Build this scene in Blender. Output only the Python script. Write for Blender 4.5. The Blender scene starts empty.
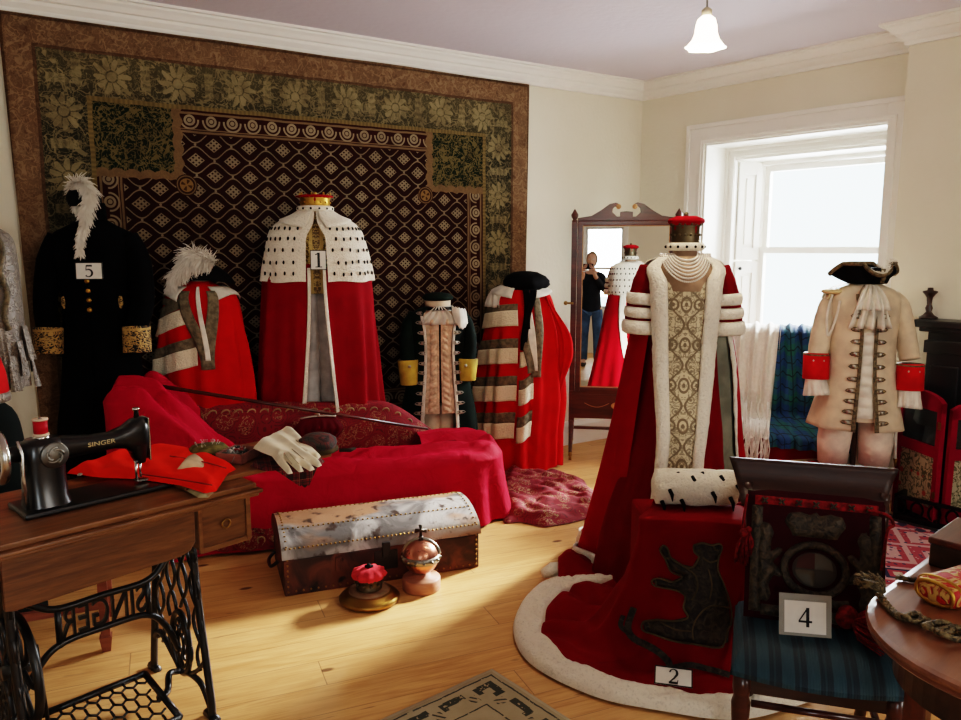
import bpy, bmesh, math, random
from mathutils import Vector, Matrix, noise
from mathutils.bvhtree import BVHTree
PI = math.pi
R = math.radians
rnd = random.Random(7)
scene = bpy.context.scene
COL = scene.collection

# ------------------------------------------------------------------ survey of the room (camera height 1.5 m)
F, H, CX, CY, P = 760., 1.5, 480.5, 360., math.atan(110 / 760)
cP, sP = math.cos(P), math.sin(P)
def ray(x, y):
    u = (x - CX) / F; v = -(y - CY) / F
    return Vector((u, cP + v * sP, -sP + v * cP))
def gnd(x, y, z=0.0):
    r = ray(x, y); t = (z - H) / r.z
    return Vector((r.x * t, r.y * t, z))
def at(x, y, Y):
    r = ray(x, y); t = Y / r.y
    return Vector((r.x * t, Y, H + r.z * t))
def Z(y, Y):
    return at(480, y, Y).z

# ------------------------------------------------------------------ node mini language
class E_:
    def __init__(s, nt, sock): s.nt = nt; s.s = sock
    def _m(s, op, *a):
        n = s.nt.nodes.new('ShaderNodeMath'); n.operation = op
        for i, x in enumerate((s,) + a):
            if isinstance(x, E_): s.nt.links.new(x.s, n.inputs[i])
            else: n.inputs[i].default_value = x
        return E_(s.nt, n.outputs[0])
    def __add__(s, o): return s._m('ADD', o)
    __radd__ = __add__
    def __sub__(s, o): return s._m('SUBTRACT', o)
    def __rsub__(s, o): return (s * -1) + o
    def __mul__(s, o): return s._m('MULTIPLY', o)
    __rmul__ = __mul__
    def __truediv__(s, o): return s._m('DIVIDE', o)
    def sin(s): return s._m('SINE')
    def cos(s): return s._m('COSINE')
    def abs(s): return s._m('ABSOLUTE')
    def floor(s): return s._m('FLOOR')
    def round(s): return s._m('ROUND')
    def frac(s): return s._m('FRACT')
    def sqrt(s): return s._m('SQRT')
    def min(s, o): return s._m('MINIMUM', o)
    def max(s, o): return s._m('MAXIMUM', o)
    def lt(s, o): return s._m('LESS_THAN', o)
    def gt(s, o): return s._m('GREATER_THAN', o)
    def mod(s, o): return s._m('FLOORED_MODULO', o)
    def atan2(s, o): return s._m('ARCTAN2', o)
    def smooth(s, a, b):
        n = s.nt.nodes.new('ShaderNodeMapRange'); n.interpolation_type = 'SMOOTHSTEP'
        s.nt.links.new(s.s, n.inputs[0]); n.inputs[1].default_value = a; n.inputs[2].default_value = b
        return E_(s.nt, n.outputs[0])
    def between(s, a, b): return s.gt(a) * s.lt(b)

def lin(c):
    f = lambda v: v / 12.92 if v <= .04045 else ((v + .055) / 1.055) ** 2.4
    return tuple(f(v / 255) for v in c) + (1.0,)

class Mat:
    """a principled material with a tiny expression layer on top"""
    def __init__(s, name, col=(128, 128, 128), rough=.7, metal=0., sheen=0., spec=.5, coat=0., trans=0., emis=0.):
        m = bpy.data.materials.new(name); m.use_nodes = True
        s.m = m; s.nt = m.node_tree; s.b = s.nt.nodes['Principled BSDF']
        s.b.inputs['Base Color'].default_value = lin(col)
        s.b.inputs['Roughness'].default_value = rough; s.b.inputs['Metallic'].default_value = metal
        s.b.inputs['Specular IOR Level'].default_value = spec
        if sheen:
            s.b.inputs['Sheen Weight'].default_value = sheen; s.b.inputs['Sheen Roughness'].default_value = .35
            s.b.inputs['Sheen Tint'].default_value = lin(tuple(min(255, c * 1.25 + 20) for c in col))
        if coat: s.b.inputs['Coat Weight'].default_value = coat; s.b.inputs['Coat Roughness'].default_value = .15
        if trans: s.b.inputs['Transmission Weight'].default_value = trans
        if emis:
            s.b.inputs['Emission Color'].default_value = lin(col); s.b.inputs['Emission Strength'].default_value = emis
        s._xyz = None
    def vec(s):
        if not s._xyz:
            t = s.nt.nodes.new('ShaderNodeTexCoord'); s.tc = t
            q = s.nt.nodes.new('ShaderNodeSeparateXYZ'); s.nt.links.new(t.outputs['Object'], q.inputs[0])
            s._xyz = tuple(E_(s.nt, q.outputs[i]) for i in range(3))
        return s._xyz
    def comb(s, x, y, z):
        n = s.nt.nodes.new('ShaderNodeCombineXYZ')
        for i, e in enumerate((x, y, z)):
            if isinstance(e, E_): s.nt.links.new(e.s, n.inputs[i])
            else: n.inputs[i].default_value = e
        return E_(s.nt, n.outputs[0])
    def noise(s, scale, detail=2., vec=None, dist=0., rough=.5):
        s.vec()
        n = s.nt.nodes.new('ShaderNodeTexNoise'); n.inputs['Scale'].default_value = scale
        n.inputs['Detail'].default_value = detail; n.inputs['Distortion'].default_value = dist
        n.inputs['Roughness'].default_value = rough
        s.nt.links.new(vec.s if vec else s.tc.outputs['Object'], n.inputs['Vector'])
        return E_(s.nt, n.outputs[0])
    def voro(s, scale, vec=None, feature='F1'):
        s.vec()
        n = s.nt.nodes.new('ShaderNodeTexVoronoi'); n.inputs['Scale'].default_value = scale; n.feature = feature
        s.nt.links.new(vec.s if vec else s.tc.outputs['Object'], n.inputs['Vector'])
        return E_(s.nt, n.outputs[0])
    def mix(s, f, a, b):
        n = s.nt.nodes.new('ShaderNodeMix'); n.data_type = 'RGBA'
        for i, x in ((0, f), (6, a), (7, b)):
            if isinstance(x, E_): s.nt.links.new(x.s, n.inputs[i])
            else: n.inputs[i].default_value = x if i == 0 else lin(x)
        return E_(s.nt, n.outputs[2])
    def color(s, e): s.nt.links.new(e.s, s.b.inputs['Base Color']); return s
    def roughness(s, e): s.nt.links.new(e.s, s.b.inputs['Roughness']); return s
    def bump(s, e, dist=.01, strength=1.):
        n = s.nt.nodes.new('ShaderNodeBump'); n.inputs['Distance'].default_value = dist; n.inputs['Strength'].default_value = strength
        s.nt.links.new(e.s, n.inputs['Height']); s.nt.links.new(n.outputs[0], s.b.inputs['Normal']); return s

def cloth(name, col, rough=.85, sheen=0., vary=.2, scale=9., weave=900., bump=.0006, spec=.2):
    m = Mat(name, col, rough, sheen=sheen, spec=spec)
    dk = tuple(c * (1 - vary) for c in col); lt = tuple(min(255, c * (1 + vary * .5)) for c in col)
    n = m.noise(scale, 4.)
    m.color(m.mix(n.smooth(.3, .7), dk, lt))
    return m.bump(m.noise(weave / 3, 1.), bump)
def velvet(name, col, sheen=.5): return cloth(name, col, .8, sheen, .05, 9., 1200., .0008, .1)
def furm(name, col=(240, 232, 216)):
    m = Mat(name, col, .95, sheen=.3, spec=.1)
    n = m.noise(110, 4., dist=.4); m.color(m.mix(n.smooth(.2, .5), tuple(c * .88 for c in col), col))
    return m.bump(n, .007)
def woodm(name, a, b, rough=.4, axis=0, sc=9., coat=.0, ratio=9.):
    m = Mat(name, a, rough, coat=coat)
    x = list(m.vec()); v = [x[i] * (1. / ratio if i == axis else 1.) for i in range(3)]
    vec = m.comb(*v)
    n = m.noise(sc, 6., vec, 1.2, .6); n2 = m.noise(sc * 7, 3., vec, .4)
    m.color(m.mix((n * .7 + n2 * .3).smooth(.32, .68), a, b))
    return m.bump(n2, .0008)
def metalm(name, col, rough=.3):
    m = Mat(name, col, rough, 1.)
    n = m.noise(40, 3.); m.roughness(n * .25 + (rough - .1)); return m
def plain(name, col, rough=.6, **k):
    m = Mat(name, col, rough, **k); n = m.noise(30, 3.)
    m.color(m.mix(n, tuple(c * .93 for c in col), tuple(min(255, c * 1.03) for c in col))); return m

# ------------------------------------------------------------------ mesh builder
class MB:
    def __init__(s): s.v = []; s.f = []; s.mi = []
    def add(s, vs, fs, mi=0, M=None):
        o = len(s.v)
        s.v += [(M @ Vector(p)) if M else Vector(p) for p in vs]
        s.f += [tuple(i + o for i in f) for f in fs]
        s.mi += ([mi] * len(fs)) if not isinstance(mi, list) else mi
        return s
    def box(s, lo, hi, mi=0, M=None):
        x0, y0, z0 = lo; x1, y1, z1 = hi
        return s.add([(x0, y0, z0), (x1, y0, z0), (x1, y1, z0), (x0, y1, z0), (x0, y0, z1), (x1, y0, z1), (x1, y1, z1), (x0, y1, z1)],
                     [(3, 2, 1, 0), (4, 5, 6, 7), (0, 1, 5, 4), (1, 2, 6, 5), (2, 3, 7, 6), (3, 0, 4, 7)], mi, M)
    def grid(s, rows, cu=False, mi=0, M=None):
        nv = len(rows); nu = len(rows[0]); vs = [p for r in rows for p in r]; fs = []; ml = []
        for j in range(nv - 1):
            for i in range(nu if cu else nu - 1):
                k = (i + 1) % nu
                fs.append((j * nu + i, j * nu + k, (j + 1) * nu + k, (j + 1) * nu + i))
                ml.append(mi(i / nu, j / nv) if callable(mi) else mi)
        return s.add(vs, fs, ml, M)
    def sheet(s, fn, nu, nv, cu=False, mi=0, M=None):
        return s.grid([[fn(i / (nu if cu else nu - 1), j / (nv - 1)) for i in range(nu)] for j in range(nv)], cu, mi, M)
    def lathe(s, prof, n=24, mi=0, M=None, mod=None, cap=True):
        rows = [[((r * (mod(2 * PI * i / n, j) if mod else 1)) * math.cos(2 * PI * i / n), (r * (mod(2 * PI * i / n, j) if mod else 1)) * math.sin(2 * PI * i / n), z) for i in range(n)] for j, (r, z) in enumerate(prof)]
        s.grid(rows, True, mi, M)
        if cap:
            for r in (rows[0][::-1], rows[-1]): s.add(r, [tuple(range(n))], mi, M)
        return s
    def tube(s, pts, rad, n=8, mi=0, M=None, closed=False, flat=1.):
        pts = [Vector(p) for p in pts]; m = len(pts)
        rad = rad if isinstance(rad, (list, tuple)) else [rad] * m
        rows = []; up = None
        for i, p in enumerate(pts):
            a = pts[(i - 1) % m] if (closed or i) else p; b = pts[(i + 1) % m] if (closed or i < m - 1) else p
            t = (b - a).normalized() if (b - a).length > 1e-9 else Vector((0, 0, 1))
            if up is None:
                up = Vector((0, 0, 1)) if abs(t.z) < .9 else Vector((0, 1, 0))
            up = (up - t * up.dot(t))
            if up.length < 1e-6: up = t.orthogonal()
            up.normalize(); sd = t.cross(up)
            r = rad[i]; rx, ry = r if isinstance(r, (tuple, list)) else (r, r * flat)
            rows.append([p + sd * (rx * math.cos(2 * PI * k / n)) + up * (ry * math.sin(2 * PI * k / n)) for k in range(n)])
        if closed: rows.append(rows[0])
        s.grid(rows, True, mi, M)
        if not closed:
            s.add(rows[0], [tuple(range(n))[::-1]], mi, M); s.add(rows[-1], [tuple(range(n))], mi, M)
        return s
    def prism(s, poly, d, mi=0, M=None):      # polygon in x,z pushed d along y
        n = len(poly)
        return s.add([(x, 0, z) for x, z in poly] + [(x, d, z) for x, z in poly],
                     [tuple(range(n)), tuple(range(n, 2 * n))[::-1]] + [(i, i + n, (i + 1) % n + n, (i + 1) % n) for i in range(n)], mi, M)
    def ball(s, c, r, n=10, mi=0, sc=(1, 1, 1), M=None):
        c = Vector(c)
        prof = [[c + Vector((sc[0] * r * math.sin(PI * j / n) * math.cos(2 * PI * i / (n + 4)), sc[1] * r * math.sin(PI * j / n) * math.sin(2 * PI * i / (n + 4)), -sc[2] * r * math.cos(PI * j / n))) for i in range(n + 4)] for j in range(n + 1)]
        return s.grid(prof, True, mi, M)
    def disc(s, c, nrm, r, h, n=10, mi=0):
        q = Vector(nrm).normalized().to_track_quat('Z', 'Y').to_matrix().to_4x4(); q.translation = Vector(c)
        return s.lathe([(r, 0), (r, h * .6), (r * .6, h), (.0005, h * 1.1)], n, mi, q)
    def build(s, name, mats, parent=None, smooth=True, bevel=0., solid=0., sub=0, world=False, merge=True):
        me = bpy.data.meshes.new(name)
        vs = s.v
        if world and parent is not None:
            Mi = Matrix.LocRotScale(parent.location, parent.rotation_euler, None).inverted(); vs = [Mi @ p for p in vs]
        me.from_pydata([tuple(p) for p in vs], [], s.f); 
        for m in (mats if isinstance(mats, (list, tuple)) else [mats]): me.materials.append(m.m)
        me.polygons.foreach_set('material_index', s.mi)
        if merge:
            bm = bmesh.new(); bm.from_mesh(me); bmesh.ops.remove_doubles(bm, verts=bm.verts, dist=1e-5)
            bmesh.ops.dissolve_degenerate(bm, dist=1e-6, edges=bm.edges); bmesh.ops.recalc_face_normals(bm, faces=bm.faces)
            bm.to_mesh(me); bm.free()
        me.polygons.foreach_set('use_smooth', [smooth] * len(me.polygons)); me.update()
        o = bpy.data.objects.new(name, me); COL.objects.link(o)
        if parent is not None: o.parent = parent
        if solid:
            k = o.modifiers.new('thickness', 'SOLIDIFY'); k.thickness = solid; k.offset = 0
        if bevel:
            k = o.modifiers.new('bevel', 'BEVEL'); k.width = bevel; k.segments = 2; k.limit_method = 'ANGLE'
        if sub:
            k = o.modifiers.new('sub', 'SUBSURF'); k.levels = sub; k.render_levels = sub
        return o
def tag(o, label, cat, group=None):
    o['label'] = label; o['category'] = cat
    if group: o['group'] = group
    return o
def thing(name, label, cat, loc=(0, 0, 0), rz=0., group=None):
    o = bpy.data.objects.new(name, None); COL.objects.link(o); o.location = loc; o.rotation_euler = (0, 0, rz)
    o.empty_display_size = .1
    return tag(o, label, cat, group)
def struct(o): o['kind'] = 'structure'; return o
def copy_tree(o, parent=None):
    c = o.copy(); COL.objects.link(c)
    if parent is not None: c.parent = parent
    for ch in list(o.children): copy_tree(ch, c)
    return c
def T(x=0, y=0, z=0, rx=0, ry=0, rz=0):
    from mathutils import Euler
    return Matrix.LocRotScale(Vector((x, y, z)), Euler((rx, ry, rz)), None)
def sstep(a, b, x):
    t = min(1, max(0, (x - a) / (b - a))); return t * t * (3 - 2 * t)
def lerp(a, b, t): return a + (b - a) * t
def nz(x, y=0., z=0.): return noise.noise(Vector((x, y, z)))
def catmull(pts, n=6):
    pts = [Vector(p) for p in pts]; out = []
    for i in range(len(pts) - 1):
        a, b, c, d = pts[max(i - 1, 0)], pts[i], pts[i + 1], pts[min(i + 2, len(pts) - 1)]
        for k in range(n):
            t = k / n
            out.append(.5 * ((2 * b) + (c - a) * t + (2 * a - 5 * b + 4 * c - d) * t * t + (3 * b - a - 3 * c + d) * t ** 3))
    return out + [pts[-1]]

# polygon helpers: raised appliqué inside a 2-D outline
def inside(p, poly):
    x, y = p; c = False; j = len(poly) - 1
    for i in range(len(poly)):
        xi, yi = poly[i]; xj, yj = poly[j]
        if (yi > y) != (yj > y) and x < (xj - xi) * (y - yi) / (yj - yi) + xi: c = not c
        j = i
    return c
def edge_dist(p, poly):
    best = 1e9; px, py = p
    for i in range(len(poly)):
        ax, ay = poly[i - 1]; bx, by = poly[i]; dx, dy = bx - ax, by - ay
        t = max(0, min(1, ((px - ax) * dx + (py - ay) * dy) / (dx * dx + dy * dy + 1e-12)))
        best = min(best, math.hypot(px - ax - t * dx, py - ay - t * dy))
    return best
def snap(p, poly):
    best = (1e9, p); px, py = p
    for i in range(len(poly)):
        ax, ay = poly[i - 1]; bx, by = poly[i]; dx, dy = bx - ax, by - ay
        t = max(0, min(1, ((px - ax) * dx + (py - ay) * dy) / (dx * dx + dy * dy + 1e-12)))
        q = (ax + t * dx, ay + t * dy); d = math.hypot(px - q[0], py - q[1])
        if d < best[0]: best = (d, q)
    return best[1]
def puff(mb, poly, step, fn, mi=0):
    """fill POLY with a grid of squares, rim snapped to the outline; fn(x, y, dist_to_edge) -> point"""
    x0 = min(p[0] for p in poly); x1 = max(p[0] for p in poly); y0 = min(p[1] for p in poly); y1 = max(p[1] for p in poly)
    nx = int((x1 - x0) / step) + 2; ny = int((y1 - y0) / step) + 2
    use = {(i, j) for i in range(nx) for j in range(ny) if inside((x0 + (i + .5) * step - step * .5, y0 + (j + .5) * step - step * .5), poly)}
    vid = {}; vs = []; fs = []
    def V(i, j):
        if (i, j) not in vid:
            p = (x0 + (i - .5) * step, y0 + (j - .5) * step)
            full = all((i - a, j - b) in use for a in (0, 1) for b in (0, 1))
            if not full: p = snap(p, poly)
            q = fn(p[0], p[1], edge_dist(p, poly) if full else 0.)
            vid[(i, j)] = len(vs) if q is not None else None
            if q is not None: vs.append(q)
        return vid[(i, j)]
    for (i, j) in sorted(use):
        q = [V(i, j), V(i + 1, j), V(i + 1, j + 1), V(i, j + 1)]
        if None not in q: fs.append(tuple(q))
    return mb.add(vs, fs, mi)
def ribbon(pts, ws):
    """2-D stroke of changing width -> outline quads"""
    out = []
    n = len(pts)
    if not isinstance(ws, (list, tuple)): ws = [ws] * n
    L = []
    for i in range(n):
        a = pts[max(i - 1, 0)]; b = pts[min(i + 1, n - 1)]; dx, dy = b[0] - a[0], b[1] - a[1]; l = math.hypot(dx, dy) or 1
        L.append(((pts[i][0] - dy / l * ws[i] / 2, pts[i][1] + dx / l * ws[i] / 2), (pts[i][0] + dy / l * ws[i] / 2, pts[i][1] - dx / l * ws[i] / 2)))
    for i in range(n - 1): out.append([L[i][0], L[i][1], L[i + 1][1], L[i + 1][0]])
    return out
def arc(cx, cy, r, a0, a1, n=12, ry=None):
    return [(cx + r * math.cos(R(a0 + (a1 - a0) * i / n)), cy + (ry or r) * math.sin(R(a0 + (a1 - a0) * i / n))) for i in range(n + 1)]
DIG = {
    '1': [([(.02, -.5), (.02, .5)], .17), ([(-.2, -.47), (.24, -.47)], .06), ([(-.2, .36), (.02, .46)], .07)],
    '2': [([(-.27, .25)] + arc(0, .22, .24, 160, -30, 12, .25) + [(.05, -.12), (-.27, -.42)], [.1, .1, .09, .07, .06, .06, .07, .09, .12, .15, .16, .17, .17, .15, .12, .07]), ([(-.3, -.43), (.3, -.43)], .15), ([(.26, -.4), (.31, -.22)], .06)],
    '4': [([(.12, -.5), (.12, .5)], .16), ([(.1, .46), (-.32, -.2)], .07), ([(-.34, -.22), (.34, -.22)], .11)],
    '5': [([(-.2, .43), (.26, .43)], .14), ([(-.19, .48), (-.23, .05)], .06), ([(-.23, .06)] + arc(-.04, -.17, .29, 125, -140, 14, .3), [.05, .06, .08, .1, .12, .14, .16, .17, .17, .16, .14, .11, .08, .07, .1, .12])],
}
def digit(mb, ch, h, cx=0, cz=0, y=-.0015, mi=0):
    for pts, w in DIG[ch]:
        if isinstance(w, list): w = (w + [w[-1]] * len(pts))[:len(pts)]
        for q in ribbon(pts, w):
            mb.add([(cx + a * h, y, cz + b * h) for a, b in q], [(0, 1, 2, 3)], mi)
def letters(txt, size, mat, name, parent, M, depth=.001, mirror=False):
    c = bpy.data.curves.new(name, 'FONT'); c.body = txt; c.size = size; c.extrude = depth; c.align_x = 'CENTER'; c.align_y = 'CENTER'
    o = bpy.data.objects.new('tmp', c); COL.objects.link(o)
    dg = bpy.context.evaluated_depsgraph_get(); me = bpy.data.meshes.new_from_object(o.evaluated_get(dg))
    bpy.data.objects.remove(o); bpy.data.curves.remove(c)
    if mirror: me.transform(Matrix.Diagonal((-1, 1, 1, 1))); me.flip_normals()
    me.transform(M); me.name = name; me.materials.clear(); me.materials.append(mat.m)
    q = bpy.data.objects.new(name, me); COL.objects.link(q); q.parent = parent
    return q

class Shell:
    """a garment: elliptical rings stacked in z with vertical folds; angle 0 faces -y, angles grow to the viewer's right"""
    def __init__(s, rings, folds=(), z0=0., z1=1.5, wob=.6, seed=0.):
        s.r = sorted(tuple(r) + (0.,) * (5 - len(r)) for r in rings); s.folds = folds; s.z0 = z0; s.z1 = z1; s.wob = wob; s.seed = seed
    def ring(s, z):
        r = s.r
        if z <= r[0][0]: return r[0][1:]
        for i in range(len(r) - 1):
            a, b = r[i], r[i + 1]
            if z <= b[0]:
                t = (z - a[0]) / (b[0] - a[0])
                p = r[i - 1] if i else a; q = r[i + 2] if i + 2 < len(r) else b
                out = []
                for k in range(1, len(a)):
                    ma = (b[k] - p[k]) / max(1e-6, b[0] - p[0]) * (b[0] - a[0]) if i else b[k] - a[k]
                    mb_ = (q[k] - a[k]) / max(1e-6, q[0] - a[0]) * (b[0] - a[0]) if i + 2 < len(r) else b[k] - a[k]
                    d = b[k] - a[k]
                    if ma * d <= 0: ma = 0
                    if mb_ * d <= 0: mb_ = 0
                    ma = max(-3 * abs(d), min(3 * abs(d), ma)); mb_ = max(-3 * abs(d), min(3 * abs(d), mb_))
                    t2, t3 = t * t, t ** 3
                    out.append((2 * t3 - 3 * t2 + 1) * a[k] + (t3 - 2 * t2 + t) * ma + (-2 * t3 + 3 * t2) * b[k] + (t3 - t2) * mb_)
                return out
        return r[-1][1:]
    def pt(s, th, z, off=0.):
        q = s.ring(z); rx, ry = q[0], q[1]; cx = q[2] if len(q) > 2 else 0; cy = q[3] if len(q) > 3 else 0
        a = R(th); f = 0.
        g = sstep(s.z1, s.z0, z) if s.z1 != s.z0 else 0
        for k, amp, ph in s.folds: f += amp * math.sin(k * a + ph + s.wob * math.sin(z * 2.3 + k + s.seed)) * g
        f += .02 * g * nz(a * 3 + s.seed, z * 2.5)
        m = 1 + f
        return Vector((cx + (rx * m + off) * math.sin(a), cy - (ry * m + off) * math.cos(a), z))
    def nrm(s, th, z):
        a = s.pt(th - 2, z); b = s.pt(th + 2, z); c = s.pt(th, z + .01) - s.pt(th, z - .01)
        return (b - a).cross(c).normalized()
    def sheet(s, mb, th0, th1, z0, z1, off=0., nth=72, nzz=40, mi=0, rough=0.):
        fv = lambda v, x: v(x) if callable(v) else v
        def fn(u, v):
            za, zb = fv(z0, u), fv(z1, u); z = lerp(za, zb, v)
            a, b = fv(th0, z), fv(th1, z)
            th = lerp(a, b, u); o = fv(off, (u, v)) if callable(off) else off
            if rough: o += rough * nz(th * .55, z * 45, s.seed)
            return s.pt(th, z, o)
        mb.sheet(fn, nth, nzz, mi=mi); return mb
    def rim(s, mb, th0, th1, z, r, n=40, flat=1., off=0.):
        return mb.tube([s.pt(lerp(th0, th1, i / n), z(i / n) if callable(z) else z, off) for i in range(n + 1)], r, 8, flat=flat)

# ------------------------------------------------------------------ shared materials
M_scarlet = velvet('scarlet_wool', (196, 14, 16), .25)
M_crimson = velvet('crimson_velvet', (178, 6, 34), .5)
M_burg = velvet('burgundy_velvet', (132, 6, 26), .35)
M_mantle = velvet('mantle_velvet', (124, 2, 14), .2)
M_fur = furm('white_fur')
M_furw = furm('ermine_fur', (238, 230, 212))
M_black = cloth('black_cloth', (8, 8, 9), .95, 0, .3, spec=.05)
M_blackv = velvet('black_velvet', (10, 10, 12), .15)
M_spot = cloth('ermine_tail', (14, 11, 10))
M_gold = metalm('gold_braid', (190, 148, 70), .4)
M_silver = metalm('silver_metal', (190, 186, 176), .3)
M_braid = cloth('dull_gold_oak_leaf_lace', (104, 92, 68), .6, 0, .35, 60., 400., .002, .4)
M_cream = cloth('cream_wool', (216, 198, 172), .8, .1, .12)
M_white = cloth('white_linen', (226, 220, 206), .8, .1, .1, 14.)
M_card = plain('white_card', (236, 232, 222), .5)
M_ink = plain('black_ink', (18, 18, 20), .6)
M_iron = plain('black_iron', (14, 14, 15), .35, spec=.6)
M_brass = metalm('aged_brass', (150, 116, 62), .35)
M_mahog = woodm('mahogany', (58, 22, 14), (92, 40, 24), .3, 0, 8., .3)
M_dark = woodm('dark_wood', (38, 20, 12), (66, 36, 22), .35, 0, 8., .2)
M_form = cloth('dress_form_linen', (206, 186, 160), .8, 0, .1)

# ================================================================== THE ROOM
Cn = Vector((1.26, 6.14, 0)); aL = R(32.04); aR = R(-49.18)
dL = Vector((math.cos(aL), math.sin(aL), 0)); nL = Vector((math.sin(aL), -math.cos(aL), 0))
dR = Vector((math.cos(aR), math.sin(aR), 0)); nR = Vector((math.sin(aR), -math.cos(aR), 0))
CEIL = 2.767
def wl(s, z=0., off=0.): return Cn - dL * s + nL * off + Vector((0, 0, z))     # along the carpet wall, s leftwards from the corner
def wr(s, z=0., off=0.): return Cn + dR * s + nR * off + Vector((0, 0, z))     # along the window wall

mw = Mat('cream_wall_paint', (226, 219, 194), .85, spec=.2); n_ = mw.noise(3., 4.); mw.color(mw.mix(n_, (220, 214, 194), (230, 225, 207))); mw.bump(mw.noise(40, 4), .002)
mc = Mat('ceiling_paint', (212, 204, 212), .9, spec=.2); mc.color(mc.mix(mc.noise(2., 3.), (208, 200, 208), (216, 209, 216))); mc.bump(mc.noise(25, 4), .002)
mt = Mat('white_woodwork_paint', (236, 234, 226), .45, spec=.4); mt.color(mt.mix(mt.noise(6., 3.), (231, 229, 220), (240, 238, 231)))

# pine floor boards, laid at 22.6 degrees
mf = Mat('pine_boards', (200, 150, 95), .42, spec=.45)
x, y, z = mf.vec(); ca, sa = math.cos(R(22.6)), math.sin(R(22.6))
lx = x * ca + y * sa; ly = y * ca - x * sa
W_ = .165
row = (ly / W_).floor(); lx2 = lx + row * 1.37
seg = (lx2 / 2.1).floor(); fy = (ly / W_).frac(); fx = (lx2 / 2.1).frac()
hsh = ((row * 12.9898 + seg * 78.233).sin() * 43758.5453).frac()
gv = mf.comb(lx * .9 + hsh * 30, ly * 7., hsh * 9.)
g1 = mf.noise(2.2, 6., gv, 1.5, .6); g2 = mf.noise(14., 4., mf.comb(lx * .5, ly * 9., hsh * 5.), .3)
base = mf.mix((g1 * .65 + g2 * .35).smooth(.3, .72), (222, 174, 115), (180, 126, 70))
base = mf.mix(hsh * .55, base, (206, 160, 106))
kv = mf.voro(2.6, mf.comb(lx * .75, ly * 1.6, hsh * 3.))
base = mf.mix(kv.smooth(.07, .035) * .85, base, (70, 38, 20))
wear = mf.noise(1.3, 5., dist=1.)
base = mf.mix(wear.smooth(.56, .75) * .35, base, (228, 190, 140))
scr = mf.noise(7., 6., mf.comb(lx * .35, ly * 5., 3.), 2.)
base = mf.mix(scr.smooth(.66, .74) * .6, base, (96, 62, 36))
gap = fy.lt(.014).max(fx.lt(.0018))
base = mf.mix(gap * .5, base, (70, 40, 20))
mf.color(base); mf.roughness(g2 * .25 + .3); mf.bump(g2 * .3 - gap * 1., .002)

poly = [wl(-.0), wl(5.4), Vector((-3.0, -2.6, 0)), Vector((3.9, -2.6, 0)), wr(4.0)]
floor_poly = [tuple(p) for p in [Cn + (dR * 0 - nL * .02), wl(5.4), (-3.0, -2.6, 0), (3.9, -2.6, 0), wr(4.0)]]
n = len(poly)
b = MB(); b.add([(p.x, p.y, -.0) for p in poly] + [(p.x, p.y, -.1) for p in poly], [tuple(range(n)), tuple(range(n, 2 * n))[::-1]] + [(i, (i + 1) % n, (i + 1) % n + n, i + n) for i in range(n)])
struct(b.build('floor', mf, smooth=False))
b = MB(); b.add([(p.x, p.y, CEIL) for p in poly] + [(p.x, p.y, CEIL + .1) for p in poly], [tuple(range(n))[::-1], tuple(range(n, 2 * n))] + [(i, (i + 1) % n, (i + 1) % n + n, i + n) for i in range(n)])
struct(b.build('ceiling', mc, smooth=False))

def wallbox(b, f, s0, s1, z0, z1, t0=0., t1=-.12):
    c = [f(s0, z0, t0), f(s1, z0, t0), f(s1, z0, t1), f(s0, z0, t1), f(s0, z1, t0), f(s1, z1, t0), f(s1, z1, t1), f(s0, z1, t1)]
    return b.add(c, [(3, 2, 1, 0), (4, 5, 6, 7), (0, 1, 5, 4), (1, 2, 6, 5), (2, 3, 7, 6), (3, 0, 4, 7)])
b = MB(); wallbox(b, wl, -.1, 5.5, 0, CEIL); struct(b.build('wall_left', mw, smooth=False))
OS0, OS1, OZ0, OZ1 = .58, 1.86, .55, 2.262           # window opening
b = MB()
for q in ((-.6, OS0, 0, CEIL), (OS1, 4.1, 0, CEIL), (OS0, OS1, OZ1, CEIL), (OS0, OS1, 0, OZ0)): wallbox(b, wr, *q, 0., -.62)
struct(b.build('wall_right', mw, smooth=False))
CH0, CHP = 1.99, .17
b = MB(); wallbox(b, wr, CH0, 3.9, 0, CEIL, CHP, 0.); struct(b.build('wall_chimney_breast', mw, smooth=False))
def seg_wall(name, p, q, holes=()):
    p = Vector(p); q = Vector(q); d = (q - p).normalized(); L = (q - p).length; nn = Vector((-d.y, d.x, 0))
    f = lambda s, z=0., off=0.: p + d * s + nn * off + Vector((0, 0, z))
    b = MB()
    if not holes: wallbox(b, f, 0, L, 0, CEIL)
    for (a, c, z0, z1) in holes:
        for r in ((0, a, 0, CEIL), (c, L, 0, CEIL), (a, c, 0, z0), (a, c, z1, CEIL)): wallbox(b, f, *r)
    struct(b.build(name, mw, smooth=False)); return f
seg_wall('wall_far_left', wl(5.4), (-3.0, -2.6, 0))
fb = seg_wall('wall_back', (-3.0, -2.6, 0), (3.9, -2.6, 0), ((2.55, 3.22, .8, 2.25),))
seg_wall('wall_far_right', (3.9, -2.6, 0), wr(4.0))

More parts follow.
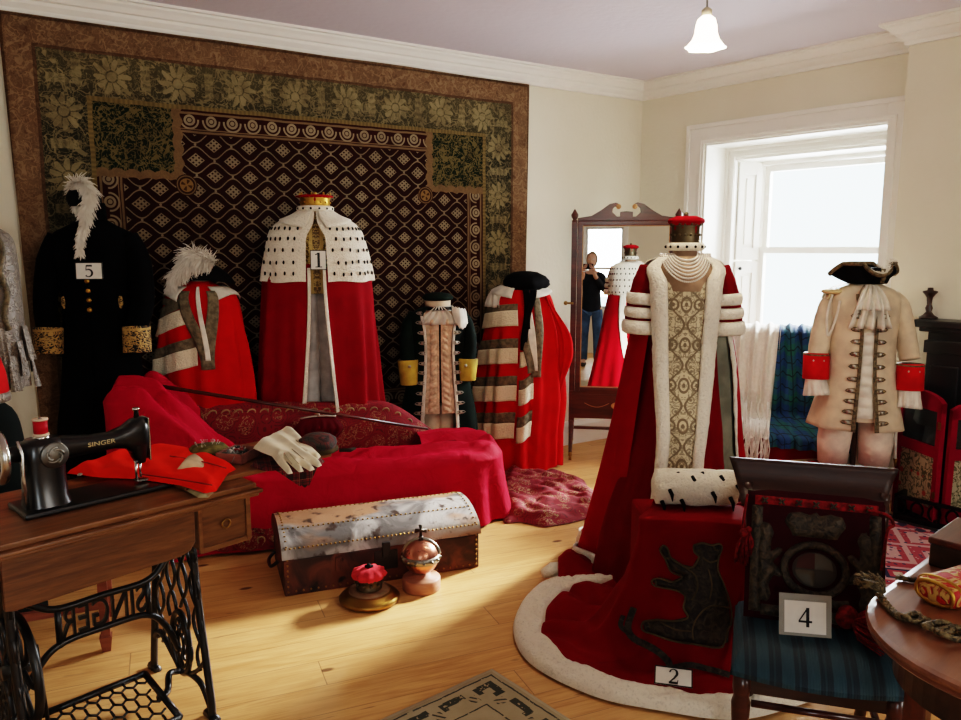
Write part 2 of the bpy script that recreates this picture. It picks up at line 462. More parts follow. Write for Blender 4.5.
# cornice: stepped plaster profile (offset from wall, z)
CORN = [(0, 2.645), (.018, 2.648), (.02, 2.668), (.03, 2.675), (.045, 2.69), (.05, 2.705), (.068, 2.708), (.085, 2.73), (.1, 2.742), (.104, 2.752), (.125, 2.753), (.125, CEIL)]
def run(b, path, prof, closed=False):
    """sweep a wall profile along a floor-plan path; the profile offsets to the left of travel"""
    rows = []
    P2 = [Vector(p).to_2d() for p in path]
    for i, p in enumerate(P2):
        d0 = (p - P2[i - 1]).normalized() if i else (P2[1] - p).normalized()
        d1 = (P2[i + 1] - p).normalized() if i < len(P2) - 1 else d0
        n0 = Vector((-d0.y, d0.x)); n1 = Vector((-d1.y, d1.x)); m = (n0 + n1); m = m / max(.25, m.dot(n0))
        rows.append([(p.x + m.x * o, p.y + m.y * o, z) for o, z in prof])
    return b.grid(rows)
b = MB(); run(b, [wr(3.9, 0, CHP), wr(CH0, 0, CHP), wr(CH0), Cn, wl(5.4)], [(-o, z) for o, z in CORN][::1] if False else CORN)
struct(b.build('trim_1', mt, smooth=False))
SK = [(0, 0), (.02, 0), (.02, .15), (.014, .165), (.008, .18), (0, .185)]
b = MB(); run(b, [Cn, wl(5.4)], SK); struct(b.build('baseboard_left', mt, smooth=False))
b = MB(); run(b, [wr(2.2, 0, CHP), wr(CH0, 0, CHP), wr(CH0), wr(1.97)], SK); run(b, [wr(.44), Cn], SK)
struct(b.build('baseboard_right', mt, smooth=False))

# window_1: architrave, reveal lining, inner frame, shutters, sashes
w1 = thing('window_1', 'tall white sash window with panelled shutters in a deep reveal', 'window'); struct(w1); del w1['category']
def wbox(b, s0, s1, z0, z1, d0, d1): return wallbox(b, wr, s0, s1, z0, z1, -d0, -d1)     # d = depth into the wall
b = MB()
def frame_u(b, s0, s1, z1, w, d0, d1, zb, wt=None, right=True):
    wbox(b, s0, s0 + w, zb, z1, d0, d1)
    if right: wbox(b, s1 - w, s1, zb, z1, d0, d1)
    wbox(b, s0 + w, s1 - w, z1 - (wt or w), z1, d0, d1)
frame_u(b, OS0 - .14, OS1 + .12, OZ1 + .135, .135, -.022, 0, 0)
frame_u(b, OS0 - .145, OS1 + .125, OZ1 + .14, .03, -.036, -.02, 0)
frame_u(b, OS0 - .04, OS1 + .04, OZ1 + .04, .02, -.03, -.02, 0)
b.build('architrave', mt, w1, smooth=False, bevel=.004)
D1 = .28
b = MB(); wbox(b, OS0, OS0 + .012, OZ0, OZ1, 0, D1); wbox(b, OS1 - .012, OS1, OZ0, OZ1, 0, D1); wbox(b, OS0, OS1, OZ1 - .012, OZ1, 0, D1); wbox(b, OS0, OS1, OZ0, OZ0 + .025, -.05, .58)
b.build('reveal_lining', mt, w1, smooth=False)
b = MB(); frame_u(b, OS0 + .01, OS1 - .01, OZ1 - .01, .07, D1 - .012, D1 + .04, OZ0); frame_u(b, OS0 + .01, OS1 - .01, OZ1 - .01, .022, D1 - .03, D1 - .01, OZ0); frame_u(b, OS0 + .06, OS1 - .06, OZ1 - .06, .02, D1 - .022, D1 - .01, OZ0)
b.build('inner_frame', mt, w1, smooth=False, bevel=.003)
S0, S1, ZT, DS = OS0 + .16, OS1 - .16, OZ1 - .16, .52
b = MB(); wbox(b, OS0 + .08, OS1 - .08, OZ1 - .10, OZ1 - .08, D1, .6); wbox(b, OS0 + .05, OS0 + .07, OZ0, OZ1 - .08, D1, .6); wbox(b, OS1 - .07, OS1 - .05, OZ0, OZ1 - .08, D1, .6)
b.build('shutter_box', mt, w1, smooth=False)
def shutter(side):
    a = wr(OS0 + .085, 0, -(D1 + .045)) if side < 0 else wr(OS1 - .085, 0, -(D1 + .045)); e = wr(S0 - .0, 0, -DS + .01) if side < 0 else wr(S1, 0, -DS + .01)
    d = (e - a).normalized(); L = (e - a).length; nn = Vector((d.y, -d.x, 0)) * (-side) * -1
    if nn.dot(wr(1.22) - wr(OS0 if side < 0 else OS1)) < 0: nn = -nn
    f = lambda s, z=0., off=0.: a + d * s + nn * off + Vector((0, 0, z))
    b = MB(); zt = OZ1 - .11; zm = 1.42
    for z0, z1 in ((OZ0 + .03, zm - .006), (zm + .006, zt)):
        wallbox(b, f, 0, L, z0, z1, 0, -.02)
        for q in ((0, .045, z0, z1), (L - .045, L, z0, z1), (.045, L - .045, z0, z0 + .09), (.045, L - .045, z1 - .09, z1)): wallbox(b, f, *q, .012, 0)
        wallbox(b, f, .07, L - .07, z0 + .115, z1 - .115, .008, 0)
    o = b.build('shutter', mt, w1, smooth=False, bevel=.003)
    k = MB(); k.ball(f(.03, zm - .06, .03), .014, 8); k.tube([f(.03, zm - .06, .0), f(.03, zm - .06, .03)], .006, 6); k.build('shutter_knob', M_iron, o)
shutter(-1); shutter(1)
M_glass = Mat('window_glass', (255, 255, 255), .0)
tb_ = M_glass.nt.nodes.new('ShaderNodeBsdfTransparent'); gb_ = M_glass.nt.nodes.new('ShaderNodeBsdfGlossy'); gb_.inputs['Roughness'].default_value = .02
xb_ = M_glass.nt.nodes.new('ShaderNodeMixShader'); fr_ = M_glass.nt.nodes.new('ShaderNodeFresnel'); fr_.inputs[0].default_value = 1.35
M_glass.nt.links.new(fr_.outputs[0], xb_.inputs[0]); M_glass.nt.links.new(tb_.outputs[0], xb_.inputs[1]); M_glass.nt.links.new(gb_.outputs[0], xb_.inputs[2])
M_glass.nt.links.new(xb_.outputs[0], M_glass.nt.nodes['Material Output'].inputs[0])
def sash(z0, z1, d, muntin=True):
    b = MB(); w = .045
    for q in ((S0, S0 + w, z0, z1), (S1 - w, S1, z0, z1), (S0 + w, S1 - w, z0, z0 + w), (S0 + w, S1 - w, z1 - w, z1)): wbox(b, *q, d, d + .035)
    o = b.build('sash', mt, w1, smooth=False, bevel=.004)
    g = MB(); wbox(g, S0 + w, S1 - w, z0 + w, z1 - w, d + .015, d + .019); g.build('glass_pane', M_glass, o, smooth=False)
sash(1.475, ZT + .03, DS + .05); sash(OZ0 + .05, 1.52, DS + .01)
b = MB()
for sx in (S1 - .03, S1 - .055): b.ball(wr(sx, 1.56 if sx > S1 - .04 else 1.50, -DS + .0), .014, 8)
b.build('sash_catch', M_iron, w1)
b = MB(); frame_u(b, S0 - .05, S1 + .05, ZT + .09, .055, DS, DS + .1, OZ0); b.build('sash_frame', mt, w1, smooth=False, bevel=.004)

# window_2 in the wall behind the photographer (seen in the looking glass)
w2 = thing('window_2', 'white sash window behind the photographer, reflected in the mirror', 'window'); struct(w2); del w2['category']
b = MB()
for q in ((2.47, 2.55, .75, 2.33), (3.22, 3.30, .75, 2.33), (2.55, 3.22, 2.25, 2.33), (2.55, 3.22, .72, .8)): wallbox(b, fb, *q, .025, -.1)
b.build('window_frame', mt, w2, smooth=False)
b = MB()
for q in ((2.55, 2.59, .8, 2.25), (3.18, 3.22, .8, 2.25), (2.59, 3.18, 2.21, 2.25), (2.59, 3.18, .8, .85), (2.59, 3.18, 1.5, 1.54)): wallbox(b, fb, *q, -.05, -.09)
b.build('sash', mt, w2, smooth=False)
b = MB(); wallbox(b, fb, 2.59, 3.18, .85, 2.21, -.068, -.072); b.build('glass_pane', M_glass, w2, smooth=False)

# ================================================================== HANGING CARPET
CW, CHh = 3.15, 2.56
mk = Mat('carpet_pile', (80, 60, 45), .95, spec=.05)
x, y, z = mk.vec()
wx = mk.noise(5., 2.) - .5; wz = mk.noise(6., 2., mk.comb(x + 7., z, 3.)) - .5
X = x + wx * .012; Zc = z + wz * .012
mx = X.min(X * -1 + CW)                     # distance to nearest side edge
top = Zc * -1 + CHh; bot = Zc + 0.
mz = top.min(bot + .0)
ed = mx.min(mz)
# field lattice
p_ = .166
u = X / .197; v = Zc / p_
a_ = u + v; b_ = u - v
a1 = a_ - a_.round(); b1 = b_ - b_.round()
dm = a1.abs().max(b1.abs())
hole = ((a1 + .235) / .157).frac().between(.3, .78) * ((b1 + .235) / .157).frac().between(.3, .78)
diam = dm.lt(.235) * (hole * -1 + 1.)
q = v - .25; k = (q * 2.).round(); sg = (k * -1).mod(2.) * -2. + 1.
ln = (q - k * .5 - sg * (u * 2 * PI).cos() * .19).abs()
lat = ln.lt(.024) * (ln.between(.008, .012) * -.6 + 1.)
dot = ((u * 2 * PI).cos() * (v * 2 * PI).cos()).lt(-.975)
vines = (mk.noise(17., 2., dist=.8) - .5).abs().smooth(.04, .018)
vines2 = (mk.noise(34., 2., dist=1.2) - .5).abs().smooth(.05, .02)
fade = mk.noise(1.4, 3.)
field = mk.mix(fade, (34, 16, 15), (50, 24, 20))
lightc = mk.mix(mk.noise(4., 3.), (124, 112, 92), (168, 154, 126))
field = mk.mix((diam.max(lat)).max(dot) * .68, field, lightc)
# palmette guard row between field and flower border
def palm(t, d):
    c = (t / .115).frac() - .5
    r = ((c * .115) * (c * .115) + (d - .05) * (d - .05)).sqrt()
    pet = r.lt(.03) * (r.between(.012, .017) * -1 + 1.)
    ar = (r - .045).abs().lt(.005) * d.gt(.045)
    return pet.max(ar)
guard_d = ed - .39
grd = palm(X * mx.gt(mz) + Zc * mx.lt(mz), guard_d)
guard = mk.mix(grd * .8, (52, 24, 21), lightc)
line_g = (guard_d - .012).abs().lt(.006).max((guard_d - .112).abs().lt(.006)).max((guard_d - .098).abs().lt(.003))
guard = mk.mix(line_g * .7, guard, (132, 112, 84))
# flower border
fd = ed - .15
t_ = X * mx.gt(mz) + Zc * mx.lt(mz)
fc = (t_ / .325).frac() - .5
fr = ((fc * .325) * (fc * .325) + (fd - .105) * (fd - .105)).sqrt(); fth = (fd - .105).atan2(fc * .325)
pet_edge = (fth * 5.).cos().abs() * .03 + .062 + (mk.noise(24., 2.) - .5) * .05
flower = fr.lt(pet_edge) * ((fth * 5. + fr * 9.).cos().abs().lt(.3) * fr.gt(.026) * -.8 + 1.) * (fr.between(.024, .032) * -.8 + 1.)
leafy = (((fc + .5).frac() - .5).abs() - .5).abs().lt(.07) * (fd - .105).abs().lt(.07) * ((fd * 180.).sin() * .3 + .7)
green = mk.mix(mk.noise(2.2, 3.), (34, 38, 30), (64, 60, 44))
gold_l = mk.mix(mk.noise(3.2, 3., mk.comb(X, Zc, 5.)), (112, 102, 76), (160, 146, 110))
green = mk.mix(top.smooth(.5, .1) * .55, green, (96, 88, 64))
bord = mk.mix(vines.max(vines2 * .6) * .6, green, gold_l)
bord = mk.mix(flower * (mk.noise(7., 3.).smooth(.3, .6) * .35 + .45), bord, gold_l); bord = mk.mix(leafy * .6, bord, gold_l)
# corner blocks
scal = ((mx * 42.).sin().abs() + (top * 42.).sin().abs()) * .012
blk = (mx + scal).lt(.83) * (top + scal).lt(.78) * ed.gt(.38)
blk_edge = (mx + scal - .81).abs().lt(.02).max((top + scal - .76).abs().lt(.02)) * blk
cb = mk.mix(vines2.max(vines) * .75, (27, 36, 26), (112, 100, 66))
cb = mk.mix(blk_edge * .8, cb, (120, 96, 70))
# outer brown border
brown = mk.mix(mk.noise(3., 3.), (96, 74, 56), (126, 100, 76))
brown = mk.mix(vines.max(vines2 * .6) * .55, brown, (150, 126, 98))
brown = mk.mix((mk.noise(30., 3.)).smooth(.55, .7) * .5, brown, (70, 42, 30))
stripe = (ed - .012).abs().lt(.006).max((ed - .144).abs().lt(.01))
brown = mk.mix(stripe * .6, brown, (58, 40, 28))
c = mk.mix(ed.gt(.515), guard, field)
c = mk.mix(blk, c, cb)
c = mk.mix(ed.lt(.385), c, mk.mix(((t_ * 260.).sin() * .5 + .5) * .5, (120, 104, 68), (82, 70, 46)))
c = mk.mix(ed.lt(.362), c, bord)
c = mk.mix(ed.lt(.15), c, brown)
# small medallion at the corner of each block
rm = ((mx - .83) * (mx - .83) + (top - .79) * (top - .79)).sqrt()
c = mk.mix(rm.lt(.058), c, (54, 32, 24)); c = mk.mix(rm.between(.046, .052), c, (110, 92, 66)); c = mk.mix(rm.lt(.036), c, (126, 100, 62)); c = mk.mix((((top - .79).atan2(mx - .83) * 4.).sin().gt(.3)) * rm.between(.008, .03), c, (70, 48, 30))
c = mk.mix(mk.noise(9., 5.).smooth(.45, .75) * .3, c, (40, 30, 24))
mk.color(c); mk.bump(mk.noise(260., 2.), .003)
kt = thing('hanging_carpet', 'large old patterned carpet hung over the left wall behind the robes', 'carpet', wl((Cn - Vector((-2.345, 3.884, 0))).length, .085, .0), aL)
b = MB()
def kfn(u, v):
    xx = u * CW; zz = v * CHh
    sw = .012 * nz(xx * 1.6, zz * .7) * (1 - v * .7)
    ex = (.02 * (1 - v)) * (1 - 2 * u) + (.03 * (1 - v) * (1 if u < .5 else -.4) * (abs(2 * u - 1)) ** 3)
    return (xx + ex, -.02 - abs(sw) - .006, zz + .012 * nz(xx * 1.2, 9) * v)
b.sheet(kfn, 120, 60); b.build('carpet', mk, kt, solid=.008)

# ================================================================== PENDANT LAMP
lp = thing('pendant_lamp', 'lit glass tulip pendant lamp hanging from the ceiling on a cord', 'lamp', (.875, 3.1, CEIL))
b = MB(); b.tube([(0, 0, 0), (0, 0, -.36)], .004, 8); b.lathe([(.04, 0), (.04, -.01), (.015, -.025)], 16); b.build('cord', plain('grey_flex', (150, 146, 140)), lp)
b = MB(); b.lathe([(.012, -.375), (.019, -.372), (.02, -.35), (.008, -.34)], 16); b.build('lamp_holder', plain('ivory_plastic', (214, 200, 170)), lp)
msh = Mat('frosted_glass_shade', (255, 244, 224), .5, emis=5.); msh.b.inputs['Subsurface Weight'].default_value = .2
b = MB(); b.lathe([(.016, -.372), (.032, -.385), (.039, -.41), (.041, -.435), (.05, -.46), (.068, -.483), (.074, -.488)], 32, mod=lambda a, j: 1 + .09 * math.cos(6 * a) * (j / 6) ** 3, cap=False)
b.build('glass_shade', msh, lp, solid=.003)
mb_ = Mat('bulb_glow', (255, 240, 214), .5, emis=14.)
b = MB(); b.ball((0, 0, -.45), .03, 10, sc=(1, 1, 1.3)); b.build('bulb', mb_, lp)
l = bpy.data.lights.new('pendant_glow', 'POINT'); l.energy = 9; l.color = (1, .82, .6); l.shadow_soft_size = .05
lo = bpy.data.objects.new('pendant_glow', l); COL.objects.link(lo); lo.location = (.875, 3.1, CEIL - .53)

# ================================================================== MANNEQUINS AND GARMENTS
def spot(px, Y, y=330): p = at(px, y, Y); return (p.x, p.y, 0)
def plume(b, spine, length, nb, seed=1, droop=.5, w=.004, mi=0, side=1.0):
    r = random.Random(seed); sp = catmull(spine, 8); m = len(sp)
    b.tube(sp, .004, 6, mi)
    for i in range(nb):
        t = r.random(); k = min(m - 2, int(t * (m - 1))); p = sp[k].lerp(sp[k + 1], t * (m - 1) - k)
        tg = (sp[k + 1] - sp[k]).normalized()
        d = Vector((r.gauss(0, 1), r.gauss(0, 1), r.gauss(0, 1))); d = (d - tg * d.dot(tg)).normalized()
        d = (d * side + tg * .7).normalized(); L = length * (.5 + .6 * r.random()) * (.55 + .45 * math.sin(PI * min(1, t * 1.1 + .1)))
        pts = [p]
        for q in range(4):
            d = (d + Vector((0, 0, -droop * .35)) + Vector((r.gauss(0, .12), r.gauss(0, .12), r.gauss(0, .12)))).normalized(); pts.append(pts[-1] + d * L / 4)
        sd = d.cross(Vector((r.random() - .5, 1, r.random() - .5))).normalized() * w
        vs = []
        for j, q in enumerate(pts): f = 1 - j / 5; vs += [q - sd * f, q + sd * f]
        b.add(vs, [(2 * j, 2 * j + 1, 2 * j + 3, 2 * j + 2) for j in range(4)], mi)
    return b
M_feather = Mat('white_ostrich_feather', (226, 220, 208), .9, spec=.1); M_feather.color(M_feather.mix(M_feather.noise(20, 3), (206, 196, 180), (240, 236, 226)))
def card(ch, w, h, loc, rz, tilt, label, dig=.62, name='number_card'):
    o = thing(name, label, 'sign', loc, rz); o.rotation_euler = (tilt, 0, rz)
    b = MB(); b.box((-w / 2, 0, 0), (w / 2, .002, h)); b.build('card', M_card, o, smooth=False)
    b = MB(); t = .004
    for q in ((-w / 2, -w / 2 + t, 0, h), (w / 2 - t, w / 2, 0, h), (-w / 2, w / 2, 0, t), (-w / 2, w / 2, h - t, h)): b.box((q[0], -.0012, q[2]), (q[1], .0015, q[3]))
    b.build('card_border', M_ink if ch != '4' else M_clear, o, smooth=False)
    b = MB(); digit(b, ch, h * dig, 0, h / 2, -.002); b.build('numeral', M_ink, o, smooth=False, merge=False)
    return o
M_clear = Mat('plastic_sleeve', (150, 148, 140), .25); 

def ermine_spots(b, sh, rows, th0, th1, step, off, size=.011, mi=1, wobble=0):
    for j, z in enumerate(rows):
        th = th0 + (step / 2 if j % 2 else 0)
        while th < th1:
            zz = z + wobble * nz(th * .05, j)
            p = sh.pt(th, zz, off); n_ = sh.nrm(th, zz)
            q = n_.to_track_quat('Z', 'Y').to_matrix().to_4x4(); q.translation = p
            b.ball((0, 0, 0), size, 5, mi, (.62, 1.15, .35), q)
            th += step * (.75 + .5 * rnd.random())

# ---- 1. peer's crimson robe with ermine cape, against the carpet
Y = 4.43; k = math.radians(11)
m1 = thing('mannequin', 'tall mannequin in crimson velvet robe under a white spotted ermine cape', 'mannequin', spot(319, Y), k)
zh, zc_, zs = Z(281, Y), Z(240, Y), Z(222, Y)
ZN = Z(210, Y)
rings = [(.012, .385, .20), (.5, .37, .195), (Z(400, Y), .352, .19), (zh, .312, .175), (Z(255, Y), .288, .165), (zc_, .268, .155), (Z(230, Y), .246, .14), (zs, .2, .12), (Z(216, Y), .125, .095), (ZN, .075, .075)]
sh = Shell(rings, [(11, .05, .3), (17, .035, 1.), (7, .035, 2.)], zh - .5, zh + .12, seed=3)
slit = lambda z: 6 + 9 * sstep(zh, .4, z)
b = MB(); sh.sheet(b, slit, lambda z: 360 - slit(z), .012, zh + .1, 0, 150, 30); b.build('robe', velvet('robe_velvet', (134, 2, 20), .3), m1)
b = MB()
for sgn in (1, -1):
    sh.sheet(b, lambda z: sgn * slit(z), lambda z: sgn * (slit(z) + 3.2), .02, zh + .08, .008, 6, 30, rough=.003)
b.build('fur_facing', M_furw, m1, solid=.006)
shc = Shell(rings, [(9, .02, 1.2), (14, .014, .4)], zh - .03, ZN - .1, seed=5)
b = MB(); shc.sheet(b, lambda z: 2.5 + 8.5 * sstep(ZN - .06, zc_, z), lambda z: 357.5 - 8.5 * sstep(ZN - .06, zc_, z), lambda u: zh + .004 * math.sin(u * 40), ZN, .010, 140, 26, rough=.003)
ermine_spots(b, shc, [Z(273, Y), Z(262, Y), Z(250, Y), Z(239, Y), Z(229, Y)], 18, 342, 10.5, .015, .0105, wobble=.01)
b.build('ermine_cape', [M_furw, M_spot], m1)
for sgn in (1, -1):      # turned-down collar points
    b = MB(); b.sheet(lambda u, v: shc.pt(sgn * lerp(8, 75, u), ZN - .005 - v * (.03 + .055 * (1 - u) * (u > .01) + .02), .018 + .01 * v), 14, 6); b.build('collar', M_furw, m1, solid=.004)
b = MB(); sb = Shell([(Z(293, Y), .115, .09), (Z(262, Y), .12, .1), (Z(230, Y), .12, .09), (ZN - .02, .07, .07)])
sb.sheet(b, 0, 360, Z(293, Y), ZN - .01, 0, 40, 20)
mg = Mat('gold_embroidered_cloth', (196, 160, 90), .5); x, y, z = mg.vec()
n1 = (mg.noise(46., 2., mg.comb(x.abs(), 0., z), 1.) - .5).abs().smooth(.07, .02); mg.color(mg.mix(n1.max((x.abs() - .03).abs().lt(.01)), (120, 92, 48), (226, 192, 118))); mg.bump(n1, .003)
b.build('waistcoat', mg, m1)
b = MB()
for sx in (-1, 1): b.tube([(sx * .055, 0, .05), (sx * .06, 0, .5), (sx * .06, -.01, .95), (sx * .05, 0, 1.2), (sx * .045, 0, Z(290, Y))], [.05, .055, .07, .085, .08], 14)
b.build('breeches', cloth('pale_satin', (205, 198, 190), .5, 0, .15), m1)
b = MB(); b.box((-.16, -.14, 0), (.16, .14, .05)); b.build('stand_base', M_dark, m1, bevel=.005, smooth=False)
# coronet
M_capv = velvet('coronet_cap_velvet', (150, 4, 22), .2)
def coronet(name, label, loc, r, hb, cap, fur=True, rz=0, hf=.028, balls=True, goldm=None, group=None):
    o = thing(name, label, 'coronet', loc, rz, group); z0 = 0
    if fur:
        b = MB(); b.tube([(r * 1.08 * math.cos(2 * PI * i / 28), r * 1.08 * math.sin(2 * PI * i / 28), hf / 2) for i in range(28)], [hf / 2] * 28, 10, closed=True, flat=1)
        for i in range(14):
            a = 2 * PI * i / 14 + .2; b.ball((r * 1.08 * math.cos(a) + hf * .46 * math.cos(a), r * 1.08 * math.sin(a) + hf * .46 * math.sin(a), hf / 2), .0065, 5, 1)
        b.build('fur_band', [M_furw, M_spot], o); z0 = hf * .8
    b = MB(); b.lathe([(r * 1.0, z0), (r * 1.04, z0 + .004), (r * 1.0, z0 + .01), (r * 1.01, z0 + hb - .008), (r * 1.06, z0 + hb), (r * 1.02, z0 + hb + .002)], 32, cap=False)
    for i in range(8):
        a = 2 * PI * i / 8; c = Vector((r * 1.05 * math.cos(a), r * 1.05 * math.sin(a), z0 + hb))
        n_ = Vector((math.cos(a), math.sin(a), 0)); t_ = Vector((-math.sin(a), math.cos(a), 0))
        for (dx, dz, s) in ((0, .012, .009), (-.011, .006, .007), (.011, .006, .007), (0, .024, .007)): b.ball(c + t_ * dx + Vector((0, 0, dz)), s, 5, 0, (.8, .8, 1))
        for j in (-.5, .5):
            b.ball(Vector((r * 1.02 * math.cos(a + j * .4), r * 1.02 * math.sin(a + j * .4), z0 + hb * .5)), .006, 5)
    b.build('coronet_band', goldm or M_gold, o)
    b = MB(); b.lathe([(r * .95, z0 + hb * .5), (r * 1.0, z0 + hb), (r * 1.24, z0 + hb + cap * .35), (r * 1.2, z0 + hb + cap * .7), (r * .7, z0 + hb + cap), (.002, z0 + hb + cap * 1.02)], 32, mod=lambda a, j: 1 + .04 * math.sin(8 * a) + .03 * math.sin(13 * a + j), cap=False)
    b.build('velvet_cap', M_capv, o)
    b = MB(); b.ball((0, 0, z0 + hb + cap * 1.02 + .006), .011, 8); b.build('finial', goldm or M_gold, o)
    return o
c0 = coronet('coronet', 'gilt coronet with red cap sitting on the tall ermine-caped mannequin by the carpet', Vector(m1.location) + Vector((0, 0, ZN - .012)), .083, .05, .02, True, hf=.034)
f1 = Vector((math.sin(k), -math.cos(k), 0))
card('1', .088, .108, Vector(m1.location) + f1 * .2 + Vector((.012, 0, Z(269, Y))), k, -.06, 'small white card numbered 1 pinned on the gold waistcoat', .75)

# ---- frock coats
def frock(t, rings, opening, coat, edge, z0, z1, fold=(), zslit=None, seed=0.):
    sh = Shell(rings, fold, z0, z0 + (z1 - z0) * .45, seed=seed)
    b = MB(); sh.sheet(b, opening, lambda z: 360 - opening(z), z0, z1, 0, 90, 40); b.build('coat_body', coat, t, solid=.004)
    if edge:
        b = MB()
        for sg in (1, -1): sh.sheet(b, lambda z: sg * (opening(z) - .5), lambda z: sg * (opening(z) + 5), z0 + .003, z1 - .06, .007, 5, 40)
        b.build('lapel_braid', edge, t, solid=.003)
    return sh
def buttons(t, sh, opening, zs, extra, mat, loopm, r=.009, loop=.035, sides=(1, -1)):
    for z in zs:
        for sg in sides:
            th = sg * (opening(z) + extra); p = sh.pt(th, z, .007); nn = sh.nrm(th, z)
            if nn.y > 0: nn = -nn
            b = MB(); b.disc(p, nn, r, r * .7, 12)
            o = b.build('button', mat, t)
            if loopm:
                b = MB(); pa = sh.pt(sg * (opening(z) + 2), z, .010); pb = sh.pt(th + sg * 5, z, .010)
                b.tube([pa + Vector((0, 0, .004)), p.lerp(pa, .5) + Vector((0, -.002, loop * .32)), pb + Vector((0, 0, loop * .22)), pb + Vector((sg * .01, 0, 0)), pb - Vector((0, 0, loop * .22)), p.lerp(pa, .5) - Vector((0, .002, loop * .32)), pa - Vector((0, 0, .004))], .005, 6, flat=.6)
                b.build('button_loop', loopm, o)
def sleeve(t, pts, rad, mat, n=16, folds=.05, name='sleeve'):
    b = MB(); c = catmull(pts, 6); rr = []
    for i in range(len(c)):
        f = i / (len(c) - 1) * (len(rad) - 1); j = min(len(rad) - 2, int(f)); q = lerp(rad[j], rad[j + 1], f - j) * (1 + folds * nz(i * .9, rad[0] * 90, pts[0][0]))
        rr.append((q, q * .9))
    b.tube(c, rr, n); return b.build(name, mat, t)
def cuff(t, p0, p1, r0, r1, mat, name='cuff', ruffle=0, seed=0):
    b = MB(); p0 = Vector(p0); p1 = Vector(p1); d = (p1 - p0); q = d.normalized().to_track_quat('Z', 'Y').to_matrix().to_4x4(); q.translation = p0; L = d.length
    if ruffle: b.lathe([(lerp(r0, r1, j / 6), L * j / 6) for j in range(7)], 48, 0, q, mod=lambda a, j: 1 + ruffle * (j / 6) * math.sin(11 * a + seed + .4 * j), cap=False)
    else: b.lathe([(r0, 0), (r0 * 1.06, .004), (r1 * 1.04, L - .004), (r1, L), (r1 * .6, L - .006)], 24, 0, q, cap=False)
    return b.build(name, mat, t, solid=.003)

# ---- 2. black court uniform, number 5
Y = 3.88; px = 100; k = R(8)
m2 = thing('mannequin', 'mannequin in black court dress coat with gold oak-leaf cuffs and white plume', 'mannequin', spot(px, Y), k)
zz = lambda y: Z(y, Y)
hw = lambda w: w * Y * .99 / 760
rings = [(.35, .25, .14), (.6, .245, .145), (zz(400), .225, .145), (zz(350), .195, .135), (zz(300), .178, .125), (zz(270), .2, .135), (zz(245), .215, .13), (zz(232), .19, .11), (zz(224), .1, .085), (zz(219), .062, .062)]
rings = [(r[0], r[1] * .93, r[2]) for r in rings]
sh2 = frock(m2, rings, lambda z: .2, M_black, None, .36, zz(219), [(8, .03, 0)], seed=2)
b = MB(); b.lathe([(.07, zz(222)), (.066, zz(205)), (.062, zz(203))], 24, cap=True); b.build('collar', M_black, m2)
for sg in (-1, 1):
    sx = hw(44) * sg
    pts = [(sg * .155, 0, zz(238)), (sg * .208, -.01, zz(262)), (sg * .23, -.05, zz(300)), (sg * hw(41), -.1, zz(326))]
    sleeve(m2, pts, [.07, .07, .062, .06], M_black)
    mcf = Mat('oak_leaf_embroidery', (20, 18, 16), .7) if sg < 0 else mcf
    if sg < 0:
        x, y, z = mcf.vec(); q = (mcf.noise(30., 2., mcf.comb(x.abs(), y, z * 1.6), 1.5) - .5).abs().smooth(.1, .04); mcf.color(mcf.mix(q.max((z - zz(327)).abs().lt(.006)), (14, 13, 12), (186, 150, 86))); mcf.bump(q, .004)
    cuff(m2, (sg * hw(41), -.1, zz(325)), (sg * hw(41.5), -.115, zz(350)), .062, .064, mcf)
b = MB()
for sx in (-1, 1): b.tube([(sx * .07, 0, .02), (sx * .075, 0, .5), (sx * .075, 0, .85), (sx * .06, 0, 1.0)], [.06, .07, .09, .09], 14)
b.build('trousers', M_black, m2)
for yb in (280, 289.5, 298.5, 308):
    p = sh2.pt(1, zz(yb), .004); b = MB(); b.disc(p, (0, -1, 0), .012, .008, 12); b.build('button', M_gold, m2)
for sg in (-1, 1):
    b = MB(); p = sh2.pt(sg * 52, zz(301), .004); b.ball(p, .026, 8, 0, (.5, .35, 1.3)); b.build('pocket_embroidery', mcf, m2)
f2 = Vector((math.sin(k), -math.cos(k), 0)); L2 = Vector(m2.location)
hat2 = thing('bicorne_hat', 'black cocked hat edge-on at neck of the number 5 coat, trailing white ostrich feather', 'hat', L2 + Vector((-.02, 0, zz(206))), k)
b = MB(); b.sheet(lambda u, v: ((.045 + .03 * math.sin(PI * v)) * math.cos(2 * PI * u) * (1 - .3 * v) - .01, .16 * math.sin(2 * PI * u), -.01 + v * .1 + .05 * (math.sin(2 * PI * u)) ** 2 * (v > .5) * -1 * (v - .5)), 32, 8, cu=True); b.build('hat_body', M_blackv, hat2)
b = MB(); plume(b, [(-.03, -.05, .05), (-.015, -.09, .095), (.03, -.12, .10), (.065, -.15, .05), (.06, -.17, -.02), (.05, -.19, -.09), (.03, -.2, -.16), (.02, -.2, -.23)], .075, 1500, 4, .75, .004); plume(b, [(-.03, -.06, .05), (-.02, -.10, .03), (.0, -.13, -.02), (.03, -.16, -.08)], .05, 400, 14, .75, .004); b.build('feather', M_feather, hat2)
card('5', .126, .084, L2 + f2 * .15 + Vector((.02, 0, zz(278.5))), k, -.05, 'small white card numbered 5 on the black court coat', .7)

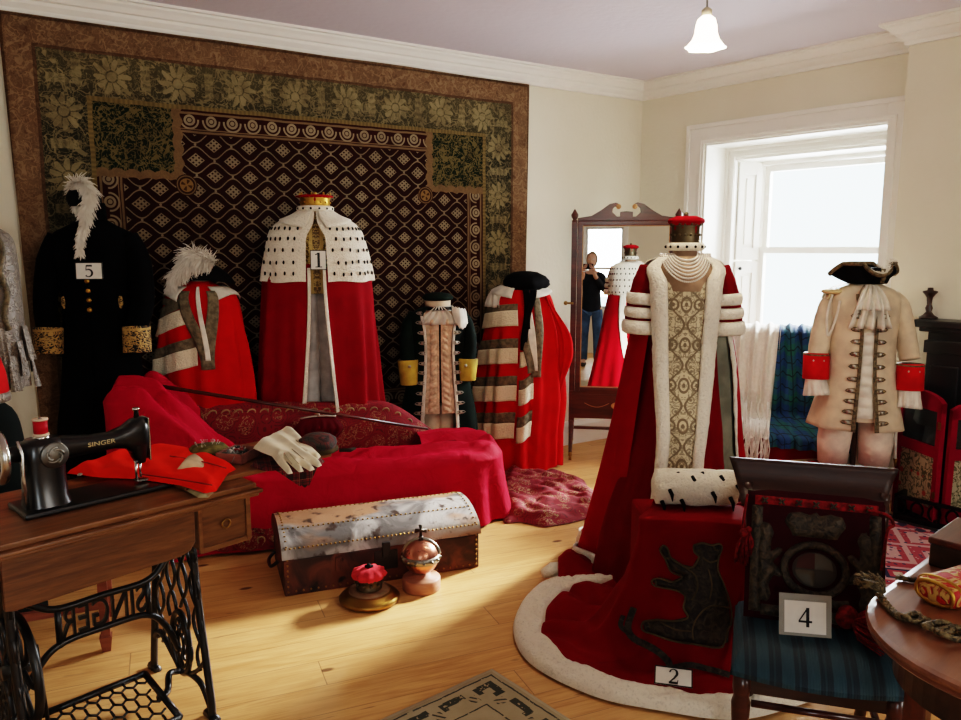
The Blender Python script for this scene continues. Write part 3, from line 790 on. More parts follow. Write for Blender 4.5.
# ---- 3. small scarlet robe with bands of fur, cocked hat with plume
Y = 4.19; k = R(10)
m3 = thing('mannequin', 'short mannequin in scarlet robe with slanting fur bands left of the ermine cape', 'mannequin', spot(203, Y), k)
zz = lambda y: Z(y, Y); hw = lambda w: w * Y * .99 / 760
rings = [(.015, .25, .13), (zz(400), hw(48), .13), (zz(360), hw(45), .135), (zz(330), hw(41), .135), (zz(305), hw(37), .13), (zz(294), hw(33), .12), (zz(288), hw(24), .1), (zz(284), hw(13), .07), (zz(281), hw(9), .05)]
sh3 = Shell(rings, [(10, .05, 0.), (15, .035, 1.)], zz(360), zz(296), seed=8)
b = MB(); sh3.sheet(b, 0, 360, .015, zz(281), 0, 130, 50); b.build('robe', M_scarlet, m3)
M_bandfur = furm('cream_band_fur', (236, 224, 196)); M_grey = cloth('grey_brown_braid', (118, 108, 88), .8, 0, .2, 40., 300., .003)
def slant(y0, y1, th0, th1, slope, name, mat, off, T_, sh, zz, n=40, nzz=10, rough=.003):
    b = MB(); dz = zz(200) - zz(200 + slope)
    sh.sheet(b, th0, th1, lambda u: zz(y1) - dz * (.5 - u) * -1 * -1, lambda u: zz(y0) - dz * (.5 - u), off, n, nzz, rough=rough)
    return b.build(name, mat, T_, solid=.004)
for (y0, y1, nm, mm, of) in ((311, 321, 'braid_band', M_grey, .007), (322, 338, 'fur_band', M_bandfur, .012), (350, 360, 'braid_band', M_grey, .007), (360, 378, 'fur_band', M_bandfur, .012)):
    slant(y0 - 6, y1 - 6, -105, -14 if y0 < 340 else -2, 22, nm, mm, of, m3, sh3, zz)
b = MB(); sh3.sheet(b, -100, -12, lambda u: zz(304), lambda u: zz(296 + 3 * u), .006, 30, 6); b.build('braid_band', M_grey, m3, solid=.004)
def vstrip(T_, sh, fth, w, z0, z1, off, mat, name, rough=0., n=30):
    b = MB(); sh.sheet(b, lambda z: fth(z) - w, lambda z: fth(z) + w, z0, z1, off, 6, n, rough=rough); return b.build(name, mat, T_, solid=.004)
vstrip(m3, sh3, lambda z: lerp(10, -20, sstep(zz(362), zz(290), z)), 8, zz(366), zz(290), .016, M_grey, 'front_braid')
vstrip(m3, sh3, lambda z: lerp(10, 24, sstep(zz(362), zz(290), z)), 8, zz(364), zz(290), .017, M_grey, 'front_braid')
vstrip(m3, sh3, lambda z: lerp(10, 2, sstep(zz(358), zz(290), z)), 3 , zz(357), zz(286), .018, M_white, 'shirt_front')
for a0, a1 in ((26, 110), (-110, -30)):
    b = MB(); sh3.sheet(b, a0, a1, lambda u: zz(300 - 6 * math.sin(PI * u)) , lambda u: zz(286), .014, 26, 8, rough=.003); b.build('collar', M_white, m3, solid=.004)
b = MB(); b.tube([(0, 0, zz(290)), (0, 0, zz(272))], .045, 14); b.build('neck_form', M_form, m3)
L3 = Vector(m3.location)
hat3 = thing('bicorne_hat', 'black cocked hat under a full white plume on the short scarlet robe', 'hat', L3 + Vector((.02, -.02, zz(280))), k)
b = MB(); hb = [(-.13, .02), (-.06, .05), (0, .07), (.06, .065), (.11, .035), (.15, -.025), (.1, -.015), (.03, .0), (-.05, 0), (-.1, .0)]
b.sheet(lambda u, v: (lerp(-.15, .17, u), -.075 * math.sin(PI * min(1, max(0, u))) ** .7 * math.cos(PI * v), (.012 + .085 * math.sin(PI * u) ** .8 * (1 if True else 0)) * math.sin(PI * v) ** .6 + (-.05 * (u - .5) ** 2 * 2 if u > .5 else 0)), 24, 14); b.build('hat_body', M_blackv, hat3)
b = MB(); plume(b, [(.07, -.06, .085), (.03, -.08, .11), (-.04, -.09, .105), (-.09, -.09, .06), (-.13, -.09, .02), (-.15, -.08, -.03)], .10, 1800, 9, .85, .0045)
plume(b, [(.02, -.06, .09), (-.02, -.06, .13), (-.06, -.07, .12), (-.1, -.07, .08)], .10, 900, 10, .8, .0045); b.build('plume', M_feather, hat3)

# ---- 4. boy's dark green coat with yellow cuffs
Y = 4.8; k = R(8)
m4 = thing('mannequin', 'small mannequin in dark green coat with yellow cuffs and silver lace', 'mannequin', spot(438, Y), k)
zz = lambda y: Z(y, Y); hw = lambda w: w * Y * .99 / 760
M_green = cloth('dark_green_wool', (12, 28, 20), .85, .05, .3); M_yel = cloth('yellow_facing', (196, 170, 76), .75, .1, .15); M_slv = metalm('silver_lace', (176, 170, 158), .45)
rings = [(zz(440), hw(41), .12), (zz(410), hw(38), .125), (zz(370), hw(30), .115), (zz(345), hw(28), .11), (zz(325), hw(30), .11), (zz(314), hw(28), .1), (zz(308), hw(18), .085), (zz(305), hw(9), .06)]
op4 = lambda z: lerp(26, 38, sstep(zz(330), zz(305), z)) if z > zz(345) else lerp(24, 26, sstep(zz(430), zz(345), z))
sh4 = frock(m4, rings, op4, M_green, M_white, zz(440), zz(305), [(8, .03, 0)], seed=4)
inner = Shell([(r[0], r[1] * .93, r[2] * .93) for r in rings])
M_pink = cloth('pinkish_satin', (226, 194, 164), .4, 0, .15, 30., 200., .004)
b = MB(); inner.sheet(b, -44, -1, zz(410), zz(308), 0, 20, 20); inner.sheet(b, 3, 44, zz(410), zz(308), 0, 20, 20); b.build('waistcoat', M_pink, m4)
for sg in (-1, 1):
    b = MB()
    b.sheet(lambda u, v: inner.pt(sg * (6 + u * 13), lerp(zz(408), zz(318), v), .006 + .012 * abs(math.sin(v * 46 + u * 2)) * math.sin(PI * min(1, u + .05)) ** .5), 8, 110); b.build('ruffle', M_pink, m4)
b = MB(); b.sheet(lambda u, v: inner.pt((u - .5) * 70 * (.5 + .7 * v), lerp(zz(306), zz(323), v), .012 + .012 * math.sin(u * 28 + v * 4)), 40, 8); b.build('cravat', M_white, m4, solid=.003)
buttons(m4, sh4, op4, [zz(y) for y in (312, 321, 331, 341, 351, 361, 370, 380, 390, 400, 409)], 9, M_silver, M_slv, .009, .03)
for sg in (-1, 1):
    e = hw(31) if sg < 0 else hw(29)
    pts = [(sg * hw(22), 0, zz(314)), (sg * hw(29), 0, zz(326)), (sg * hw(32), -.03, zz(345)), (sg * e, -.06, zz(361))]
    sleeve(m4, pts, [.05, .055, .052, .05], M_green)
    c = cuff(m4, (sg * e, -.055, zz(358)), (sg * (e - .005), -.065, zz(382 if sg < 0 else 379)), .062, .052, M_yel)
    b = MB(); b.disc((sg * e + (.005 if sg < 0 else -.02), -.125, zz(363)), (0, -1, 0), .01, .008); b.build('button', M_silver, c)
    b = MB(); b.lathe([(.0625, 0), (.065, .003), (.0625, .008)], 24, M=T(sg * e, -.056, zz(359))); b.build('cuff_lace', M_slv, c)
b = MB(); b.sheet(lambda u, v: (hw(12.5) + hw(15) * u + .01 * v, -.095 - .03 * math.sin(PI * u) - .02 * v + .05 * u * u, zz(305 + 4 * u) - (zz(305) - zz(325)) * v * (.35 + .65 * math.sin(PI * (.15 + .7 * u))) + .004 * math.sin(u * 30)), 20, 12); b.build('shoulder_knot', M_white, m4, solid=.005)
b = MB(); b.tube([(0, 0, zz(308)), (0, 0, zz(300))], .05, 14); b.build('neck_form', M_form, m4)
b = MB()
for sx in (-1, 1): b.tube([(sx * .05, 0, .02), (sx * .055, 0, .3), (sx * .05, 0, zz(405))], [.05, .055, .07], 12)
b.build('breeches', M_cream, m4)
L4 = Vector(m4.location)
cap = thing('peaked_cap', 'small green and white peaked cap on the dark green coat', 'hat', L4 + Vector((0, 0, zz(309))), k)
b = MB(); b.lathe([(.078, 0), (.08, .01), (.082, .055), (.076, .06)], 28, mod=lambda a, j: 1.0); b.build('cap_band', M_cream, cap)
b = MB(); b.lathe([(.078, .055), (.095, .062), (.1, .075), (.08, .096), (.03, .105), (.001, .106)], 28, cap=False); b.build('cap_crown', M_green, cap)
b = MB(); b.sheet(lambda u, v: ((.081 + .03 * v) * math.sin(lerp(-1.25, 1.25, u)), -(.081 + .03 * v) * math.cos(lerp(-1.25, 1.25, u)) + .02 * v * (2 * u - 1) ** 2, .018 - .022 * v), 20, 5); b.build('visor', plain('patent_leather', (14, 14, 15), .15), cap, solid=.003)
b = MB(); b.tube([(.084 * math.sin(lerp(-1.3, 1.3, i / 16)), -.084 * math.cos(lerp(-1.3, 1.3, i / 16)), .02) for i in range(17)], .004, 6); b.tube([(.112 * math.sin(lerp(-1.2, 1.2, i / 16)), -.112 * math.cos(lerp(-1.2, 1.2, i / 16)) + .018 * (i / 8 - 1) ** 2, -.004) for i in range(17)], .003, 6); b.build('cap_cord', M_silver, cap)

# ---- 5. parliament robe with fur bars, Tudor bonnet
Y = 5.2; k = R(0)
m5 = thing('mannequin', 'mannequin in long scarlet robe with fur and braid bars down one side, beside the mirror', 'mannequin', spot(521, Y), k)
zz = lambda y: Z(y, Y); hw = lambda w: w * Y * .99 / 760
rings = [(.012, hw(44), .22, -hw(2)), (zz(430), hw(44), .22, -hw(2)), (zz(400), hw(45), .22, 0), (zz(360), hw(42), .21, hw(1)), (zz(330), hw(39), .2, hw(1.5)), (zz(305), hw(33), .18, 0), (zz(293), hw(28), .15, 0), (zz(286), hw(20), .12, 0), (zz(281), hw(10), .08, 0), (zz(277), hw(8), .06, 0)]
sh5 = Shell(rings, [(9, .055, .4), (14, .055, 1.3), (21, .025, 0)], zz(400), zz(292), seed=11)
b = MB(); sh5.sheet(b, 0, 360, lambda u: .012 + .02 * abs(math.sin(u * 30)), zz(277), 0, 170, 50); b.build('robe', M_scarlet, m5)
bars = [(305, 311, 0), (311, 326, 1), (338, 347, 0), (347, 362, 1), (374, 383, 0), (383, 398, 1), (409, 419, 0), (419, 434, 1)]
for i, (y0, y1, f) in enumerate(bars):
    for (a0, a1, sh_) in ((-105, -8, 0), (-5, 14, -2)):
        if sh_ and y0 < 340: continue
        b = MB(); sh5.sheet(b, a0, a1, lambda u: zz(y1 + sh_ + 3 * math.cos(u * PI)), lambda u: zz(y0 + sh_ + 3 * math.cos(u * PI)), .014 if f else .008, 44 if not sh_ else 10, 8, rough=.004 if f else 0)
        b.build('fur_band' if f else 'braid_band', M_bandfur if f else M_grey, m5, solid=.004)
vstrip(m5, sh5, lambda z: lerp(16, 24, sstep(zz(372), zz(300), z)), 6, zz(372), zz(290), .02, M_grey, 'front_braid')
vstrip(m5, sh5, lambda z: lerp(13, 8, sstep(zz(368), zz(300), z)), 5, zz(366), zz(290), .021, M_white, 'shirt_front')
vstrip(m5, sh5, lambda z: lerp(10, 0, sstep(zz(368), zz(330), z)), 5, zz(368), zz(332), .022, M_grey, 'front_braid')
for sg in (-1, 1):
    b = MB(); b.sheet(lambda u, v: sh5.pt(sg * (18 + u * 80), zz(285) - v * (.03 + .05 * (1 - u)), .012 + .02 * v), 14, 6); b.build('collar', M_white, m5, solid=.004)
b = MB(); b.sheet(lambda u, v: sh5.pt(-40 - 50 * u, lerp(zz(291), zz(306), v), .016 + .014 * math.sin(u * 22 + v * 3)), 30, 6); b.build('bow', M_white, m5, solid=.004)
def opsl(u, v):
    z_ = lerp(zz(289), zz(452), v); a = sh5.pt(lerp(52, 64, v), z_, .004); o_ = hw(15) * sstep(0, .32, v) * (1 - sstep(.36, .62, v) * .8) * (1 - sstep(.7, 1., v))
    return a + Vector((o_ * u + .006 * math.sin(u * 10), -.02 * math.sin(PI * u) - .012 * math.sin(u * 16 + v * 4) * u, -.015 * u * v))
b = MB(); b.sheet(opsl, 16, 40); b.build('open_sleeve', M_scarlet, m5, solid=.004)
L5 = Vector(m5.location)
hat5 = thing('bonnet', 'floppy black velvet bonnet with hanging ribbons on the fur-barred robe', 'hat', L5 + Vector((.03, -.02, zz(289))), k)
b = MB(); b.lathe([(.08, -.005), (.13, .0), (.158, .03), (.155, .06), (.13, .09), (.08, .115), (.03, .122), (.001, .122)], 40, mod=lambda a, j: 1 + .05 * math.sin(5 * a + j) + .02 * math.sin(13 * a), cap=False); b.build('hat_body', M_blackv, hat5)
b = MB()
for i, (x0, x1, l) in enumerate(((-.01, -.012, .40), (.03, .0, .26))): b.sheet(lambda u, v: (lerp(x0, x1, v) + (u - .5) * .045 + .012 * math.sin(v * 5 + i), -.165 - .05 * math.sin(PI * v * .5) - i * .006, .01 - v * l), 4, 16)
b.build('ribbon', M_blackv, hat5, solid=.003)

# ---- 6. queen-like crimson gown in the middle of the room
Y = 3.3; k = R(-9)
m6 = thing('mannequin', 'headless mannequin in crimson coronation gown with fur edges and embroidered front panel', 'mannequin', spot(682, Y), k)
zz = lambda y: Z(y, Y); hw = lambda w: w * Y * .99 / 760
M_gown = velvet('gown_velvet', (112, 2, 14), .2)
rings = [(.012, .36, .3, .0, .03), (.3, .31, .25, 0, .02), (zz(470), .235, .2, -.01, .01), (zz(420), .2, .17), (zz(370), hw(40), .14), (zz(335), hw(37), .13), (zz(310), hw(38), .135), (zz(285), hw(40), .125), (zz(272), hw(37), .11), (zz(264), hw(30), .095), (zz(258), hw(20), .08), (zz(254), hw(13), .065)]
sh6 = Shell(rings, [(9, .05, .4), (14, .03, 1.)], .3, zz(360), seed=13)
b = MB(); sh6.sheet(b, 0, 360, .012, zz(258), 0, 150, 60); b.build('gown', M_gown, m6)
mp = Mat('embroidered_panel', (206, 190, 156), .7); x, y, z = mp.vec(); ax = x.abs()
cell = (z / .17).frac() - .5; cy_ = cell * .17
h1 = ((ax - (cell * 2 * PI).cos() * .028 - .035).abs()).lt(.005)
r1 = ((ax - .055) * (ax - .055) + cy_ * cy_).sqrt(); h2 = (r1 - .022).abs().lt(.0045).max(r1.lt(.009))
r2 = (ax * ax + cy_ * cy_ * .5).sqrt(); h3 = (r2 - .02).abs().lt(.004).max(r2.lt(.007))
r3 = ((ax - .03) * (ax - .03) + (cy_.abs() - .06) * (cy_.abs() - .06)).sqrt(); h4 = r3.lt(.016) * ((r3 * 500.).sin() * .5 + .5)
nn_ = (mp.noise(38., 2., mp.comb(ax, 0., z), 1.2) - .5).abs().smooth(.055, .02)
pat = h1.max(h2).max(h3).max(h4).max(nn_ * .8)
mp.color(mp.mix(pat * .85, (226, 212, 178), (100, 82, 58))); mp.bump(pat, .003)
pw = lambda z: lerp(22, 20, sstep(1.3, .5, z))
b = MB(); sh6.sheet(b, lambda z: -lerp(13, 25, sstep(.6, 1.25, z)), lambda z: lerp(13, 25, sstep(.6, 1.25, z)), .25, zz(279), .008, 24, 50); b.build('front_panel', mp, m6)
b = MB()
for sg in (-1, 1):
    def inn(z): return lerp(13, 25, sstep(.6, 1.25, z)) + 26 * sstep(zz(283), zz(258), z)
    sh6.sheet(b, lambda z: sg * inn(z), lambda z: sg * (inn(z) + lerp(11, 27, sstep(.5, 1.3, z)) + 6 * sstep(zz(290), zz(262), z)), .2, zz(257.5), lambda uv: .012 + .02 * math.sin(PI * uv[0]) ** .7, 12, 60, rough=.006)
b.build('fur_trim', M_fur, m6, solid=.006)
b = MB(); fm = Shell([(zz(300), hw(30), .13), (zz(275), hw(31), .118), (zz(264), hw(24), .1), (zz(256), hw(13), .065), (zz(249), hw(10.5), .055), (zz(240), hw(10.5), .055)])
fm.sheet(b, -62, 62, zz(290), zz(256), .014, 40, 16); fm.sheet(b, 0, 360, zz(262), zz(241), .004, 40, 16); b.build('neck_form', cloth('darker_form', (176, 146, 120), .8), m6)  # form cloth in a darker tone, so the pearls stand out
for sg in (-1, 1):
    pts = [(sg * hw(32), 0, zz(268)), (sg * hw(37), -.01, zz(285)), (sg * hw(41), -.02, zz(305)), (sg * hw(43), -.03, zz(326))]
    s_ = sleeve(m6, pts, [.052, .06, .064, .066], M_gown)
    for (ya, yb, r_) in ((293, 304, .069), (307, 317, .071), (320, 333, .075)):
        b = MB(); f = (ya - 270) / 56; xa = sg * hw(lerp(38, 43, f)); h = zz(ya) - zz(yb)
        b.lathe([(r_ * .86, h), (r_ * 1.0, h * .9), (r_ * 1.05, h * .5), (r_ * 1.0, h * .1), (r_ * .84, 0)], 40, M=T(xa, -.02 - .01 * f, zz(yb), 0, sg * -.05), mod=lambda a, j: 1 + .018 * math.sin(9 * a) + .02 * nz(a * 4, j, r_ * 90), cap=False); b.build('fur_band', M_fur, s_, solid=.005)
b = MB(); tr = Shell([(.012, .42, .40, -.0, .22), (.25, .36, .33, -.01, .17), (.6, .29, .25, -.01, .11), (1.0, .235, .19, 0, .06), (zz(300), hw(41), .14, 0, .04), (zz(268), hw(36), .1, 0, .03)], [(9, .05, .2), (13, .04, 1.)], .1, 1.2, seed=17)
tr.sheet(b, 60, 318, lambda u: .014, zz(270), .012, 110, 40); b.build('train', velvet('train_velvet', (150, 2, 20), .2), m6)
b = MB(); tr.sheet(b, 66, 312, .008, .10, .028, 110, 6, rough=.012)
b.build('fur_hem', M_fur, m6, solid=.012)
b = MB(); tr.sheet(b, 57, 66, .03, zz(285), .016, 5, 40, rough=.005); tr.sheet(b, lambda z: lerp(176, 192, sstep(.2, 1.1, z)), lambda z: lerp(182, 208, sstep(.2, 1.1, z)), .1, zz(300), .02, 6, 40, rough=.004); b.build('fur_edge', M_fur, m6, solid=.008)
b = MB(); b.sheet(lambda u, v: sh6.pt(58, lerp(.05, zz(295), v), -.004).lerp(tr.pt(61, lerp(.05, zz(295), v), .002), u), 8, 50); b.build('train_lining', cloth('grey_green_lining', (128, 130, 116), .6), m6, solid=.004)
cpz = zz(305)
shp = Shell([(cpz - .12, hw(45), .19, 0, .03), (zz(300), hw(44), .18, 0, .03), (zz(275), hw(41), .135, 0, .02), (zz(262), hw(32), .1, 0, .02), (zz(256), hw(18), .075, 0, .01)], [(9, .02, 0)], cpz - .12, 1.3)
b = MB(); shp.sheet(b, 92, 268, cpz - .12, zz(256), .022, 60, 16, rough=.004)
ermine_spots(b, shp, [cpz - .09, cpz - .03, cpz + .03, cpz + .09, cpz + .14], 100, 262, 11, .026, .0075)
b.build('ermine_cape', [M_furw, M_spot], m6, solid=.004)
L6 = Vector(m6.location)
crown = coronet('coronet', 'silver-gilt coronet with scarlet velvet cap on the crimson gown beside the window', L6 + Vector((0, 0, zz(251))), .0605, .078, .04, True, hf=.036, goldm=metalm('tarnished_gilt', (104, 94, 74), .45))
crown.rotation_euler = (0, 0, .3)
nk = thing('pearl_necklace', 'many-stranded pearl necklace around the neck of the crimson gown', 'necklace', L6, k)
M_pearl = Mat('pearl', (236, 228, 216), .2, coat=.5); M_pearl.color(M_pearl.mix(M_pearl.noise(50), (224, 214, 200), (244, 238, 228)))
for j in range(7):
    b = MB(); wd = hw(11.5 + j * 2.1); drop = zz(254 + j * .2) - zz(260 + j * 3.6)
    for i in range(49):
        a = lerp(-1.75, 1.75, i / 48); xx = wd * math.sin(a); f = max(0, math.cos(a)); zq = zz(254) - drop * f ** 1.2 * 1.0
        yy = -(.085 + .066 * sstep(zz(254), zz(275), zq)) * max(.0, math.cos(a)) ** .6 + .03 * max(0, -math.cos(a)) - .012
        b.ball((xx, yy, zq), .0047, 5)
    b.build('pearl_strand', M_pearl, nk)

# ---- 7. white regimental coat by the fireplace
Y = 4.15; k = R(-12)
m7 = thing('mannequin', 'mannequin in white frock coat with red cuffs in front of the window', 'mannequin', spot(862, Y), k)
zz = lambda y: Z(y, Y); hw = lambda w: w * Y * .99 / 760
M_red = cloth('red_facing', (196, 18, 22), .8, .1, .15)
rings = [(zz(425), hw(46), .19), (zz(405), hw(41), .175), (zz(375), hw(34), .15), (zz(345), hw(32), .14), (zz(315), hw(34), .14), (zz(300), hw(34), .13), (zz(291), hw(29), .11), (zz(286), hw(18), .09), (zz(282), hw(10), .065)]
op7 = lambda z: lerp(11, 9, sstep(zz(425), zz(330), z)) + 12 * sstep(zz(320), zz(285), z)
M_coat = cloth('ivory_wool', (214, 196, 170), .85, .15, .1)
sh7 = frock(m7, rings, op7, M_coat, M_braid, zz(425), zz(282), [(7, .03, 1.)], seed=7)
inner = Shell([(r[0], r[1] * .92, r[2] * .92) for r in rings])
b = MB(); inner.sheet(b, -34, 34, zz(416), zz(286), 0, 30, 30); b.build('waistcoat', M_coat, m7)
b = MB(); b.sheet(lambda u, v: inner.pt((u - .5) * 22, lerp(zz(412), zz(330), v), .008 + .012 * abs(math.sin(v * 26)) * math.sin(PI * u) ** .5), 10, 90); b.build('shirt_frill', M_white, m7)
b = MB(); b.sheet(lambda u, v: inner.pt((u - .5) * (26 + 34 * v), lerp(zz(284), zz(326), v), .03 + .02 * math.sin(u * 24 + v * 2) * (.3 + v)), 50, 12); b.sheet(lambda u, v: inner.pt((u - .5) * (22 + 22 * v), lerp(zz(284), zz(308), v), .05 + .016 * math.sin(u * 20 + 1)), 40, 10); b.build('lace_jabot', M_white, m7, solid=.003)
buttons(m7, sh7, op7, [zz(y) for y in (314, 327, 339, 351, 363, 375, 386, 396, 406, 416)], 11, M_silver, M_braid, .012, .036)
for sg in (-1, 1):
    pts = [(sg * hw(25), 0, zz(297)), (sg * hw(33), 0, zz(306)), (sg * hw(39), -.02, zz(332)), (sg * hw(43), -.06, zz(357))]
    sleeve(m7, pts, [.05, .056, .06, .057], M_coat)
    e = sg * hw(44)
    c = cuff(m7, (e, -.06, zz(353 if sg < 0 else 361)), (e, -.075, zz(378 if sg < 0 else 386)), .062, .064, M_red)
    b = MB(); b.lathe([(.066, -.004), (.07, .0), (.066, .007)], 24, M=T(e, -.061, zz(354 if sg < 0 else 362))); b.build('cuff_braid', M_braid, c)
    for dx in (-.022, .022):
        b = MB(); b.disc((e + dx, -.118, zz(359 if sg < 0 else 367)), (dx * 8, -1, .1), .011, .008); b.build('button', M_silver, c)
    cuff(m7, (e, -.07, zz(376 if sg < 0 else 384)), (e * .97, -.085, zz(394 if sg < 0 else 403)), .05, .062, M_white, 'lace_ruffle', .16, sg)
b = MB(); b.sheet(lambda u, v: (-hw(17 + 18 * v), -.06 + .13 * u, zz(287) - (zz(287) - zz(295)) * v ** 1.5 + .02), 8, 10)
for i in range(9): q = -.07 + .14 * i / 8; b.tube([(-hw(35), q, zz(294)), (-hw(37), q - .004, zz(299))], .006, 5)
b.ball((-hw(31), -.02, zz(291.5)), .055, 10, 0, (1.1, 1.1, .32))
b.build('epaulette', cloth('cream_gold_fringe', (196, 176, 132), .5), m7)
b = MB(); b.tube(catmull([(-hw(33), -.06, zz(294)), (-hw(37), -.075, zz(315)), (-hw(35), -.08, zz(335)), (-hw(29), -.08, zz(318)), (-hw(27), -.1, zz(300))], 6), .007, 6); b.build('aiguillette', M_white, m7)
b = MB()
for sx in (-1, 1):
    b.tube([(sx * hw(20), 0, .06), (sx * hw(20), 0, .35), (sx * hw(20), -.0, zz(462)), (sx * hw(20), -.01, zz(440)), (sx * hw(17), 0, zz(415))], [.05, .062, .078, .088, .09], 16)
b.build('breeches', cloth('pinkish_cream_wool', (238, 222, 204), .85, .1, .06, 20., 200., .002), m7)
b = MB(); b.lathe([(.16, 0), (.16, .02), (.03, .035), (.015, .05), (.015, zz(420))], 24); b.build('stand', M_dark, m7)
b = MB(); b.tube([(0, 0, zz(290)), (0, 0, zz(276))], .05, 14); b.build('neck_form', M_form, m7)
b = MB(); b.tube([(hw(39), .02, zz(418)), (hw(43), .04, zz(462))], [.012, .007], 8); b.tube([(hw(42.8), .04, zz(458)), (hw(43.4), .04, zz(466))], [.012, .006], 8, 1); b.build('sword_scabbard', [M_white, M_brass], m7)
L7 = Vector(m7.location)
hat7 = thing('tricorn_hat', 'black tricorn with silver lace and white feather edging on the white coat', 'hat', L7 + Vector((.0, -.02, zz(283))), R(10))
def tri(u, v, o=0.):
    a = 2 * PI * u; lobe = math.cos(3 * (a + PI / 2)) ; rr = .105 + .055 * max(0, lobe) ** .8 + .012
    x = math.cos(a) * lerp(.085, rr, v); yv = math.sin(a) * lerp(.08, rr * .85, v); up = (.105 - .06 * max(0, lobe)) * v ** 1.2
    return (x * (1.15 + o), yv * (1. + o), up)
hat7.rotation_euler[2] = R(0)
b = MB(); b.sheet(lambda u, v: tri(u, v), 60, 8, cu=True); b.lathe([(.085, 0), (.083, .05), (.06, .08), (.001, .088)], 30, cap=False); b.build('hat_body', M_blackv, hat7, solid=.004)
b = MB(); b.tube([Vector(tri(i / 60, 1.0, .02)) for i in range(60)], .008, 6, closed=True, flat=1.6); b.build('lace_edge', M_braid, hat7)
b = MB(); plume(b, [Vector(tri((i + 42) / 60, 1., -.06)) + Vector((0, 0, .01)) for i in range(0, 30, 3)], .025, 500, 3, .1, .003); b.build('feather_edge', M_feather, hat7)
b = MB(); b.tube([(0.02, -.115, .005), (.02, -.12, .08)], .012, 6, flat=.4); b.disc((.02, -.125, .03), (0, -1, 0), .013, .006); b.build('cockade_loop', M_braid, hat7)

# ---- 8. silver cloak at the left edge and a dark coat with a red cap in front of it
Y = 3.45
m8 = thing('mannequin', 'silver-grey brocade cloak cut by the left edge of the picture', 'mannequin', spot(-17, Y), R(30))
zz = lambda y: Z(y, Y)
ms = Mat('silver_brocade', (150, 138, 124), .5, .15); q = (ms.noise(30., 3., dist=1.) - .5).abs().smooth(.08, .02); ms.color(ms.mix(q, (120, 110, 100), (146, 136, 124))); ms.bump(q, .004)
s8 = Shell([(zz(460), .16, .14), (zz(330), .165, .14), (zz(260), .16, .13), (zz(235), .14, .11), (zz(224), .07, .07), (zz(220), .05, .05)], [(9, .05, 0), (14, .04, 1)], zz(400), zz(300), seed=21)
b = MB(); s8.sheet(b, 0, 360, zz(388), zz(220), 0, 80, 40); b.build('cloak', ms, m8)
b = MB()
for i in range(9):
    th = -10 + i * 16; z0 = zz(385 - 14 * (i % 3)); b.sheet(lambda u, v: s8.pt(th + 14 * (u - .5), z0 + .16 * (1 - v) - .02, .012 + .03 * v * abs(math.sin(u * 9 + i))), 8, 8)
b.build('frilled_ribbon', ms, m8)
b = MB(); b.tube([s8.pt(35, zz(238 + i * 7), .012) + Vector((.01 * math.sin(i), 0, 0)) for i in range(14)], .012, 6); b.build('cloak_edging', M_braid, m8)
b = MB(); b.lathe([(.15, 0), (.15, .02), (.02, .04), (.02, zz(390) + .3)], 20); b.build('stand', M_dark, m8)
Y = 2.95
m9 = thing('mannequin', 'small dark-coated mannequin behind the sewing machine at the left edge', 'mannequin', spot(-10, Y, 420), R(25))
zz = lambda y: Z(y, Y)
s9 = Shell([(.02, .14, .12), (zz(480), .12, .1), (zz(430), .105, .09), (zz(412), .085, .075), (zz(402), .045, .045)], [(8, .03, 0)], .2, .8)
b = MB(); s9.sheet(b, 0, 360, .02, zz(402), 0, 50, 30); b.build('coat_body', cloth('bottle_green_cloth', (16, 24, 22), .85), m9)
rc = thing('cap', 'bright red cap with pale trim above the dark coat at the left edge', 'hat', Vector(m9.location) + Vector((0, 0, zz(403))), 0)
b = MB(); b.lathe([(.072, .04), (.075, .05), (.068, .12), (.05, .19), (.02, .225), (.001, .23)], 24, cap=False); b.build('cap_crown', M_red, rc)
b = MB(); b.lathe([(.06, 0), (.078, .008), (.08, .03), (.074, .042), (.06, .044)], 24); b.build('cap_trim', ms, rc)
# ================================================================== CHEVAL MIRROR
aM = math.radians(-8.1)                      # the glass faces the camera
cm_ = at(621.5, 400, 5.5); cmir = thing('cheval_mirror', 'tall mahogany cheval mirror with swan-neck top between scarlet robe and window', 'mirror', (cm_.x, 5.5, 0), aM)
ZM = lambda y: Z(y, 5.56)
HWM = 49.5 * 5.6 / 760
M_inlay = plain('satinwood_inlay', (196, 150, 96), .4)
for sg in (-1, 1):
    b = MB(); b.box((sg * HWM - .02, -.018, .18), (sg * HWM + .02, .018, ZM(222))); o = b.build('post', M_mahog, cmir, bevel=.004, smooth=False)
    b = MB(); b.lathe([(.016, 0), (.024, .006), (.012, .016), (.024, .034), (.027, .05), (.014, .072), (.006, .085), (.001, .092)], 16, M=T(sg * HWM, 0, ZM(222))); b.build('finial', M_mahog, o)
    for fy in (-1, 1):
        b = MB(); b.tube(catmull([(sg * HWM, 0, .24), (sg * HWM, fy * .06, .19), (sg * HWM, fy * .16, .10), (sg * HWM, fy * .23, .055)], 5), [.022, .021, .02, .019, .019, .018, .017, .016, .016, .015, .015, .014, .014, .013, .013, .013][:16], 10)
        l_ = b.build('leg', M_mahog, cmir)
        b = MB(); b.lathe([(.012, .03), (.014, .04), (.011, .062)], 12, M=T(sg * HWM, fy * .23, 0)); b.tube([(sg * HWM - .01, fy * .23, .018), (sg * HWM + .01, fy * .23, .018)], .018, 14); b.build('castor', M_brass, l_)
    b = MB(); b.tube([(sg * HWM, -.02, ZM(303)), (sg * HWM + sg * .05, -.0, ZM(303))], .008, 8); b.ball((sg * HWM + sg * .055, 0, ZM(303)), .016, 10); b.build('pivot_knob', M_brass, cmir)
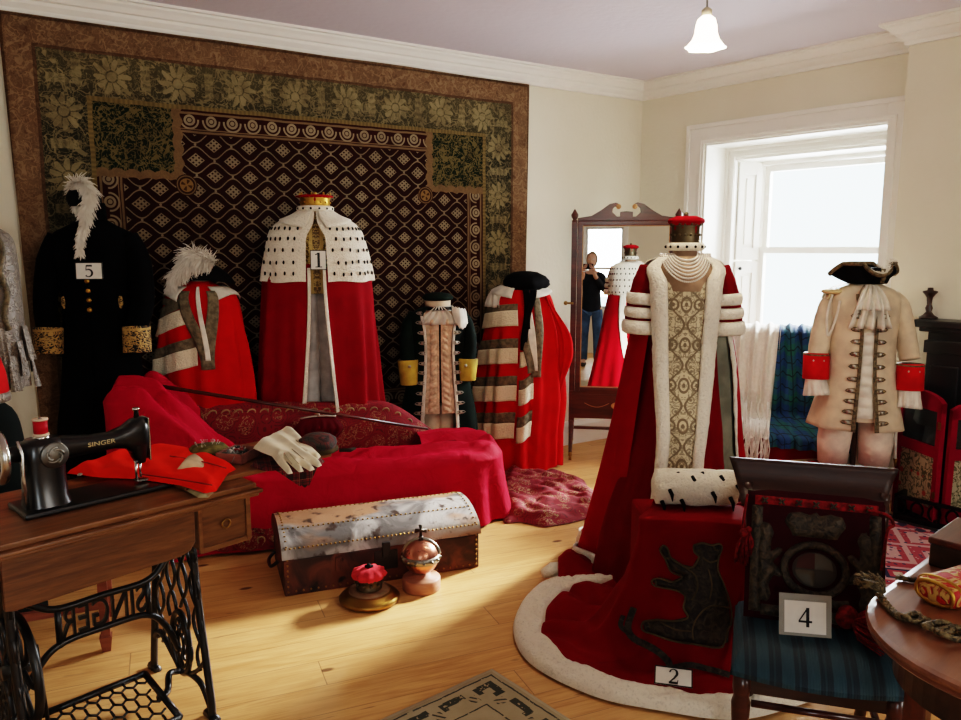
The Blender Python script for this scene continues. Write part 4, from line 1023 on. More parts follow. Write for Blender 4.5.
b = MB(); b.box((-HWM, -.014, .18), (HWM, .014, .2)); b.box((-HWM, -.02, ZM(417)), (HWM, .03, ZM(393))); b.box((-HWM - .02, -.026, ZM(393)), (HWM + .02, .034, ZM(390)))
ap = b.build('apron', M_mahog, cmir, bevel=.003, smooth=False)
b = MB(); zi = ZM(404)
for i in range(24): a = 2 * PI * i / 24
b.lathe([(.001, .0015), (.05, .0012), (.055, 0)], 24, M=T(0, -.021, zi, PI / 2) @ Matrix.Diagonal((1.4, .6, 1, 1)))
for sg in (-1, 1): b.tube([(sg * lerp(.09, .27, i / 12), -.021, zi + .018 - .03 * math.sin(PI * i / 12)) for i in range(13)], .004, 6, flat=.4)
b.build('inlay', M_inlay, ap)
tilt = R(1.2)
# frame and glass, tilted a little
Mt = T(0, 0, ZM(303), -tilt) @ T(0, 0, -ZM(303))
b = MB(); zb, zt = ZM(390), ZM(221); w = HWM - .022
for q in ((-w, -w + .036, zb, zt), (w - .036, w, zb, zt), (-w + .036, w - .036, zb, zb + .03), (-w + .036, w - .036, zt - .034, zt)): b.box((q[0], -.016, q[2]), (q[1], .016, q[3]), M=Mt)
fr = b.build('mirror_frame', M_mahog, cmir, bevel=.005, smooth=False)
b = MB(); b.box((-w + .03, -.0045, zb + .02), (w - .03, .006, zt - .026), M=Mt); mg_ = Mat('looking_glass', (236, 238, 236), .0, 1.); mg_.color(mg_.mix(mg_.noise(3.), (232, 234, 232), (240, 242, 240)))
b.build('mirror_glass', mg_, cmir, smooth=False)
b = MB()
for q in ((-w + .036, -w + .041, zb + .03, zt - .034), (w - .041, w - .036, zb + .03, zt - .034), (-w + .036, w - .036, zb + .03, zb + .035), (-w + .036, w - .036, zt - .039, zt - .034)): b.box((q[0], -.009, q[2]), (q[1], -.002, q[3]), M=Mt)
b.build('gilt_slip', M_inlay, fr, smooth=False)
# swan-neck pediment
b = MB()
prof = [(-w, 0), (-w, .02), (-w * .72, .035), (-w * .52, .075), (-w * .35, .118), (-w * .22, .128), (-w * .13, .112), (-w * .12, .09), (-w * .17, .085), (-w * .2, .098), (-w * .24, .1), (-w * .28, .085), (-w * .29, .06), (-w * .2, .03), (-w * .13, .028), (-w * .13, .062), (0, .066), (0, 0)]
prof = [(x, z + zt) for x, z in prof]
b.prism(prof, .026, M=Mt @ T(0, -.013, 0)); b.prism([(-x, z) for x, z in prof][::-1], .026, M=Mt @ T(0, -.013, 0))
pd = b.build('pediment', M_mahog, cmir, smooth=False, bevel=.003)
b = MB()
for sg in (-1, 1): b.disc((sg * w * .165, -.014, zt + .098), (0, -1, 0), .018, .008, 16)
b.build('rosette', M_inlay, pd)

# ================================================================== CHAISE AND ITS CLOTHS
aC = R(18)
O = gnd(505, 519); O = Vector((O.x - .02, O.y + .02, 0))
LC, DC = 1.93, .46
ch = thing('daybed', 'long daybed under the red velvet cloth, only its scroll back showing', 'daybed', O, aC)
b = MB(); b.box((-LC + .05, .05, .08), (-.05, DC - .03, .36)); b.build('seat', M_crimson, ch, bevel=.03)
for (lx_, ly_) in ((-LC + .1, .08), (-.1, .08), (-LC + .1, DC - .07), (-.1, DC - .07)):
    b = MB(); b.lathe([(.02, 0), (.028, .02), (.022, .05), (.03, .09)], 14, M=T(lx_, ly_, 0)); b.build('leg', M_dark, ch)
b = MB(); b.tube([(-LC + .06, .04, .60), (-LC + .06, DC - .02, .60)], .12, 18); b.build('scroll_end', M_crimson, ch)
mpz = Mat('paisley_velvet', (120, 10, 26), .8, sheen=.25); x, y, z = mpz.vec()
def paisley(m, base1, base2, light, dark, s=1.):
    v1 = m.voro(11. * s, feature='F1'); n1 = m.noise(30. * s, 3., dist=1.5)
    e = ((v1 * 46.).sin() * .5 + .5)
    c = m.mix(m.noise(5.), base1, base2); c = m.mix(e.gt(.8) * n1.gt(.45) * .6, c, dark); c = m.mix((n1 - .5).abs().lt(.025) * v1.lt(.5) * .75, c, light); return c
t1 = ((x * 2 * PI / .085).sin() * .018 + z - .0)
mpz.color(paisley(mpz, (112, 6, 24), (140, 12, 34), (170, 140, 100), (60, 6, 16)))
b = MB()
def ztop(xl): return .635 - .30 * sstep(-.62, -.08, xl) + .02 * math.sin(xl * 3)
def bk(u, v):
    xl = lerp(-LC + .1, -.05, u); zt_ = ztop(xl)
    if v < .5: return (xl, DC - .06 + .03 * sstep(.3, .5, v), lerp(.34, zt_ - .02, v * 2))
    a = (v - .5) * 2; return (xl, DC - .03 + .05 * math.sin(PI * a * .5) , zt_ - .02 + .022 * math.sin(PI * min(1, a * 1.2)) - (.32 * max(0, a - .5) * 2))
b.sheet(bk, 60, 24); b.build('back', mpz, ch, solid=.02)
b = MB()                      # row of embroidered scrolls along the back
M_scroll = cloth('gold_thread', (158, 136, 98), .5, 0, .2)
for i in range(17):
    xl = -1.52 + i * .068; z0 = ztop(xl) - .045
    b.tube([(xl + .03 * math.cos(R(200 - 250 * j / 9)) * (1 - j * .06), DC - .066 + .027, z0 + .024 * math.sin(R(200 - 250 * j / 9))) for j in range(10)], .005, 6)
b.build('scroll_embroidery', M_scroll, ch)

thr = thing('velvet_throw', 'great crimson velvet cloth draped over the daybed', 'cloth', O, aC)
def ramp(pts):
    return lambda v: next((lerp(a[1], b_[1], (v - a[0]) / (b_[0] - a[0])) for a, b_ in zip(pts, pts[1:]) if v <= b_[0]), pts[-1][1])
def perim(u):                 # footprint of the cloth: from the back left, along the left end, the front, round the right end
    path = [(-LC + .35, DC - .02), (-LC + .03, DC - .04), (-LC - .06, DC * .5), (-LC - .02, -.02), (-LC * .75, -.045), (-LC * .5, -.055), (-LC * .25, -.05), (-.12, -.04), (.02, .06), (.06, DC * .5), (.02, DC - .06), (-.12, DC + .0), (-.4, DC - .03)]
    c = perim.c = getattr(perim, 'c', None) or catmull([(p[0], p[1], 0) for p in path], 8)
    q = u * (len(c) - 1); i = min(len(c) - 2, int(q)); return c[i].lerp(c[i + 1], q - i)
def hump(x, y):
    h = .405 + .43 * sstep(-LC * .66, -LC * .97, x) - .02 * sstep(0, -.3, x) * 0
    h += .05 * sstep(DC * .55, DC, y) * sstep(-LC * .7, -LC * .4, x)
    return h
def drape(u, v):
    p = perim(u); cx_ = max(-LC + .22, min(-.2, p.x)); c_ = Vector((cx_, DC * .52, 0))
    fold = math.sin(u * 88 + 2.5 * math.sin(u * 23)) * .5 + math.sin(u * 47 + 1.) * .5
    if v < .55:                # hanging part, floor to the top edge
        t = v / .55; q = p + (p - c_).normalized() * (.055 * (1 - t) ** 1.5 + fold * .034 * (1 - t) ** .7)
        return Vector((q.x, q.y, lerp(.012, hump(p.x, p.y) - .055, t)))
    t = (v - .55) / .45; e = sstep(0, 1, t)
    q = p.lerp(c_, t * .97)
    r_ = hump(q.x, q.y) - .055 * (1 - min(1, t * 4)) ** 2
    w_ = .018 * math.sin(q.x * 5 + q.y * 30 + 3 * nz(q.x * 2, q.y * 2)) + .012 * abs(math.sin(q.x * 11 - q.y * 34 + 2 * nz(q.x * 3, q.y * 3))) + .012 * nz(q.x * 7, q.y * 11)
    lf = sstep(-LC * .55, -LC * .8, q.x); w_ += lf * .03 * math.sin((q.y * 46 + q.x * 20) + 3 * nz(q.x * 5, q.y * 5))
    r_ += w_ * min(1, t * 5)
    if q.y > DC * .5: r_ -= 0
    return Vector((q.x, q.y, r_))
b = MB(); b.sheet(drape, 330, 90)
M_throw = Mat('throw_velvet', (186, 4, 40), .75, sheen=.25, spec=.15); M_throw.color(M_throw.mix(M_throw.noise(7., 4.), (158, 0, 34), (186, 2, 52))); M_throw.bump(M_throw.noise(9., 3., dist=1.), .012)
b.build('velvet', M_throw, thr)
# end of the paisley cloth lying on the floor
sc = thing('paisley_cloth', 'end of red embroidered cloth lying crumpled on the floor beyond the daybed', 'cloth', gnd(555, 500), 0)
pl = [(497, 490), (505, 470), (530, 473), (560, 476), (584, 481), (588, 488), (600, 496), (601, 508), (592, 518), (570, 524), (545, 528), (520, 523), (505, 524), (498, 512)]
pg = [gnd(*q).to_2d() for q in pl]
b = MB(); puff(b, [tuple(q) for q in pg], .014, lambda x, y, d: (x, y, .006 + min(.028, d * .45) + min(1, d * 12) * (.03 * abs(nz(x * 7, y * 9)) + .022 * abs(math.sin(x * 12 + y * 20 + 3 * nz(x * 4, y * 4))) + .008 * nz(x * 22, y * 22))))
b.build('cloth', mpz, sc, world=True)
# lower fringe of the paisley cloth under the throw
b = MB(); b.sheet(lambda u, v: Vector(drape(lerp(.24, .56, u), .02 + v * .16)) + Vector((0, -.02 - .012 * math.sin(u * 120), .0)), 120, 6); b.build('paisley_hem', mpz, thr)
b = MB()
for i in range(26):
    p = Vector(drape(lerp(.24, .56, (i + .5) / 26), .1)) + Vector((0, -.034, 0)); b.tube([p + Vector((.018 * math.cos(R(a)), -.004, .018 * math.sin(R(a)))) for a in range(-40, 260, 30)], .004, 5)
b.build('hem_embroidery', M_scroll, thr)

# cane
pa, pb = at(121, 380, 3.78), at(428, 429, 4.33)
cn = thing('cane', 'long dark cane with silver knob laid along the daybed', 'cane', (pa + pb) / 2, 0)
d = (pb - pa).normalized()
b = MB(); b.tube([pa + d * .1, pb], [.011, .008], 10); b.build('shaft', M_mahog, cn, world=True)
b = MB(); b.tube([pa, pa + d * .012, pa + d * .03, pa + d * .045, pa + d * .1, pa + d * .12], [.006, .017, .02, .014, .012, .013], 14); b.build('knob', M_silver, cn, world=True)
# purse
pc = at(319, 436, 4.06)
pu = thing('handbag', 'dark red velvet purse with silver frame leaning on the daybed back', 'bag', (pc.x, 4.06, pc.z - .02), R(18))
b = MB(); b.sheet(lambda u, v: ((u - .5) * .27 * (.72 + .28 * math.sin(PI * min(1, v * 1.1))), -.035 * math.sin(PI * v) * math.sin(PI * u) ** .5 + .006 * math.sin(u * 40) * (1 - v), .005 + v * .115 + .01 * math.sin(PI * u) ), 40, 14)
b.sheet(lambda u, v: ((u - .5) * .27 * (.72 + .28 * math.sin(PI * min(1, v * 1.1))), .03 * math.sin(PI * v) * math.sin(PI * u) ** .5, .005 + v * .115 + .01 * math.sin(PI * u)), 40, 14); b.build('pouch', velvet('purse_velvet', (86, 6, 20), .3), pu)
b = MB(); b.tube([((i / 12 - .5) * .19, 0, .124 + .008 * math.sin(PI * i / 12)) for i in range(13)], .006, 8); b.ball((0, -.004, .14), .009, 6); b.build('clasp_frame', M_slv, pu)

# ================================================================== TRUNK
a = gnd(285, 597); e = gnd(479, 567); aT = math.atan2(e.y - a.y, e.x - a.x); LT = (e - a).length; DT = .45
tk = thing('trunk', 'battered dome-topped wooden trunk with studded lid before the daybed', 'trunk', a, aT)
mwd = Mat('worn_hide_lid', (120, 92, 70), .5); n1 = mwd.noise(5., 6., dist=1.); n2 = mwd.noise(2.2, 3., mwd.comb(*[q * s for q, s in zip(mwd.vec(), (.6, 1.6, 1.))]))
c = mwd.mix(n1.smooth(.38, .62), (96, 92, 90), (170, 166, 162)); c = mwd.mix(n2.smooth(.5, .56), c, (158, 120, 92)); c = mwd.mix(mwd.noise(16., 5.).smooth(.56, .68), c, (60, 44, 36)); mwd.color(c); mwd.bump(n1, .008)
mbd = Mat('worn_leather_front', (70, 34, 22), .6); n1 = mbd.noise(7., 6., dist=1.); c = mbd.mix(n1.smooth(.35, .65), (44, 20, 14), (104, 54, 36)); c = mbd.mix(mbd.noise(13., 5.).smooth(.6, .7), c, (24, 14, 10)); mbd.color(c); mbd.bump(n1, .006)
HB, HR = .165, .205
b = MB(); b.box((0, 0, 0), (LT, DT, HB)); b.build('trunk_body', mbd, tk, bevel=.006, smooth=False)
b = MB()
def dome(y): t = y / DT; return HB + .035 + (HR + .045 - HB) * math.sin(PI * min(1, max(0, t))) ** .62
ys = [-.008] + [DT * i / 22 for i in range(23)] + [DT + .008]
row = [(-.008, HB + .004)] + [(q, dome(q)) for q in [DT * i / 22 for i in range(23)]] + [(DT + .008, HB + .004)]
rows = [[(-.008 + (LT + .016) * j / 30, y_ , z_ + .003 * nz(j * .7, y_ * 9)) for y_, z_ in row] for j in range(31)]
b.grid(rows); b.build('lid', mwd, tk, smooth=True)
for xe in (-.0085, LT + .0085):
    b = MB(); b.add([(xe, y_, z_) for y_, z_ in row], [tuple(range(len(row)))]); b.build('lid_end', mbd, tk, smooth=False)
b = MB()
def stud(p, n_): b.disc(p, n_, .0048, .004, 6)
for i in range(46): stud((LT * (i + .5) / 46, .006, dome(0.006) + .001), (0, -.6, .8)); 
for i in range(40): stud((LT * (i + .5) / 40, .11, dome(.11)), (0, -.2, 1)); stud((LT * (i + .5) / 40, .30, dome(.30)), (0, .2, 1))
for i in range(18):
    yq = DT * (i + .5) / 18
    for xq in (.014, LT - .014): stud((xq, yq, dome(yq)), (0, 0, 1))
for i in range(28): stud((LT * (i + .5) / 28, -.001, .02), (0, -1, 0)); 
for i in range(7):
    for xq in (.015, LT - .015): stud((xq, -.001, .02 + i * .024), (0, -1, 0))
o = b.build('studs', M_brass, tk); o['kind'] = 'stuff'
b = MB(); b.box((LT * .44, -.006, .06), (LT * .56, .0, .15)); b.box((LT * .48, -.014, .12), (LT * .52, -.002, .19)); b.build('lock_plate', plain('rusty_iron', (36, 28, 24), .6), tk, bevel=.003, smooth=False)
b = MB(); b.box((LT * .245, -.01, .085), (LT * .275, .0, .15)); b.build('leather_strap', mbd, tk, bevel=.003, smooth=False)
for sx in (-1, 1):
    xe = -.01 if sx < 0 else LT + .01; b = MB(); b.tube(catmull([(xe, DT * .36, .1), (xe + sx * .03, DT * .4, .075), (xe + sx * .03, DT * .6, .075), (xe, DT * .64, .1)], 5), .008, 8); b.build('handle', M_iron, tk)

# coronet on stand and orb on stand, before the trunk
p = gnd(369.5, 600)
st = thing('display_stand', 'low round brass-edged wooden stand under the red ruffled coronet', 'stand', p, 0)
b = MB(); b.lathe([(.118, 0), (.128, .008), (.13, .02), (.12, .03), (.108, .034), (.104, .042), (.09, .046)], 40); b.build('moulded_base', M_brass, st)
b = MB(); b.lathe([(.088, .044), (.085, .054), (.06, .057), (.001, .057)], 32, cap=False); b.build('top_pad', woodm('pale_stand_wood', (112, 84, 62), (146, 116, 88)), st)
c1 = thing('coronet', 'tarnished little coronet with red ruffled cap on the brass-edged stand', 'coronet', p + Vector((0, 0, .0565)), 0)
b = MB(); b.lathe([(.054, 0), (.056, .006), (.052, .012), (.053, .04), (.058, .046), (.054, .048)], 32, cap=False)
for i in range(10): b.ball((.055 * math.cos(i * .628), .055 * math.sin(i * .628), .026), .008, 6)
b.build('coronet_band', metalm('black_silver', (92, 84, 70), .45), c1)
b = MB(); b.lathe([(.05, .04), (.064, .052), (.072, .064), (.068, .076), (.05, .086), (.03, .092), (.001, .09)], 60, mod=lambda a, j: 1 + (.09 if 0 < j < 5 else 0) * math.sin(9 * a + j * .6) + .03 * math.sin(21 * a), cap=False)
b.build('ruffled_cap', velvet('rose_red_velvet', (196, 56, 64), .5), c1)
b = MB(); b.ball((0, 0, .098), .012, 8); b.ball((.012, .006, .095), .008, 6); b.ball((-.012, .004, .095), .008, 6); b.build('finial', M_spot, c1)
p = gnd(421.5, 588)
s2 = thing('display_stand', 'round pinkish wooden block under the copper orb', 'stand', p, 0)
b = MB(); b.lathe([(.082, 0), (.085, .004), (.085, .052), (.08, .058), (.045, .06), (.04, .07)], 40); b.build('block', woodm('pink_wood', (160, 106, 82), (190, 140, 112), .5), s2)
ob = thing('orb', 'copper royal orb with jewelled silver band and cross in front of the trunk', 'orb', p + Vector((0, 0, .07)), 0)
b = MB(); b.ball((0, 0, .079), .079, 24); b.build('globe', metalm('copper', (206, 140, 116), .28), ob)
b = MB(); b.lathe([(.0785, .062), (.083, .063), (.083, .092), (.0785, .093)], 40, cap=False); b.tube([(.082 * math.cos(R(q)), 0, .079 + .082 * math.sin(R(q))) for q in range(10, 171, 8)], .009, 8, flat=.5)
for i in range(14): b.ball((.083 * math.cos(i * .449), .083 * math.sin(i * .449), .0775), .008, 6)
bd = b.build('jewelled_band', metalm('old_silver', (150, 146, 136), .35), ob)
b = MB()
for i in range(14): b.ball((.09 * math.cos(i * .449), .09 * math.sin(i * .449), .0775), .004, 5)
b.build('jewels', M_iron, bd)
b = MB(); b.lathe([(.014, .156), (.008, .166), (.01, .174)], 12); b.prism([(-.007, .17), (-.005, .195), (-.026, .19), (-.026, .208), (-.006, .205), (-.009, .226), (.009, .226), (.006, .205), (.026, .208), (.026, .19), (.005, .195), (.007, .17)], .01, M=T(0, -.005, 0)); b.build('cross', metalm('dark_silver', (96, 92, 84), .4), ob)

# ================================================================== MANTLE OVER ITS PLINTH
# world-space sheet: top of the plinth, front fall, spread on the floor
tz = .545
TL, TR = gnd(655, 499, tz), gnd(752, 503, tz)         # back edge of the top
FL, FR = gnd(641, 515, tz), gnd(752, 522, tz)
FL = Vector((FL.x, FL.y, tz)); 
FL, FR = gnd(640, 516, tz), gnd(748, 521, tz)
mant = thing('velvet_mantle', 'crimson velvet mantle with white fur border and bear embroidery spread over a plinth', 'mantle', ((FL + FR) / 2) * Vector((1, 1, 0)) if False else Vector(((FL.x + FR.x) / 2, FL.y + .05, 0)), 0)
PLN = thing('display_plinth', 'low plinth hidden under the bear mantle', 'plinth', mant.location, 0)
b = MB(); b.box((-.16, .0, 0), (.17, .24, tz - .03)); b.build('block', M_mantle, PLN, smooth=False, bevel=.01)
top_pts = [TR + Vector((.02, .03, 0)), TL + Vector((.03, .03, 0)), TL + Vector((0, .0, 0)), (TL + FL) / 2, FL, FL.lerp(FR, .33), FL.lerp(FR, .66), FR, FR + Vector((.03, .05, 0)), FR + Vector((.05, .2, 0))]
out_px = [(700, 575), (620, 572), (556, 583), (528, 600), (514, 630), (530, 665), (590, 697), (655, 712), (740, 722), (815, 702)]
out_pts = [gnd(*q) for q in out_px]
out_pts[0] = Vector((.98, 3.2, 0)); out_pts[1] = Vector((.66, 3.3, 0))
tc_ = catmull(top_pts, 10); oc_ = catmull(out_pts, 10)
def pick(c, u): q = u * (len(c) - 1); i = min(len(c) - 2, int(q)); return c[i].lerp(c[i + 1], q - i)
ctr = (TL + FR) / 2
def mfn(u, v):
    t0 = pick(tc_, u); o0 = pick(oc_, u)
    if v < .18:
        t = v / .18; q = ctr.lerp(t0, t); return Vector((q.x, q.y, tz + .004 * nz(q.x * 9, q.y * 9) - .012 * max(0, t - .8) * 5 * (t > .8)))
    t = (v - .18) / .82
    # profile: falls quickly, then runs out along the floor
    fall = 1 - (1 - sstep(0, .5, t)) ; k = t ** 1.5
    q = t0.lerp(o0, .12 * sstep(0, .3, t) + .88 * max(0, (t - .22) / .78) ** 1.12)
    zz_ = tz - .012 - (tz - .03) * sstep(-.12, .58, t)
    zz_ = lerp(zz_, .02, sstep(.5, .7, t))
    fold = math.sin(u * 40 + 1.5 * math.sin(u * 13)) * .6 + math.sin(u * 71) * .4
    d_ = (o0 - t0); d_.z = 0; d_.normalize()
    q = q + d_ * fold * .022 * sstep(.05, .4, t) * sstep(.95, .6, t)
    wr_ = .02 * abs(nz(q.x * 7, q.y * 7, 2)) + .05 * abs(math.sin(q.x * 13 + q.y * 17 + 3 * nz(q.x * 4, q.y * 4))) ** 1.6 * sstep(.38, .55, t) * sstep(.9, .72, t) * sstep(.6, .35, u)
    return Vector((q.x, q.y, max(.012, zz_ + wr_ * sstep(.3, .55, t) * sstep(1.0, .85, t))))
NU, NV = 200, 90
rowsM = [[mfn(i / (NU - 1), j / (NV - 1)) for i in range(NU)] for j in range(NV)]
b = MB(); b.grid(rowsM); b.build('velvet', M_mantle, mant, world=True)
fc_ = [f for f in b.f]; bvM = BVHTree.FromPolygons([tuple(p) for p in b.v], b.f)
b = MB()
def ffn(u, v):
    p = mfn(lerp(.08, 1, u), lerp(.835 + .012 * math.sin(u * 50), 1.005, v)); h = .028 * math.sin(PI * v) ** .5
    return p + Vector((0, 0, h + .012 * nz(p.x * 40, p.y * 40) * math.sin(PI * v) - (.01 if v in (0, 1) else 0)))
b.sheet(ffn, 260, 18); b.build('fur_border', M_fur, mant, world=True)
# turned-back fur corner at the left
b = MB(); b.tube([gnd(543, 580) + Vector((0, 0, .03)), gnd(552, 578) + Vector((0, 0, .04)), gnd(566, 578) + Vector((0, 0, .05))], [.022, .034, .03], 10); b.build('fur_corner', M_fur, mant, world=True)
b = MB(); b.sheet(lambda u, v: gnd(lerp(558, 632, u), lerp(588, 566 - 6 * u, v)) + Vector((0, 0, .02 + .07 * math.sin(PI * v) * (1 + .5 * math.sin(u * 9)) + .02 * nz(u * 6, v * 6))), 30, 16); b.build('velvet_fold', M_mantle, mant, world=True)
def on_surface(bv, x, y, lift):
    r = ray(x, y).normalized(); h_, n_, i_, d_ = bv.ray_cast(Vector((0, 0, H)), r)
    if h_ is None: return None
    if n_.dot(r) > 0: n_ = -n_
    return h_ + n_ * lift
cr = lambda L, sx, ox, oy: [(x / sx + ox, y / sx + oy) for x, y in L]
bear = cr([(497, 268), (520, 262), (545, 268), (563, 264), (570, 275), (562, 300), (560, 330), (575, 370), (588, 420), (592, 470), (588, 520), (560, 532), (480, 522), (420, 508), (372, 490), (368, 470), (385, 462), (440, 465), (480, 455), (470, 430), (475, 400), (450, 385), (400, 372), (390, 358), (410, 352), (445, 362), (470, 350), (440, 335), (425, 305), (410, 280), (418, 268), (430, 275), (440, 300), (470, 320), (495, 325), (510, 300), (498, 285)], 2.573, 500, 440)
mbear = Mat('bear_applique', (52, 46, 36), .7); q = mbear.noise(34., 4., dist=1.5); mbear.color(mbear.mix(q.smooth(.35, .65), (30, 22, 18), (64, 54, 42))); mbear.bump(q, .01)
b = MB(); puff(b, bear, 1.0, lambda x, y, d: on_surface(bvM, x, y, .002 + .016 * min(1, d / 6) ** .6)); b.build('bear_embroidery', mbear, mant, world=True)
b = MB()
strokes = [bear + [bear[0]]] + [cr(L, 2.573, 500, 440) for L in ([(520, 300), (540, 312), (560, 306)], [(470, 320), (500, 345), (505, 380), (490, 410)], [(588, 430), (550, 425), (515, 445), (495, 480), (500, 515)], [(420, 470), (450, 485), (490, 490)], [(535, 330), (545, 370), (540, 410)], [(425, 300), (436, 300)], [(400, 358), (402, 372)], [(385, 468), (392, 485)], [(508, 280), (514, 282)], [(548, 268), (552, 280), (560, 280)])]
for L in strokes:
    Lc = [(p.x, p.y) for p in (catmull([(x, y, 0) for x, y in L], 4))]
    ps = [on_surface(bvM, x, y, .017) for x, y in Lc]
    if None not in ps: b.tube(ps, .0035, 5)
b.build('outline_cord', cloth('bear_cord', (92, 80, 58), .7), mant, world=True)
b = MB()
for L, w in (([(345, 430), (330, 480), (345, 510), (400, 540), (432, 570), (436, 598)], 14), ([(318, 450), (312, 478), (340, 500)], 10), ([(436, 590), (490, 580), (540, 592), (590, 606)], 13)):
    L = cr(L, 2.573, 500, 440); Lc = [(p.x, p.y) for p in catmull([(x, y, 0) for x, y in L], 6)]
    rr = ribbon(Lc, w / 2.0); 
    for qd in rr:
        ps = [on_surface(bvM, x, y, .006) for x, y in qd]
        if None not in ps: b.add(ps, [(0, 1, 2, 3)])
b.build('scroll_embroidery', mbear, mant, world=True)
pcd = gnd(673, 692, .03)
k2 = card('2', .125, .062, pcd + Vector((0, .0, .022)), R(-14), R(-48), 'small white card numbered 2 propped on the fur border of the bear mantle', .8)
# ermine muff on the plinth
pm = (TL + TR + FL + FR) / 4
pl_, pr_ = gnd(655, 507, tz), gnd(741, 511, tz)
mf_ = thing('ermine_muff', 'plump white ermine muff with black tails lying on the velvet-covered plinth', 'muff', ((pl_ + pr_) / 2) * Vector((1, 1, 0)) if False else Vector(((pl_.x + pr_.x) / 2, (pl_.y + pr_.y) / 2 + .05, tz)), R(-5))
b = MB(); Lm = .158
def muff(u, v):
    a = 2 * PI * u; s_ = 2 * v - 1; r_ = .069 * (1 - .10 * abs(s_) ** 4) * (1 if abs(s_) < .98 else .5) * (1 + .09 * nz(math.cos(a) * 2, math.sin(a) * 2, v * 5) + .03 * nz(math.cos(a) * 9, math.sin(a) * 9, v * 24))
    return (s_ * Lm, math.cos(a) * r_ * 1.1, .068 + math.sin(a) * r_ * (1 if math.sin(a) > 0 else .95))
b.sheet(muff, 40, 26, cu=True)
for e_ in (0, 1): b.add([muff(i / 40, e_) for i in range(40)], [tuple(range(40))])
b.build('fur_roll', M_furw, mf_)
for (sx, an, tl) in ((-.13, 215, 1), (-.105, 170, 1), (-.06, 205, 1), (-.02, 125, .7), (.02, 105, .8), (.05, 175, .9), (.085, 120, .8), (.115, 190, 1.2), (-.07, 110, .7), (.14, 150, .8)):
    a = R(an); b = MB(); p0 = Vector((sx, math.cos(a) * .074, .068 + math.sin(a) * .066)); b.tube([p0, p0 + Vector((.008, -.014, -.016 * tl)), p0 + Vector((.01, -.016, -.04 * tl))], [.008, .0075, .002], 6); b.build('ermine_tail', M_spot, mf_)
# ================================================================== PRIE-DIEU CHAIR, BURSE, CARD 4
kc = R(-16.3); chl = Vector((.985, 2.07, 0))
pc_ = thing('prie_dieu_chair', 'low dark wooden prayer chair with blue striped seat and broad top rail', 'chair', chl, kc)
ms_ = Mat('blue_striped_rep', (30, 62, 76), .6); x, y, z = ms_.vec(); s_ = (x / .062 + 20.).frac(); ms_.color(ms_.mix((s_.lt(.5) + s_.between(.68, .76) * .5).min(1.) * .8, (12, 40, 54), (38, 74, 86))); ms_.bump((x * 900.).sin(), .0004)
b = MB()
def seat(u, v):
    x_ = (u - .5) * 2; y_ = lerp(-.235, .17, v); hw_ = lerp(.222, .195, v)
    bow = -.035 * (1 - x_ * x_) * (1 - v); e_ = min(1, min((1 - abs(x_)) * 5, v * 5 + .0, (1 - v) * 5)) 
    return (x_ * hw_ - .03, y_ + bow, .375 + .05 * max(0, e_) ** .5 + .012 * (1 - x_ * x_) * math.sin(PI * v))
b.sheet(seat, 40, 30)
def skirt(u, v):
    per = [(0, 1), (0, 0), (1, 0), (1, 1), (0, 1)]; q = u * 4; i = min(3, int(q)); f = q - i
    a_, c_ = per[i], per[i + 1]; s0 = seat(lerp(a_[0], c_[0], f), lerp(a_[1], c_[1], f)); return (s0[0] * 1.005, s0[1], lerp(.362, s0[2], v))
b.sheet(skirt, 121, 4); b.build('seat', ms_, pc_)
b = MB()
for q in ((-.225, -.21, .165, -.19), (-.215, .13, .15, .15), (-.23, -.21, -.21, .15), (.15, -.21, .17, .15)): b.box((q[0], q[1], .30), (q[2], q[3], .345))
b.build('seat_rail', M_dark, pc_, smooth=False, bevel=.003)
tl_ = [(.014, 0), (.018, .012), (.013, .03), (.02, .07), (.024, .1), (.017, .125), (.022, .14), (.017, .16), (.024, .23), (.026, .27), (.02, .29), (.024, .31), (.024, .36)]
for (lx_, ly_) in ((-.22, -.205), (.16, -.205)):
    b = MB(); b.lathe(tl_, 16, M=T(lx_, ly_, 0)); b.build('leg', M_mahog, pc_)
for sx in (-1, 1):
    b = MB(); b.tube(catmull([(sx * .17, .24, 0), (sx * .17, .17, .2), (sx * .17, .15, .38), (sx * .185, .20, .6), (sx * .2, .27, .75)], 6), .017, 10); b.build('back_post', M_dark, pc_)
b = MB(); b.tube([(-.22, -.205, .16), (-.17, .19, .16)], .011, 8); b.build('stretcher', M_mahog, pc_)
b = MB(); b.tube([(.16, -.205, .16), (.165, .19, .16)], .011, 8); b.build('stretcher', M_mahog, pc_)
b = MB(); b.tube([(-.178, -.02, .16), (.178, -.02, .16)], .011, 8); b.build('stretcher', M_mahog, pc_)
b = MB(); b.tube([(-.17, .215, .11), (.17, .215, .11)], .011, 8); b.build('stretcher', M_mahog, pc_)
b = MB(); b.box((-.19, .17, .44), (.19, .19, .70)); b.build('back_panel', M_dark, pc_, smooth=False, bevel=.004)
b = MB()
def rail(u, v):        # sloping, slightly hollow shelf rail, ends flaring
    x_ = (u - .5) * 2; w_ = lerp(.21, .25, v ** 1.5); return (x_ * w_ - .01, lerp(.20, .30, v) - .03 * math.sin(PI * v) * -1, lerp(.705, .825, v) - .014 * math.sin(PI * v))
b.sheet(rail, 24, 12); b.build('top_rail', woodm('polished_rosewood', (34, 17, 11), (62, 32, 20), .5, 0, 8., .0), pc_, solid=.022)

